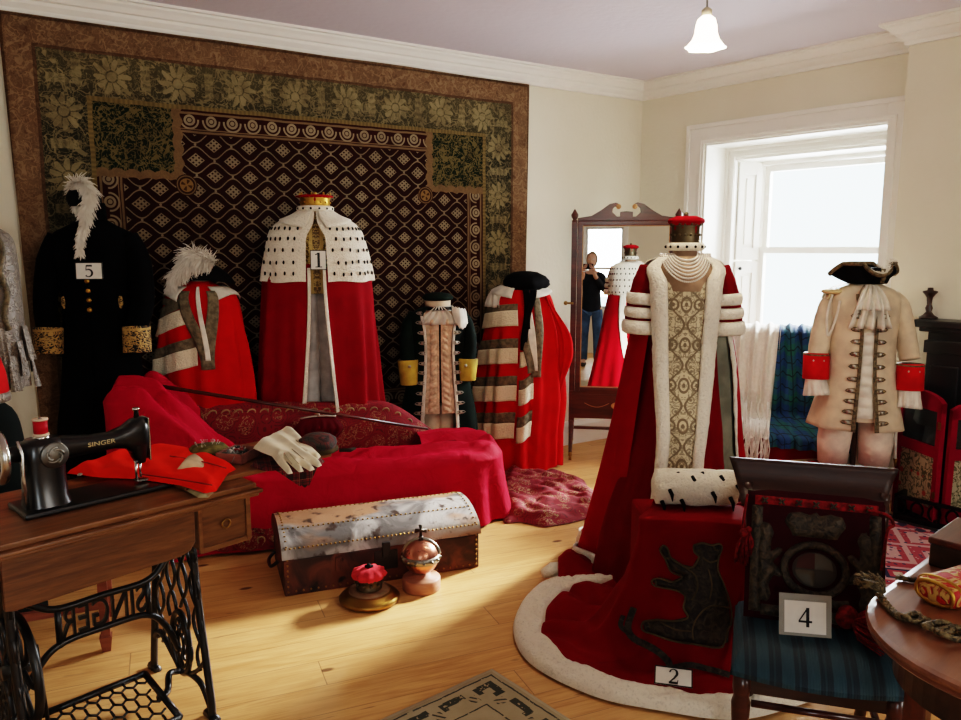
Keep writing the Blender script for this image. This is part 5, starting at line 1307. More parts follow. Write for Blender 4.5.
# burse
Mb_inv = T(-.025, -.025, .432, R(-21), 0, R(-1.5))
bu = thing('embroidered_burse', 'square dark velvet burse embroidered with royal arms, leaning on the prayer chair', 'bag', chl, kc)
M_burse = velvet('burse_velvet', (52, 6, 14), .1); M_bull = Mat('bullion', (62, 56, 44), .55, .25); q = M_bull.noise(60., 4., dist=1.); M_bull.color(M_bull.mix(q.smooth(.3, .7), (32, 28, 22), (78, 68, 52))); M_bull.bump(q, .006)
M_bred = cloth('faded_red_braid', (120, 20, 24), .8, 0, .3, 60.)
SB = .375
b = MB(); puff(b, [(-SB / 2, 0), (SB / 2, 0), (SB / 2, SB - .01), (SB * .35, SB), (-SB * .35, SB), (-SB / 2, SB - .01)], .014, lambda x, y, d: Mb_inv @ Vector((x, -.004 - .018 * min(1, d / .05) ** .5, y)))
b.sheet(lambda u, v: Mb_inv @ Vector(((u - .5) * SB, .012, v * SB * .985)), 4, 4); b.build('velvet_bag', M_burse, bu)
def relief(polys, lift, mat, name, step=.0065, ht=.012, parent=None):
    b = MB()
    for pl in polys: puff(b, pl, step, lambda x, y, d: Mb_inv @ Vector((x, -.021 - lift - ht * min(1, d / .016) ** .6, y)))
    return b.build(name, mat, parent or bu)
def rect(x0, x1, y0, y1): return [(x0, y0), (x1, y0), (x1, y1), (x0, y1)]
relief([rect(-SB / 2 + .012, -SB / 2 + .045, .02, SB - .05), rect(SB / 2 - .045, SB / 2 - .012, .02, SB - .05), rect(-SB / 2 + .045, SB / 2 - .045, .012, .045)], -.002, M_bull, 'border_embroidery')
relief([rect(-SB / 2 + .02, SB / 2 - .02, SB - .048, SB - .02)], -.002, M_bred, 'top_braid', ht=.005)
for i in range(7):
    xq = -.14 + .047 * i; b = MB()
    for d_ in ((-.008, -.008), (.008, .008), (-.008, .008), (.008, -.008)): b.tube([Mb_inv @ Vector((xq, -.03, SB - .034)), Mb_inv @ Vector((xq + d_[0], -.03, SB - .034 + d_[1]))], .003, 5)
    b.build('braid_star', M_bull, bu)
ell = lambda cx, cy, rx, ry, n=28: [(cx + rx * math.cos(2 * PI * i / n), cy + ry * math.sin(2 * PI * i / n)) for i in range(n)]
b = MB(); b.tube([Mb_inv @ Vector((.082 * math.cos(2 * PI * i / 32), -.028, .155 + .07 * math.sin(2 * PI * i / 32))) for i in range(32)], .011, 8, closed=True, flat=.7); b.build('garter', M_bull, bu)
relief([ell(0, .155, .062, .052)], .0, plain('shield_ground', (58, 50, 42), .7), 'shield', ht=.006)
relief([[(0, .157), (.05, .157), (.044, .185), (.02, .2), (0, .203)]], .007, plain('tarnished_silver_cloth', (84, 80, 70), .5), 'shield_quarter', ht=.003)
relief([[(0, .153), (0, .108), (-.026, .114), (-.048, .135), (-.053, .153)]], .007, plain('tarnished_gilt_cloth', (74, 64, 44), .5), 'shield_quarter', ht=.003)
relief([[(0, .157), (0, .203), (-.02, .2), (-.044, .185), (-.05, .157)]], .007, plain('faded_red_cloth', (70, 30, 24), .7), 'shield_quarter', ht=.003)
relief([[(-.062, .245), (.062, .245), (.066, .258), (.085, .285), (.074, .312), (.04, .318), (.012, .31), (0, .325), (-.012, .31), (-.04, .318), (-.074, .312), (-.085, .285), (-.066, .258)]], 0, M_bull, 'crown_embroidery')
lion = [(-.15, .055), (-.12, .05), (-.115, .075), (-.122, .1), (-.108, .13), (-.092, .12), (-.082, .135), (-.1, .155), (-.112, .165), (-.09, .19), (-.082, .205), (-.1, .21), (-.118, .196), (-.118, .225), (-.11, .25), (-.122, .275), (-.145, .28), (-.158, .262), (-.152, .235), (-.162, .2), (-.158, .16), (-.15, .13), (-.158, .1), (-.152, .08)]
relief([lion], 0, M_bull, 'lion_embroidery'); 
uni = [(-x, y) for x, y in lion[:17]] + [(.11, .30), (.128, .275), (.15, .262), (.152, .235), (.162, .2), (.158, .16), (.15, .13), (.158, .1), (.152, .08)]
relief([uni], 0, M_bull, 'unicorn_embroidery')
relief([[(-.09, .06), (-.06, .052), (0, .066), (.06, .052), (.09, .06), (.1, .085), (.06, .078), (0, .092), (-.06, .078), (-.1, .085)]], 0, M_bull, 'motto_scroll', ht=.007)
M_tas = cloth('dark_red_silk', (112, 12, 16), .7, .1, .3, 80.)
def tassel(b, p, l, r, d=Vector((0, 0, -1))):
    p = Vector(p); b.ball(p, r * .55, 8); rr = random.Random(int(p.x * 1000))
    for i in range(34):
        a = rr.random() * 2 * PI; q = math.sqrt(rr.random()) * r; s0 = p + d * r * .3
        o_ = d.orthogonal().normalized(); o2 = d.cross(o_)
        b.tube([s0, s0 + d * l * .4 + (o_ * math.cos(a) + o2 * math.sin(a)) * q * .8, s0 + d * l * (.9 + .2 * rr.random()) + (o_ * math.cos(a) + o2 * math.sin(a)) * q], .003, 4)
    return b
for sg in (-1,):
    b = MB(); b.tube(catmull([Mb_inv @ Vector((-SB / 2 - .002, -.02, SB - .02)), Mb_inv @ Vector((-SB / 2 - .012, -.03, SB - .12)), Mb_inv @ Vector((-SB / 2 - .006, -.03, .24))], 6), .004, 6)
    tassel(b, Mb_inv @ Vector((-SB / 2 - .008, -.03, .24)), .085, .024); tassel(b, Mb_inv @ Vector((-SB / 2 + .005, -.035, .25)), .07, .018); b.build('tassel', M_tas, bu)
b = MB(); b.tube(catmull([Mb_inv @ Vector((SB / 2 - .05, -.03, SB - .035)), Mb_inv @ Vector((SB / 2 + .0, -.035, SB - .045)), Mb_inv @ Vector((SB / 2 + .02, -.01, SB - .07)), Mb_inv @ Vector((SB / 2 + .0, -.03, SB - .09)), Mb_inv @ Vector((SB / 2 - .015, -.03, SB - .2))], 6), .0045, 6); b.build('cord', M_tas, bu)
b = MB(); tassel(b, Mb_inv @ Vector((SB / 2 - .11, -.065, .035)), .10, .05, Vector((.75, -.62, -.1)).normalized()); tassel(b, Mb_inv @ Vector((SB / 2 - .105, -.06, .045)), .10, .05, Vector((.92, -.35, -.06)).normalized()); b.build('tassel', M_tas, bu)
p4 = gnd(804, 631, .446)
k4 = card('4', .118, .095, p4 + Vector((-.006, -.022, 0)), R(-10), R(-14), 'white card numbered 4 in a plastic sleeve on the blue seat', .55)
b = MB(); b.box((-.069, .0005, -.004), (.069, .0018, .11)); b.build('sleeve', M_clear, k4, smooth=False)

# ================================================================== OVAL TABLE ON THE RIGHT
aO = R(41.5); c0_ = Vector((1.05, 1.38, 0)); e1 = Vector((math.cos(aO), math.sin(aO), 0)); e2 = Vector((-math.sin(aO), math.cos(aO), 0))
tb = thing('oval_table', 'round-ended mahogany side table cut by the right edge of the picture', 'table', c0_, aO)
def stad(r, L=1.05, n=24):
    return [(r * math.cos(R(90 + 180 * i / n)), r * math.sin(R(90 + 180 * i / n))) for i in range(n + 1)] + [(L + r * math.cos(R(-90 + 180 * i / n)), r * math.sin(R(-90 + 180 * i / n))) for i in range(n + 1)]
M_tab = woodm('brown_mahogany', (98, 58, 40), (136, 88, 62), .3, 0, 6., .2)
b = MB(); rowsT = [[(x, y, z) for x, y in stad(r)] for r, z in ((.255, .722), (.262, .724), (.268, .73), (.262, .736), (.27, .739), (.272, .745), (.268, .75), (.255, .752))]
b.grid(rowsT, True); b.add(rowsT[-1], [tuple(range(len(rowsT[-1])))]); b.add(rowsT[0][::-1], [tuple(range(len(rowsT[0])))]); b.build('table_top', M_tab, tb, smooth=False)
b = MB(); r0 = [(x, y, .64) for x, y in stad(.215)]; r1 = [(x, y, .722) for x, y in stad(.215)]; b.grid([r0, r1], True); b.build('table_frieze', M_dark, tb, smooth=False)
for (lx_, ly_) in ((.0, -.17), (.0, .17), (1.05, -.17), (1.05, .17)):
    b = MB(); b.box((lx_ - .022, ly_ - .022, 0), (lx_ + .022, ly_ + .022, .7)); b.build('leg', M_mahog, tb, bevel=.004, smooth=False)
# aiguillette cord on the table
def tab_pt(x, y, z=.752): return gnd(x, y, z)
cd = thing('braided_cord', 'dull gold braided cord with tasselled end curling over the oval table edge', 'cord', tab_pt(905, 612), 0)
M_cord = Mat('tarnished_gold_cord', (98, 84, 56), .6, .2); q = M_cord.noise(90., 3., dist=1.); M_cord.color(M_cord.mix(q.smooth(.3, .7), (48, 40, 26), (132, 114, 78))); M_cord.bump(q, .006)
pts = [tab_pt(x, y, .758) for x, y in ((878, 592), (886, 604), (896, 614), (908, 618), (922, 619), (935, 625), (948, 632), (962, 636))]
cc_ = catmull(pts, 8); b = MB()
for s_ in range(3): b.tube([p + Vector((.006 * math.cos(i * .9 + s_ * 2.1), .005 * math.sin(i * .9 + s_ * 2.1), .003 * math.sin(i * .9 + s_ * 2.1))) for i, p in enumerate(cc_)], .0042, 6)
b.build('braid', M_cord, cd, world=True)
b = MB(); r_ = random.Random(5); h0 = tab_pt(882, 592, .768)
for i in range(70): a_ = r_.random() * 2 * PI; b.tube([h0 + Vector((.006 * math.cos(a_), .006 * math.sin(a_), 0)), h0 + Vector((-.012 + .02 * math.cos(a_), .012 + .018 * math.sin(a_), .012 + .012 * r_.random())), h0 + Vector((-.02 + .026 * math.cos(a_), .03 + .02 * math.sin(a_), .002 + .026 * r_.random()))], .0022, 4)
b.build('tassel', M_cord, cd, world=True)
b = MB()
for (x, y, w) in ((912, 617, .012), (938, 627, .018), (952, 633, .02)): p = tab_pt(x, y, .766); b.tube([p + Vector((w * math.cos(2 * PI * i / 14) * 1.5, w * math.sin(2 * PI * i / 14), .004 * math.sin(i))) for i in range(14)], .006, 6, closed=True)
b.build('knot', M_cord, cd, world=True)
cd2 = thing('braided_cord', 'thin dark braid lying behind the red and gold cushion on the oval table', 'cord', tab_pt(925, 580), 0)
b = MB(); cc_ = catmull([tab_pt(x, y, .757) for x, y in ((898, 578), (912, 580), (928, 582), (940, 582), (930, 586), (944, 587))], 8)
for s_ in range(2): b.tube([p + Vector((.005 * math.cos(i * 1.1 + s_ * PI), .005 * math.sin(i * 1.1 + s_ * PI), .002)) for i, p in enumerate(cc_)], .005, 6)
b.build('braid', M_cord, cd2, world=True)
gp = tab_pt(931, 606, .752)
gb = thing('embroidered_pouch', 'scarlet and gold embroidered pouch on the oval table', 'bag', gp, R(24))
mgp = Mat('scarlet_gold_embroidery', (190, 60, 30), .55); x, y, z = mgp.vec(); q = (mgp.noise(26., 2., dist=1.2) - .5).abs().smooth(.09, .03); fan = ((z * 60. + x * 80.).sin() * .5 + .5).gt(.5)
mgp.color(mgp.mix((q * .9).max(y.lt(-.02) * z.gt(.052) * fan * .6), (176, 30, 22), (196, 156, 84))); mgp.bump(q, .004)
b = MB(); Lp = .26
def pouch(u, v):
    a_ = 2 * PI * u; x_ = v * Lp; e_ = min(1, v * 12 + .45)
    return (x_, .05 * math.cos(a_) * e_ - .0, .028 + .028 * (abs(math.sin(a_)) ** .7) * (1 if math.sin(a_) > 0 else -1) * e_ * (1. + .25 * v))
b.sheet(pouch, 36, 26, cu=True); b.add([pouch(i / 36, 0) for i in range(36)], [tuple(range(36))]); b.build('pouch_body', mgp, gb)
b = MB(); b.tube([Vector(pouch(i / 36, .03)) * 1.0 for i in range(36)], .005, 6, closed=True); b.tube([Vector(pouch(i / 36, .10)) for i in range(36)], .004, 6, closed=True); b.build('gold_piping', M_gold, gb)
bp = tab_pt(958, 577, .752)
bx_ = thing('wooden_box', 'small dark wooden box at the right edge on the oval table', 'box', bp, R(41.5))
b = MB(); b.box((.02, -.05, 0), (.22, .07, .055)); b.build('box_body', M_dark, bx_, bevel=.004, smooth=False)
b = MB(); b.box((.016, -.054, .056), (.224, .074, .072)); b.build('lid', M_mahog, bx_, bevel=.004, smooth=False)

# ================================================================== ARMCHAIR, SHAWL, TARTAN
ka = R(-22); pa_ = at(766, 430, 4.78); al = Vector((pa_.x, 4.78, 0))
ac = thing('armchair', 'red upholstered armchair under the shawl and tartan by the window', 'armchair', al, ka)
M_rep = velvet('red_rep', (124, 8, 20), .3)
b = MB(); b.box((-.36, -.34, .12), (.36, .3, .40)); b.build('seat', M_rep, ac, bevel=.03)
b = MB(); b.sheet(lambda u, v: ((u - .5) * .72, -.33 + .02 * math.sin(PI * u) * -1, .13 + v * .2), 12, 4); b.build('valance', M_rep, ac)
b = MB()
b.sheet(lambda u, v: ((u - .5) * (.74 - .06 * v), .19 + .1 * v + (-.03 if True else 0) * math.sin(PI * v), lerp(.36, .92 + .04 * math.sin(PI * u), v)), 16, 10); b.build('back', M_rep, ac, solid=.1)
for sg in (-1, 1):
    b = MB(); b.box((sg * .40 - .06, -.30, .12), (sg * .40 + .06, .26, .56)); b.tube([(sg * .40, -.31, .57), (sg * .40, .25, .60)], .075, 16); b.build('arm', M_rep, ac, bevel=.02)
for (lx_, ly_) in ((-.38, -.28), (.38, -.28), (-.38, .24), (.38, .24)):
    b = MB(); b.lathe([(.016, 0), (.026, .03), (.02, .06), (.028, .12)], 12, M=T(lx_, ly_, 0)); b.build('leg', M_dark, ac)
def overback(b, x0, x1, zfront, fold, seed, xs=0., lift=0., thick=.065, flare=0.):
    def fn(u, v):
        xx = lerp(x0, x1, u) + xs * v * .3 + flare * v * (u - .5)
        fo = fold * math.sin(u * 30 + seed + 1.2 * math.sin(v * 4 + seed)) + .5 * fold * math.sin(u * 61 + seed * 2)
        if v < .12: t = v / .12; return (xx, .36 - .0 * t, .8 + .19 * t + fo * .3)
        if v < .2: t = (v - .12) / .08; return (xx, lerp(.36, .19, t), .995 + .02 * math.sin(PI * t) + fo * .4)
        t = (v - .2) / .8
        zt_ = lerp(.98, zfront, t); yy = lerp(.17, .04, min(1, t * 1.5)) if zt_ > .47 else lerp(.04, -.40, sstep(.47, .40, zt_))
        return (xx, yy - thick * .2 - fo - lift, max(zt_, zfront))
    b.sheet(fn, 60, 60)
sh_ = thing('fringed_shawl', 'white lacy shawl with long fringe over the left of the red armchair', 'shawl', al, ka)
M_lace = Mat('white_lace', (236, 230, 220), .9, sheen=.2); q = M_lace.noise(50., 4.); M_lace.color(M_lace.mix(q, (214, 206, 194), (244, 240, 232))); M_lace.bump(q, .006)
b = MB(); overback(b, -.37, .06, .40, .022, .5, 0, .02, .065, -.05); b.build('shawl', M_lace, sh_)
b = MB(); r_ = random.Random(3)
for i in range(230):
    u = r_.random(); x_ = lerp(-.40, .02 if i % 3 else -.06, u); y_ = -.40 - .03 * r_.random(); z_ = .42 + .02 * r_.random(); l_ = .17 + .10 * r_.random()
    if i % 5 == 0: y_, z_, l_ = -.2 - .15 * r_.random(), .5 + .03 * r_.random(), .12
    b.tube([(x_, y_ + .08, z_ + .06), (x_ + .01 * r_.gauss(0, 1), y_ - .01, z_), (x_ + .014 * r_.gauss(0, 1), y_ - .015, z_ - l_ * .5), (x_ + .018 * r_.gauss(0, 1), y_ - .01 * r_.random(), z_ - l_)], .0032, 4)
o = b.build('fringe', M_lace, sh_); o['kind'] = 'stuff'
tt = thing('tartan_blanket', 'dark blue and green tartan blanket over the right of the red armchair', 'blanket', al, ka)
def tartan(name, A, B, C_, s=1., rough=.85, thin=None):
    m = Mat(name, A, rough, sheen=.15); x, y, z = m.vec(); p_ = .13 * s
    u = ((x + y * .35) / p_).frac(); v = ((z - y * .55) / p_).frac()
    c = m.mix((u.lt(.45) * .5 + v.lt(.45) * .5), A, B); st_ = (u.between(.18, .24).max(v.between(.18, .24))).max(u.between(.68, .73).max(v.between(.68, .73)))
    c = m.mix(st_ * .8, c, C_)
    if thin: c = m.mix(u.between(.45, .475).max(v.between(.45, .475)) * .8, c, thin)
    m.color(c); m.bump((x * 1500.).sin() + (z * 1500.).sin(), .0004); return m
b = MB(); overback(b, .05, .40, .345, .016, 2.2, .1, .01, .065, .12)
b.build('blanket', tartan('black_watch_tartan', (34, 74, 120), (34, 98, 92), (10, 18, 30)), tt)

# walking stick lying across the chair seat front
s1, s2_ = at(754, 463, 4.3), at(822, 459, 4.3)
ws = thing('walking_stick', 'pale slim stick lying in front of the red armchair', 'stick', (s1 + s2_) / 2, 0)
b = MB(); b.tube([s1, s2_], .006, 8); b.build('shaft', woodm('ash_stick', (150, 130, 96), (180, 160, 120)), ws, world=True)

# ================================================================== FIREPLACE
fp = thing('fireplace', 'black mantelpiece on the chimney breast at the right edge', 'fireplace', wr(2.85, 0, CHP), aR)
M_slate = plain('black_slate', (26, 28, 30), .35); x0_, x1_ = -.60, .75
b = MB(); b.box((x0_ - .06, -.2, 1.075), (x1_ + .06, .0, 1.115)); b.box((x0_ - .03, -.17, 1.05), (x1_ + .03, .0, 1.076)); b.build('mantel_shelf', M_slate, fp, bevel=.006, smooth=False)
for xa in (x0_, x1_ - .2):
    b = MB(); b.box((xa, -.11, 0), (xa + .2, 0, 1.05)); b.box((xa + .03, -.122, .14), (xa + .17, -.10, .86)); b.box((xa - .012, -.125, 0), (xa + .212, 0, .12)); b.box((xa - .01, -.135, .93), (xa + .21, 0, 1.0)); b.build('pilaster', M_slate, fp, bevel=.004, smooth=False)
b = MB(); b.box((x0_ + .2, -.1, .82), (x1_ - .2, 0, 1.05)); b.build('frieze', M_slate, fp, smooth=False)
b = MB(); b.box((x0_ + .2, -.03, 0), (x1_ - .2, -.005, .82)); b.build('register_plate', M_iron, fp, smooth=False)
b = MB(); b.box((x0_ - .02, -.42, 0), (x1_ + .02, -.02, .025)); b.build('hearth_stone', M_slate, fp, bevel=.004, smooth=False)
fd_ = thing('fender', 'black cast-iron openwork fender on the hearth behind the screen', 'fender', wr(2.85, .025, CHP), aR)
b = MB(); b.box((x0_ - .0, -.41, 0), (x1_, -.395, .03)); b.box((x0_, -.41, .12), (x1_, -.395, .14)); b.box((x0_, -.41, 0), (x0_ + .02, -.02, .14))
for i in range(16): xx = lerp(x0_ + .03, x1_ - .03, i / 15); b.tube([(xx + .03 * math.cos(2 * PI * j / 12), -.402, .075 + .04 * math.sin(2 * PI * j / 12)) for j in range(12)], .006, 6, closed=True)
b.build('fender_rail', plain('blackened_iron', (20, 20, 22), .25, metal=.6), fd_, smooth=False)
pk = at(907, 290, 4.25)
cs = thing('candlestick', 'dark turned candlestick on the mantelpiece beside the white coat', 'candlestick', wr(2.23, 1.115, CHP + .07), 0)
b = MB(); b.lathe([(.045, 0), (.05, .008), (.03, .02), (.014, .04), (.02, .06), (.012, .08), (.016, .12), (.03, .14), (.038, .148), (.038, .156), (.016, .16), (.014, .175), (.001, .176)], 20); b.build('stem', M_dark, cs)
mbx = at(957, 318, 4.0); 
mx_ = thing('trinket_box', 'small red and white box on the mantelpiece at the right edge', 'box', wr(2.74, 1.115, CHP + .1), aR)
b = MB(); b.box((-.08, -.04, 0), (.08, .04, .035)); b.build('box_body', plain('cream_card', (206, 190, 170)), mx_, bevel=.003, smooth=False)
b = MB(); b.box((-.082, -.042, .012), (.082, .042, .02)); b.build('red_band', M_red, mx_, smooth=False)
pf = thing('picture_frame', 'dark picture frame on the chimney breast at the right edge', 'picture', wr(2.98, 1.2, CHP), aR)
pp = wr(2.7, 0, CHP)
b = MB()
for q in ((-.1, -.07, .12, .55), (.4, .43, .12, .55), (-.07, .4, .12, .15), (-.07, .4, .52, .55)): b.box((q[0], -.025, q[2]), (q[1], -.002, q[3]))
b.build('frame', plain('ebonised_wood', (14, 12, 12), .4), pf, bevel=.003, smooth=False)
b = MB(); b.box((-.07, -.012, .15), (.4, -.004, .52)); b.build('picture', plain('dark_print', (40, 36, 32), .4), pf, smooth=False)

# ================================================================== FOLDING SCREEN
sp0, sp1 = Vector((2.36, 4.10, 0)), Vector((2.416, 3.91, 0)); 
fs = thing('folding_screen', 'low folding screen with crimson velvet frame and floral panels by the hearth', 'screen', sp1, 0)
mfl = Mat('floral_chintz', (170, 160, 130), .8); q = mfl.noise(22., 3., dist=1.5); c = mfl.mix((q - .5).abs().smooth(.07, .02), (176, 166, 138), (84, 88, 60)); v_ = mfl.voro(14.); c = mfl.mix(v_.lt(.22), c, (160, 70, 60)); mfl.color(c)
M_scr = velvet('screen_velvet', (140, 10, 46), .4)
mgl = Mat('screen_glass', (60, 70, 76), .05, trans=.6)
def panel(p, q, h, name):
    d = (q - p).normalized(); L = (q - p).length; nn = Vector((-d.y, d.x, 0)); 
    f = lambda s, z=0., o=0.: p + d * s + nn * o + Vector((0, 0, z))
    b = MB(); w = .032
    arch = lambda s: h + .045 * math.sin(PI * s / L) ** .6 - .0
    for i in range(10):
        s0, s1 = L * i / 10, L * (i + 1) / 10
        c = [f(s0, h - .05, -.014), f(s1, h - .05, -.014), f(s1, h - .05, .014), f(s0, h - .05, .014), f(s0, arch(s0), -.014), f(s1, arch(s1), -.014), f(s1, arch(s1), .014), f(s0, arch(s0), .014)]
        b.add(c, [(3, 2, 1, 0), (4, 5, 6, 7), (0, 1, 5, 4), (1, 2, 6, 5), (2, 3, 7, 6), (3, 0, 4, 7)])
    for s0, s1, z0, z1 in ((0, w, .0, h), (L - w, L, .0, h), (w, L - w, .06, .12), (w, L - w, .40, .46)):
        wallbox(b, f, s0, s1, z0, z1, .014, -.014)
    o = b.build(name, M_scr, fs, world=True, smooth=False)
    b = MB(); wallbox(b, f, w, L - w, .12, .40, .005, -.005); b.build('fabric_panel', mfl, o, world=False, smooth=False) if False else None
    k_ = b.build('fabric_panel', mfl, fs, world=True, smooth=False); k_.parent = o
    b = MB(); wallbox(b, f, w, L - w, .46, h - .05, .004, -.004); k_ = b.build('glass_panel', mgl, fs, world=True, smooth=False); k_.parent = o
    for zc in (.2, .58):
        b = MB(); b.add([f(L + .004, zc - .02, -.016), f(L - .02, zc - .02, -.016), f(L - .02, zc + .02, -.016), f(L + .004, zc + .02, -.016)], [(0, 1, 2, 3)])
        k_ = b.build('hinge', M_brass, fs, world=True, smooth=False); k_.parent = o
panel(Vector((2.395, 4.24, 0)), sp1 + Vector((.02, 0, 0)), .70, 'leaf')
panel(sp1 + Vector((.05, -.01, 0)), sp1 + Vector((.42, .0, 0)), .67, 'leaf')

# ================================================================== RUGS
mpr = Mat('persian_rug_pile', (150, 70, 80), .95); x, y, z = mpr.vec()
u = (x / .42).frac() - .5; v = (y / .36).frac() - .5
dd = u.abs() * 1.2 + v.abs(); st = ((dd * 9.).floor() * .37).frac()
c = mpr.mix(st.gt(.5), (176, 74, 90), (214, 176, 178)); c = mpr.mix(dd.between(.16, .24), c, (40, 48, 84)); c = mpr.mix(dd.lt(.08), c, (214, 196, 180))
blk_ = mpr.voro(26.); c = mpr.mix(blk_.lt(.24) * dd.gt(.25), c, (52, 62, 100)); c = mpr.mix(mpr.voro(34.).lt(.16), c, (222, 200, 188))
ex_ = (x.abs() * -1 + .8).min(y.abs() * -1 + .55); c = mpr.mix(ex_.lt(.14) * ((x * 60.).sin() * (y * 60.).sin()).gt(.1), c, (60, 60, 90)); c = mpr.mix(ex_.lt(.02), c, (120, 30, 40))
mpr.color(c); mpr.bump(mpr.noise(300., 2.), .003)
pr = thing('persian_rug', 'pink and blue patterned oriental rug on the floor in front of the hearth', 'rug', (2.0, 3.62, 0), R(-62))
b = MB(); b.sheet(lambda u, v: ((u - .5) * 1.6, (v - .5) * 1.1, .008 + .002 * nz(u * 6, v * 6)), 40, 30); b.build('pile', mpr, pr, solid=.01)
ko = gnd(492, 672); e_l = (gnd(392, 718) - ko).normalized(); e_r = (gnd(575, 718) - ko).normalized()
aK = math.atan2(-e_l.y, -e_l.x)
mrg = Mat('beige_dhurrie', (176, 166, 140), .95); x, y, z = mrg.vec()      # corner at (0,0), rug runs to -x and -y
dx = x * -1.; dy = y * -1.; e_ = dx.min(dy); o_ = dx.max(dy)
wob = (mrg.noise(30., 3.) - .5) * .01
e2_ = e_ + wob; l1 = e2_.between(.026, .033); 
tq = (o_ / .145).frac(); band = e2_.between(.055, .085) * tq.between(.28, .82); hatch = e2_.between(.085, .125) * tq.between(.05, .28) * ((o_ + e_ * .6) / .022).frac().lt(.4)
blk2 = e2_.between(.06, .10) * tq.between(.82, .97)
l2 = e2_.between(.15, .156)
c = mrg.mix(mrg.noise(14., 4.), (158, 146, 118), (190, 178, 150)); c = mrg.mix((l1.max(band).max(hatch).max(l2).max(blk2)) * (mrg.noise(45., 3.).gt(.36)) * .9, c, (26, 46, 46)); c = mrg.mix(e_.lt(.012) * .5, c, (206, 196, 172))
mrg.color(c); mrg.bump(mrg.noise(300., 2.), .004)
rg = thing('small_rug', 'beige rug with dark green angular pattern at the bottom edge', 'rug', ko, aK)
sgn_ = 1 if (Matrix.Rotation(aK, 3, 'Z') @ Vector((0, -1, 0))).dot(e_r) > 0 else -1
b = MB(); b.sheet(lambda u, v: (-u * 1.5, -v * .95, .008 + .002 * nz(u * 9, v * 9)), 40, 30); b.build('pile', mrg, rg, solid=.01)
assert sgn_ == 1
# ================================================================== TREADLE SEWING MACHINE TABLE
aS = R(46.7); OS = Vector((-.705, 2.347, 0)); TT = .76
st_ = thing('sewing_table', 'oak treadle sewing table with black cast-iron openwork legs', 'table', OS, aS)
M_oak = woodm('dark_oak', (94, 58, 31), (146, 98, 58), .35, 0, 10., .25); M_oak2 = woodm('oak_panel', (78, 47, 25), (124, 82, 47), .4, 0, 14., .15)
b = MB(); b.box((-.86, .02, TT - .018), (.0, .5, TT)); b.box((-.865, .0, TT - .03), (.012, .52, TT - .018)); b.box((-.855, .012, TT - .042), (.004, .51, TT - .03)); b.build('table_top', M_oak, st_, bevel=.004, smooth=False)
b = MB(); b.box((-.2, .10, TT + .001), (.35, .44, TT + .017)); b.build('hinged_leaf', M_oak, st_, bevel=.003, smooth=False)
b = MB(); zb_ = lambda x: .565 - .04 * sstep(-.3, -.75, x) * 0
pl = [(-.93, .74), (-.93, .54), (-.90, .525), (-.28, .555), (-.23, .575), (-.215, .61), (-.215, .72)]
b.prism([(-.724, .72), (-.724, .578), (-.70, .572), (-.26, .585), (-.225, .595), (-.208, .62), (-.206, .72)], .02, M=T(0, .028, 0)); b.build('apron', M_oak2, st_, bevel=.004, smooth=False)
dr = MB(); dr.box((-.185, .05, .575), (-.02, .46, .718)); o = dr.build('drawer', M_oak2, st_, bevel=.003, smooth=False)
b = MB()
for q in ((-.19, -.178, .57, .718), (-.03, -.014, .57, .718), (-.178, -.03, .57, .585)): b.box((q[0], .04, q[2]), (q[1], .05, q[3]))
b.build('drawer_frame', M_oak, o, bevel=.002, smooth=False)
b = MB(); b.tube([(-.10 + .014 * math.cos(2 * PI * i / 12), .04, .645 + .014 * math.sin(2 * PI * i / 12)) for i in range(12)], .003, 6, closed=True); b.build('ring_pull', M_brass, o)
b = MB(); b.box((-.84, .05, .575), (-.74, .46, .718)); b.build('drawer', M_oak2, st_, smooth=False)
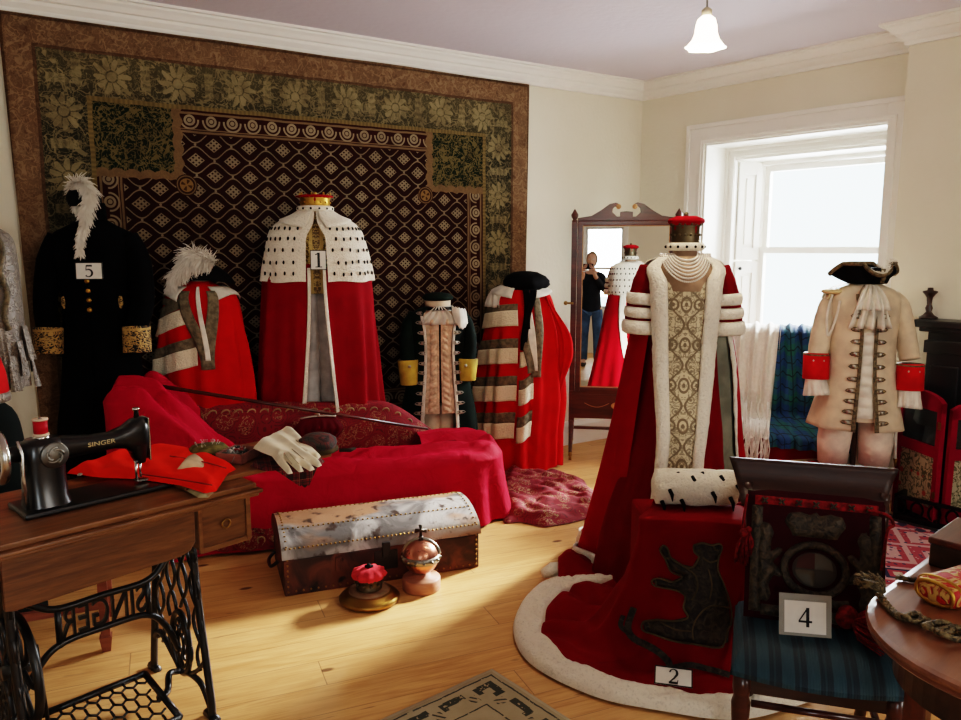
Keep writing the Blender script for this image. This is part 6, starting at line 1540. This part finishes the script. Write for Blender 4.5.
def legframe(s, name):
    b = MB(); r = .011
    fr_ = lambda t, z: Vector((s, t, z))
    front = catmull([fr_(.06, .0), fr_(.062, .06), fr_(.085, .2), fr_(.125, .45), fr_(.14, .71)], 6); back = catmull([fr_(.49, .0), fr_(.485, .06), fr_(.46, .2), fr_(.42, .45), fr_(.40, .71)], 6)
    b.tube(front, .013, 8); b.tube(back, .013, 8); b.tube([fr_(.13, .71), fr_(.41, .71)], .012, 8)
    b.tube([fr_(.03, .008), fr_(.10, .008)], .014, 8); b.tube([fr_(.46, .008), fr_(.52, .008)], .014, 8)
    b.tube(catmull([fr_(.27, .085), fr_(.34, .13), fr_(.42, .17), fr_(.475, .12), fr_(.495, .02)], 6), .010, 8); b.tube(catmull([fr_(.25, .085), fr_(.19, .10), fr_(.12, .09), fr_(.06, .02)], 6), .010, 8)
    b.tube(catmull([fr_(.08, .2), fr_(.14, .14), fr_(.2, .1)], 6), .008, 8)
    for k_ in range(4):
        t0 = .165 + .066 * k_
        for sg in (-1, 1):
            zs_ = [.10 + .61 * i / 30 for i in range(31)]
            f_ = lambda z_: t0 + sg * .032 * math.sin(z_ * 26 + (PI if k_ % 2 else 0)) + (t0 - .265) * (1.0 * (.71 - z_))
            seg_ = []
            for z_ in zs_ + [None]:
                ok_ = z_ is not None and (((f_(z_) - .258) / .068) ** 2 + ((z_ - .19) / .115) ** 2 > 1) and z_ > .14
                if ok_: seg_.append(fr_(f_(z_), z_))
                else:
                    if len(seg_) > 2: b.tube(seg_, .0065, 6)
                    seg_ = []
    mt_, mz_ = .258, .19
    b.tube([fr_(mt_ + .062 * math.cos(2 * PI * i / 24), mz_ + .11 * math.sin(2 * PI * i / 24)) for i in range(24)], .010, 8, closed=True)
    b.tube([fr_(mt_ + .045 * math.cos(2 * PI * i / 24), mz_ + .088 * math.sin(2 * PI * i / 24)) for i in range(24)], .005, 6, closed=True)
    for i in range(10): a_ = 2 * PI * i / 10; b.tube([fr_(mt_ + .018 * math.cos(a_), mz_ + .03 * math.sin(a_)), fr_(mt_ + .034 * math.cos(a_ + .5), mz_ + .06 * math.sin(a_ + .5)), fr_(mt_ + .045 * math.cos(a_), mz_ + .088 * math.sin(a_))], .005, 6)
    b.tube([fr_(mt_ + .018 * math.cos(2 * PI * i / 12), mz_ + .03 * math.sin(2 * PI * i / 12)) for i in range(12)], .006, 6, closed=True)
    return b.build(name, M_iron, st_)
legframe(-.17, 'iron_leg'); legframe(-.69, 'iron_leg')
# cross brace with the maker's name cast in it, seen from behind
b = MB(); tb_ = .28
up_ = [(-.17, .54), (-.21, .47), (-.27, .432), (-.40, .432), (-.53, .432), (-.60, .47), (-.69, .54)]; lo_ = [(-.17, .16), (-.21, .26), (-.27, .318), (-.40, .326), (-.53, .318), (-.60, .26), (-.69, .12)]
for L in (up_, lo_): b.tube(catmull([(x, tb_, z) for x, z in L], 8), .011, 8)
b.tube([(-.26, tb_, .44), (-.26, tb_, .31)], .010, 8); b.tube([(-.53, tb_, .44), (-.53, tb_, .31)], .010, 8); b.build('cross_brace', M_iron, st_)
letters('SINGER', .125, M_iron, 'cast_lettering', st_, Matrix.Translation((-.395, tb_, .376)) @ Matrix.Rotation(PI / 2, 4, 'X') @ Matrix.Diagonal((.62, 1.08, 1, 1)), .006, mirror=True)
# treadle plate with pierced hexagon lattice
b = MB(); zt_ = .085; s0, s1, t0, t1 = -.62, -.28, .05, .30
for L in ([(s0, t0), (s1, t0)], [(s1, t0), (s1, t1)], [(s1, t1), (s0, t1)], [(s0, t1), (s0, t0)]): b.tube([(L[0][0], L[0][1], zt_ + (L[0][1] - .175) * .18), (L[1][0], L[1][1], zt_ + (L[1][1] - .175) * .18)], .011, 8)
tr_ = b.build('treadle', M_iron, st_)
b = MB(); hx = .042
for i in range(12):
    for j in range(5):
        cx_ = s0 + .02 + i * hx * .9 + (hx * .45 if j % 2 else 0); cy_ = t0 + .025 + j * hx * 1.25
        if cx_ > s1 - .0 or cy_ > t1 + .0: continue
        P_ = lambda x, y: (min(s1, max(s0, x)), min(t1, max(t0, y)), zt_ + (y - .175) * .18)
        h = hx * .45; v_ = hx * .36
        b.tube([P_(cx_ - h, cy_ + v_), P_(cx_ - h, cy_ - v_), P_(cx_, cy_ - v_ * 1.9), P_(cx_ + h, cy_ - v_)], .0045, 5)
b.build('lattice', M_iron, tr_)
b = MB(); b.tube([(-.69, .175, .08), (-.61, .175, .08)], .010, 8); b.build('treadle_axle', M_iron, st_)
b = MB(); b.tube(catmull([(-.29, .175, .08), (-.25, .2, .075), (-.22, .25, .10), (-.18, .27, .085)], 5), .011, 8); b.build('treadle_axle', M_iron, st_)
# drive wheel
b = MB(); wc = Vector((-.655, .2, .33)); rw = .15
b.tube([wc + Vector((0, rw * math.cos(2 * PI * i / 36), rw * math.sin(2 * PI * i / 36))) for i in range(36)], .013, 8, closed=True)
for i in range(6): a_ = 2 * PI * i / 6; b.tube(catmull([wc, wc + Vector((0, rw * .5 * math.cos(a_ + .35), rw * .5 * math.sin(a_ + .35))), wc + Vector((0, rw * math.cos(a_), rw * math.sin(a_)))], 4), .008, 6)
b.tube([wc - Vector((.05, 0, 0)), wc + Vector((.03, 0, 0))], .02, 12); b.build('drive_wheel', M_iron, st_)
b = MB(); b.tube([(-.615, .2, .38), (-.6, .2, .1)], .006, 6); b.build('pitman_rod', M_iron, st_)

# ---- the machine head
mo = OS + Vector((math.cos(aS), math.sin(aS), 0)) * -.592 + Vector((-math.sin(aS), math.cos(aS), 0)) * .25 + Vector((0, 0, TT))
sm = thing('sewing_machine', 'black enamelled sewing machine with chrome handwheel on the oak table', 'sewing machine', mo, aS)
M_enam = Mat('black_enamel', (8, 8, 9), .3, coat=.25); M_enam.color(M_enam.mix(M_enam.noise(20), (6, 6, 7), (10, 10, 11)))
M_chr = metalm('chrome', (206, 206, 202), .18)
b = MB(); b.box((-.03, -.085, 0), (.39, .085, .016)); b.build('bed', M_enam, sm, bevel=.006, smooth=False)
b = MB()
# pillar, arm and head lofted as rounded sections
def sect(c, hx_, hy_, axis, n=20, p=3.):
    out = []
    for i in range(n):
        a_ = 2 * PI * i / n; ca_, sa_ = math.cos(a_), math.sin(a_); r1 = (abs(ca_) ** p + abs(sa_) ** p) ** (-1 / p)
        q = (r1 * ca_ * hx_, r1 * sa_ * hy_)
        out.append(Vector(c) + (Vector((q[0], q[1], 0)) if axis == 'z' else Vector((0, q[0], q[1]))))
    return out
pil_ = [sect((.05, 0, .014), .062, .062, 'z'), sect((.048, 0, .04), .057, .054, 'z'), sect((.048, 0, .10), .055, .046, 'z'), sect((.05, 0, .15), .056, .045, 'z'), sect((.05, 0, .19), .055, .044, 'z'), sect((.05, 0, .207), .042, .034, 'z')]
b.grid(pil_, True); b.add(pil_[-1], [tuple(range(20))])
arm = [sect((-.005, 0, .170), .036, .034, 'x'), sect((.05, 0, .172), .040, .036, 'x'), sect((.11, 0, .170), .036, .033, 'x'), sect((.18, 0, .166), .033, .027, 'x'), sect((.24, 0, .166), .033, .026, 'x'), sect((.275, 0, .168), .033, .034, 'x'), sect((.30, 0, .165), .033, .055, 'x'), sect((.328, 0, .165), .031, .062, 'x'), sect((.345, 0, .165), .028, .056, 'x')]
b.grid(arm, True); b.add(arm[-1], [tuple(range(20))]); b.add(arm[0], [tuple(range(20))])
hd_ = [sect((.315, 0, .14), .03, .032, 'z'), sect((.32, 0, .10), .022, .028, 'z'), sect((.322, 0, .08), .014, .02, 'z')]
b.grid(hd_, True); b.add(hd_[-1], [tuple(range(20))])
b.build('machine_body', M_enam, sm)
b = MB(); b.box((.344, -.026, .085), (.35, .026, .222)); b.build('face_plate', M_chr, sm, bevel=.004, smooth=False)
b = MB(); b.tube([(.32, 0, .22), (.32, 0, .246), (.32, 0, .247), (.32, 0, .254)], [.008, .008, .011, .011], 10); b.build('pressure_screw', M_chr, sm)
b = MB(); b.tube([(.305, -.01, .09), (.305, -.01, .028)], .0045, 8); b.build('presser_bar', M_chr, sm)
b = MB(); b.box((.303, -.018, .022), (.338, .012, .028)); b.build('presser_foot', M_chr, sm, smooth=False)
b = MB(); b.tube([(.322, 0, .085), (.322, 0, .033)], .0045, 8); b.build('needle_bar', M_chr, sm)
b = MB(); wc = Vector((-.06, 0, .172)); b.tube([wc + Vector((0, .066 * math.cos(2 * PI * i / 32), .066 * math.sin(2 * PI * i / 32))) for i in range(32)], .013, 10, closed=True); b.build('handwheel_rim', M_chr, sm)
b = MB(); b.tube([(-.075, 0, .172), (.0, 0, .172)], [.018, .026], 16); 
for i in range(4): a_ = R(45 + 90 * i); b.tube([wc, wc + Vector((0, .062 * math.cos(a_), .062 * math.sin(a_)))], .008, 8)
b.build('handwheel_hub', M_enam, sm)
b = MB(); b.lathe([(.036, 0), (.038, .004), (.035, .007), (.001, .0075)], 32, M=T(.066, -.046, .162, PI / 2)); bd = b.build('badge_plate', metalm('pewter', (112, 110, 104), .4), sm)
b = MB()
for i in range(5): a0 = i * 1.256; b.tube([(.066 + .024 * math.cos(a0 + j * .25) * (1 - j * .06), -.054, .162 + .024 * math.sin(a0 + j * .25) * (1 - j * .06)) for j in range(8)], .003, 5)
b.build('scroll_relief', metalm('pewter_light', (150, 148, 140), .35), bd)
letters('SINGER', .019, plain('gold_transfer', (196, 178, 130), .4), 'gold_lettering', sm, Matrix.Translation((.20, -.0355, .170)) @ Matrix.Rotation(PI / 2, 4, 'X') @ Matrix.Diagonal((1.25, .95, 1, 1)), .0006)
b = MB(); b.lathe([(.02, .207), (.024, .21), (.005, .214), (.004, .266), (.001, .267)], 12, M=T(.05, 0, 0)); b.build('spool_pin', M_chr, sm)
b = MB(); b.tube([(-.02, -.03, .215), (-.012, -.04, .175), (-.016, -.045, .12), (-.012, -.05, .02)], .005, 8); b.build('bobbin_winder', M_chr, sm)
sp_ = thing('thread_spool', 'red cotton reel standing on top of the black sewing machine', 'thread spool', Matrix.LocRotScale(mo, sm.rotation_euler, None) @ Vector((.05, 0, .2145)), aS)
b = MB(); b.lathe([(.006, 0), (.021, 0), (.021, .005), (.012, .006)], 24, cap=False); b.lathe([(.012, .043), (.021, .044), (.021, .049), (.006, .049)], 24, cap=False); b.build('reel', plain('pale_wood', (226, 196, 170), .5), sp_)
b = MB(); b.lathe([(.012, .006), (.0185, .007), (.0185, .042), (.012, .043)], 24, mod=lambda a, j: 1); b.build('thread', cloth('red_thread', (176, 14, 34), .5, 0, .1), sp_)

# ---- things on the table and its leaf
LF = TT + .017
def onleaf(x, y, z=LF): return gnd(x, y, z)
def blanket_poly(name, label, cat, px, mat, z, h, wr=.01, step=.008, part='cloth', seed=0, extra=()):
    pg = [gnd(x, y, z) for x, y in px]; c = sum(pg, Vector()) / len(pg)
    o = thing(name, label, cat, (c.x, c.y, z), 0)
    b = MB(); puff(b, [(q.x, q.y) for q in pg], step, lambda x, y, d: (x, y, z + .002 + h * min(1, d / .03) ** .6 + wr * min(1, d / .02) * (.5 + .5 * math.sin(x * 55 + y * 38 + 3 * nz(x * 9, y * 9, seed)))))
    b.build(part, mat, o, world=True); return o
M_org = velvet('orange_red_wool', (236, 36, 14), .3)
rg_ = blanket_poly('folded_garment', 'folded bright orange-red cloth under the sewing machine needle', 'garment', [(66, 474), (95, 463), (130, 452), (168, 449), (205, 455), (232, 466), (236, 470), (228, 474), (216, 492), (205, 494), (180, 486), (140, 480), (100, 478)], M_org, TT + .017, .022, .007)
b = MB(); b.tube(catmull([gnd(x, y, TT + .046) for x, y in ((140, 474), (170, 478), (195, 482), (212, 485))], 4), .0025, 5); b.tube(catmull([gnd(x, y, TT + .047) for x, y in ((170, 456), (200, 461), (226, 468))], 4), .0025, 5); b.build('seam', plain('dark_red_thread', (150, 20, 10)), rg_, world=True)
b = MB(); puff(b, [tuple(gnd(x, y, TT + .06).to_2d()) for x, y in ((176, 464), (182, 456), (196, 452), (206, 455), (203, 462), (190, 465))], .006, lambda x, y, d: (x, y, TT + .04 + .02 * min(1, d / .02) + .004 * math.sin(x * 90))); b.build('lining', cloth('beige_lining', (190, 160, 130)), rg_, world=True)
b = MB(); puff(b, [tuple(gnd(x, y, TT + .01).to_2d()) for x, y in ((186, 490), (196, 487), (214, 492), (208, 497), (198, 497))], .005, lambda x, y, d: (x, y, TT + .008 + .008 * min(1, d / .01))); b.build('lining_corner', cloth('check_lining', (170, 156, 120)), rg_, world=True)
b = MB(); b.disc(gnd(80, 475, TT + .04), (0, -.3, 1), .008, .005); b.build('button', M_silver, rg_, world=True)
# pincushion
pq = onleaf(209, 456)
pn = thing('pincushion', 'mossy green pincushion stuck with pins beside the orange-red cloth', 'pincushion', pq, aS)
b = MB(); b.lathe([(.03, 0), (.062, .008), (.07, .022), (.055, .038), (.025, .045), (.001, .046)], 30, mod=lambda a, j: 1 + .06 * math.sin(3 * a + 1) + .03 * nz(a * 2, j), cap=True); b.build('cushion', cloth('olive_wool', (104, 92, 52), .9, .1, .3, 30.), pn)
b = MB(); r_ = random.Random(8)
for i in range(22):
    a_ = r_.random() * 6.28; q = r_.random() * .045; p0 = Vector((q * math.cos(a_), q * math.sin(a_), .038 - q * .3)); d_ = Vector((math.cos(a_) * .5 + r_.gauss(0, .2), math.sin(a_) * .5 + r_.gauss(0, .2), .8)); b.tube([p0, p0 + d_ * .025], .0008, 4); b.ball(p0 + d_ * .025, .002, 4)
o = b.build('pins', M_silver, pn); o['kind'] = 'stuff'
# box of sewing bits
pq = onleaf(246, 471)
pq0, pq1, pq2 = onleaf(216, 463), onleaf(242, 465), onleaf(258, 451)
bxn = thing('sewing_box', 'open pinkish wooden tray of sewing bits on the table leaf', 'box', pq1, math.atan2((pq1 - pq0).y, (pq1 - pq0).x))
Lb = (pq1 - pq0).length; b = MB(); Db = .12
for q in ((-Lb, -Lb + .005, 0, Db), (-.005, 0, 0, Db), (-Lb, 0, 0, .005), (-Lb, 0, Db - .005, Db)): b.box((q[0], q[2], 0), (q[1], q[3], .035))
b.box((-Lb, 0, 0), (0, Db, .004)); b.build('tray', woodm('pinkish_wood', (110, 64, 54), (150, 98, 84), .5), bxn, smooth=False)
r_ = random.Random(12); ml_ = [plain('bit_grey', (120, 124, 122), .4), plain('bit_green', (30, 44, 38), .7), plain('bit_white', (206, 200, 190), .6), plain('bit_red', (130, 40, 40), .6)]
for i in range(14):
    x_, y_ = -Lb + .015 + r_.random() * (Lb - .03), .015 + r_.random() * (Db - .03); b = MB(); zc = .006
    q = thing('cotton_reel' if i % 2 else 'fabric_scrap', 'tiny reels and scraps jumbled in the open sewing tray', 'sewing bits', bxn.matrix_basis @ Vector((x_, y_, zc)), r_.random() * 6, 'bits in the sewing tray')
    if i % 2: b.lathe([(.009, 0), (.009, .004), (.006, .006), (.006, .022), (.009, .024), (.009, .028), (.001, .0285)], 14); b.build('reel', ml_[i % 4], q)
    else: b.sheet(lambda u, v: ((u - .5) * .04, (v - .5) * .03, .012 + .01 * math.sin(u * 8 + i) + .008 * math.cos(v * 7)), 8, 8); b.build('scrap', ml_[i % 4], q, solid=.002)
# tartan pieces
M_rt = tartan('red_tartan', (46, 14, 18), (120, 34, 34), (24, 30, 26), .35, thin=(170, 120, 90))
blanket_poly('tartan_cloth', 'red and black tartan cloth hanging off the table leaf under the gloves', 'cloth', [(250, 467), (262, 452), (290, 447), (318, 456), (325, 462), (318, 468), (300, 472), (280, 471), (265, 472)], M_rt, LF, .008, .006)
tcn = bpy.data.objects['tartan_cloth']
b = MB(); A_ = [gnd(x, y, LF + .004) for x, y in ((276, 471), (318, 468))]; tip = at(305, 486, 2.45)
b.sheet(lambda u, v: A_[0].lerp(A_[1], u).lerp(tip + Vector((.03 * (u - .5), 0, 0)), v) + Vector((0, -.006, .004 * (1 - v) + .004 * math.sin(u * 9))), 12, 10); b.build('hanging_corner', M_rt, tcn, world=True)
# tam cap
pq = onleaf(318, 452)
tm = thing('tam_cap', 'small grey and red tartan bonnet at the far end of the table leaf', 'hat', pq, aS)
b = MB(); b.lathe([(.05, 0), (.062, .012), (.07, .03), (.064, .05), (.045, .064), (.02, .07), (.001, .07)], 28, mod=lambda a, j: 1 + .04 * math.sin(4 * a + j), cap=True); b.build('crown', tartan('grey_red_tartan', (62, 58, 54), (104, 44, 40), (34, 34, 32), .3), tm)
b = MB(); b.lathe([(.056, 0), (.072, .006), (.07, .02), (.055, .022)], 28, mod=lambda a, j: 1 + .03 * math.sin(7 * a), cap=False); b.build('woollen_band', cloth('olive_band', (74, 62, 40)), tm)
b = MB(); b.tube([(.05, -.06, .008), (.08, -.08, .006), (.11, -.07, .006)], [.014, .016, .01], 8, flat=.4); b.build('ribbon', cloth('brown_ribbon', (52, 40, 30)), tm)
# white gloves
M_glove = cloth('cream_kid', (226, 214, 188), .6, .1, .08)
def glove(label, px, z, h, creases):
    pg = [gnd(x, y, z) for x, y in px]; c = sum(pg, Vector()) / len(pg)
    o = thing('glove', label, 'glove', (c.x, c.y, z), 0)
    b = MB(); puff(b, [(q.x, q.y) for q in pg], .0045, lambda x, y, d: (x, y, z + .002 + h * min(1, d / .022) ** .55 + .004 * math.sin(x * 60 + y * 40) * min(1, d / .015))); b.build('glove_body', M_glove, o, world=True)
    b = MB()
    for cr_ in creases: b.tube(catmull([gnd(x, y, z + h * .9 + .002) for x, y in cr_], 4), .0016, 5)
    b.build('stitching', cloth('glove_seam', (176, 162, 134), .7), o, world=True)
glove('pale kid glove lying underneath, fingers spread toward the tam cap', [(268, 441), (276, 434), (286, 430), (295, 432), (304, 441), (316, 452), (321, 457), (318, 460), (312, 458), (314, 463), (309, 464), (300, 457), (290, 452), (278, 448)], LF + .026, .02, [[(296, 440), (306, 450)], [(292, 441), (302, 454)]])
glove('pale kid glove lying uppermost, its wide cuff toward the sewing tray', [(253, 449), (262, 441), (274, 436), (287, 440), (297, 447), (308, 455), (319, 462), (322, 466), (318, 468), (309, 464), (315, 470), (310, 472), (300, 466), (304, 472), (299, 473), (289, 464), (283, 459), (290, 468), (293, 474), (288, 475), (279, 466), (272, 457), (262, 453)], LF + .044, .02, [[(292, 449), (304, 459)], [(288, 452), (299, 464)], [(284, 453), (292, 464)]])

# ---- stool behind the sewing table
sp = gnd(107, 650)
so = thing('low_stool', 'reddish wooden stool seen through the iron legs of the sewing table', 'stool', sp, R(24))
M_rw = woodm('reddish_wood', (120, 66, 52), (160, 98, 80), .45)
SD, SW = .30, .34
for (lx_, ly_) in ((0, 0), (-SW, 0), (0, SD), (-SW, SD)):
    b = MB(); b.box((lx_ - .016, ly_ - .016, .06), (lx_ + .016, ly_ + .016, .40)); b.add([(lx_ + sx * .022, ly_ + sy * .022, .06) for sx, sy in ((-1, -1), (1, -1), (1, 1), (-1, 1))] + [(lx_ + sx * .014, ly_ + sy * .014, 0) for sx, sy in ((-1, -1), (1, -1), (1, 1), (-1, 1))], [(0, 1, 2, 3), (7, 6, 5, 4), (0, 4, 5, 1), (1, 5, 6, 2), (2, 6, 7, 3), (3, 7, 4, 0)]); b.build('leg', M_rw, so, smooth=False)
b = MB(); b.box((-SW, -.01, .17), (0, .01, .20)); b.build('stretcher', M_rw, so, smooth=False)
b = MB(); b.box((-SW, SD - .01, .17), (0, SD + .01, .20)); b.build('stretcher', M_rw, so, smooth=False)
b = MB(); b.box((-SW - .02, -.02, .36), (.02, SD + .02, .41)); b.build('seat', M_rw, so, smooth=False, bevel=.006)

# ================================================================== THE PHOTOGRAPHER (seen in the looking glass)
ps = thing('person', 'person in dark jacket and jeans holding up a phone, seen in the mirror', 'person', (-.02, -.42, 0), R(180))
M_skin = plain('skin', (206, 160, 136), .55); M_jean = cloth('blue_denim', (70, 96, 128), .85, 0, .2); M_jack = cloth('dark_jacket', (34, 36, 42), .85); M_hair = plain('fair_hair', (122, 104, 82), .6)
def skin_fig(name, nodes, edges, mat, parent, sub=2, root=0):
    me = bpy.data.meshes.new(name); me.from_pydata([n_[:3] for n_ in nodes], edges, []); me.materials.append(mat.m)
    o = bpy.data.objects.new(name, me); COL.objects.link(o); o.parent = parent
    k_ = o.modifiers.new('skin', 'SKIN'); k_.use_smooth_shade = True
    for i, n_ in enumerate(nodes):
        s_ = me.skin_vertices[0].data[i]; s_.radius = (n_[3], n_[4] if len(n_) > 4 else n_[3]); s_.use_root = i == root
    q = o.modifiers.new('sub', 'SUBSURF'); q.levels = sub; q.render_levels = sub
    return o
# local frame: figure faces -y (towards the mirror after the half turn)
nd = [(0, 0, .92, .13, .1), (0, 0, 1.1, .12, .09), (0, .01, 1.28, .14, .1), (0, .01, 1.39, .1, .075), (0, .0, 1.45, .05), (0, -.015, 1.53, .05),
      (.16, .01, 1.36, .055), (.21, -.06, 1.14, .042), (.09, -.30, 1.36, .032), (.075, -.345, 1.42, .026),
      (-.16, .01, 1.36, .055), (-.21, -.06, 1.14, .042), (-.09, -.30, 1.36, .032), (-.075, -.345, 1.42, .026),
      (.09, 0, .84, .09), (.1, -.01, .48, .06), (.1, .02, .1, .04), (-.09, 0, .84, .09), (-.1, -.01, .48, .06), (-.1, .02, .1, .04), (.1, -.12, .035, .035), (-.1, -.12, .035, .035)]
ed_ = [(0, 1), (1, 2), (2, 3), (3, 4), (4, 5), (3, 6), (6, 7), (7, 8), (8, 9), (3, 10), (10, 11), (11, 12), (12, 13), (0, 14), (14, 15), (15, 16), (0, 17), (17, 18), (18, 19), (16, 20), (19, 21)]
body = skin_fig('body', nd, ed_, M_skin, ps)
# head with face
def head_pt(u, v):
    a_ = 2 * PI * u; t = PI * v; r_ = math.sin(t); x_ = .075 * r_ * math.sin(a_); y_ = -.095 * r_ * math.cos(a_); z_ = .118 * -math.cos(t)
    if z_ < 0: x_ *= 1 - .25 * (-z_ / .118) ** 1.5
    f = max(0, math.cos(a_)) * r_
    y_ -= .016 * math.exp(-((x_ / .014) ** 2) - ((z_ + .012) / .024) ** 2) * (f > 0)      # nose
    y_ += .008 * math.exp(-(((abs(x_) - .032) / .014) ** 2) - ((z_ - .012) / .012) ** 2) * (f > 0)
    y_ -= .005 * math.exp(-((x_ / .022) ** 2) - ((z_ + .052) / .01) ** 2) * (f > 0)
    return (x_, y_ - .02, 1.60 + z_)
b = MB(); b.sheet(head_pt, 48, 36, cu=True); hd = b.build('head', M_skin, ps)
b = MB()
for sg in (-1, 1): b.ball((sg * .031, -.102, 1.612), .0095, 8, 0); b.ball((sg * .031, -.1095, 1.612), .005, 6, 1)
b.build('eyes', [plain('eye_white', (230, 228, 224), .3), M_ink], hd)
b = MB(); b.ball((0, -.112, 1.547), .02, 8, 0, (1, .25, .3)); b.build('mouth', plain('lips', (168, 96, 92), .5), hd)
b = MB()
for sg in (-1, 1): b.ball((sg * .076, -.005, 1.60), .025, 8, 0, (.3, .6, 1.1))
b.build('ear', M_skin, hd)
b = MB(); b.sheet(lambda u, v: (lambda p: (p[0] * 1.14, (p[1] + .02) * 1.12 - .012 + (.012 if p[1] < -.06 else 0), 1.6 + (p[2] - 1.6) * 1.1 + .004))(head_pt(lerp(.15, .85, u) if v < .66 else u * .9999, lerp(.16, 1, v))), 48, 24); b.build('hair', M_hair, ps)
jk = [(0, 0, .76, .18, .14), (0, 0, 1.1, .145, .11), (0, .01, 1.28, .16, .115), (0, .01, 1.39, .105, .085), (0, .0, 1.435, .068),
      (.165, .01, 1.36, .068), (.21, -.06, 1.14, .055), (.1, -.285, 1.345, .042), (-.165, .01, 1.36, .068), (-.21, -.06, 1.14, .055), (-.1, -.285, 1.345, .042)]
skin_fig('jacket', jk, [(0, 1), (1, 2), (2, 3), (3, 4), (3, 5), (5, 6), (6, 7), (3, 8), (8, 9), (9, 10)], M_jack, ps)
jn = [(0, 0, .93, .145, .11), (.092, 0, .82, .1), (.1, -.01, .48, .072), (.1, .02, .07, .056), (-.092, 0, .82, .1), (-.1, -.01, .48, .072), (-.1, .02, .07, .056)]
skin_fig('jeans', jn, [(0, 1), (1, 2), (2, 3), (0, 4), (4, 5), (5, 6)], M_jean, ps)
for sg in (-1, 1):
    b = MB(); b.ball((sg * .1, -.04, .04), .05, 10, 0, (.9, 2.2, .8)); b.build('shoe', M_ink, ps)
    fn_ = []; fe = []
    base = Vector((sg * .075, -.345, 1.42)); fn_.append((*base, .022, .014)); pm_ = base + Vector((-sg * .006, -.03, .055)); fn_.append((*pm_, .03, .013)); fe.append((0, 1))
    for i in range(4):
        p0 = pm_ + Vector((-sg * (.012 - .009 * i), -.006, .018 - .02 * i + .018)); k0 = len(fn_)
        for j, dd_ in enumerate((Vector((-sg * .006, -.022, .008)), Vector((-sg * .022, -.012, .002)), Vector((-sg * .02, .008, 0)))):
            p0 = p0 + dd_ * (1 + .1 * (i in (1, 2))); fn_.append((*p0, .0085 - .0008 * j, .0085 - .0008 * j)); fe.append((1 if j == 0 else len(fn_) - 2, len(fn_) - 1))
    p0 = base + Vector((0, -.005, .03)); 
    for j, dd_ in enumerate((Vector((-sg * .012, .012, .018)), Vector((-sg * .016, -.004, .018)), Vector((-sg * .012, -.014, .012)))):
        p0 = p0 + dd_; fn_.append((*p0, .0095 - .001 * j, .0095 - .001 * j)); fe.append((0 if j == 0 else len(fn_) - 2, len(fn_) - 1))
    skin_fig('hand', fn_, fe, M_skin, ps, 1)
ph = thing('phone', 'black phone held up by the person in the mirror', 'phone', (-.02, -.012, 1.462), R(180))
b = MB(); b.box((-.075, -.0, 0), (.075, .009, .076)); b.build('phone_body', plain('phone_black', (12, 12, 14), .2), ph, bevel=.003, smooth=False)

# ================================================================== CAMERA, DAYLIGHT AND FILL
cam = bpy.data.cameras.new('camera'); co = bpy.data.objects.new('camera', cam); COL.objects.link(co)
cam.sensor_width = 36; cam.sensor_fit = 'HORIZONTAL'; cam.lens = 36 * F / 961; cam.clip_start = .06
co.location = (0, 0, H); co.rotation_euler = (PI / 2 - P, 0, 0); scene.camera = co
wd = bpy.data.worlds.new('sky'); scene.world = wd; wd.use_nodes = True
nt = wd.node_tree; bg = nt.nodes['Background']; bg.inputs[0].default_value = (.74, .93, 1., 1); bg.inputs[1].default_value = 2.2
def area(name, loc, direc, sx, sy, e, col):
    l = bpy.data.lights.new(name, 'AREA'); l.shape = 'RECTANGLE'; l.size = sx; l.size_y = sy; l.energy = e; l.color = col
    o = bpy.data.objects.new(name, l); COL.objects.link(o); o.location = loc
    o.rotation_euler = Vector(direc).to_track_quat('-Z', 'Y').to_euler(); return o
wc_ = wr(1.22, 1.75, -1.35)
area('daylight_window', wc_ + Vector((0, 0, .35)), nR * 1. + Vector((0, 0, -.30)), 1.7, 2.1, 260, (.93, .97, 1.))
area('daylight_rear_window', (-.1, -3.0, 1.8), (0, 1, -.15), .9, 1.6, 26, (.95, .98, 1.))
area('side_fill', (3.6, -1.2, 1.9), (-.8, .6, -.25), 1.6, 1.6, 36, (1., .96, .9))  # added fill lamp inside the room; there is no window on this side
sl = bpy.data.lights.new('sun', 'SUN'); sl.energy = 10; sl.angle = R(9); sl.color = (1., .97, .92)
so_ = bpy.data.objects.new('sun', sl); COL.objects.link(so_); so_.location = wc_ + Vector((1.5, 1.3, 2)); so_.rotation_euler = (nR + Vector((0, 0, -.47))).to_track_quat('-Z', 'Y').to_euler()
scene.view_settings.view_transform = 'Filmic'
scene.view_settings.look = 'High Contrast'
scene.view_settings.exposure = .95
scene.cycles.use_denoising = True
scene.cycles.max_bounces = 10; scene.cycles.diffuse_bounces = 5; scene.cycles.transparent_max_bounces = 8
scene.cycles.sample_clamp_indirect = 8
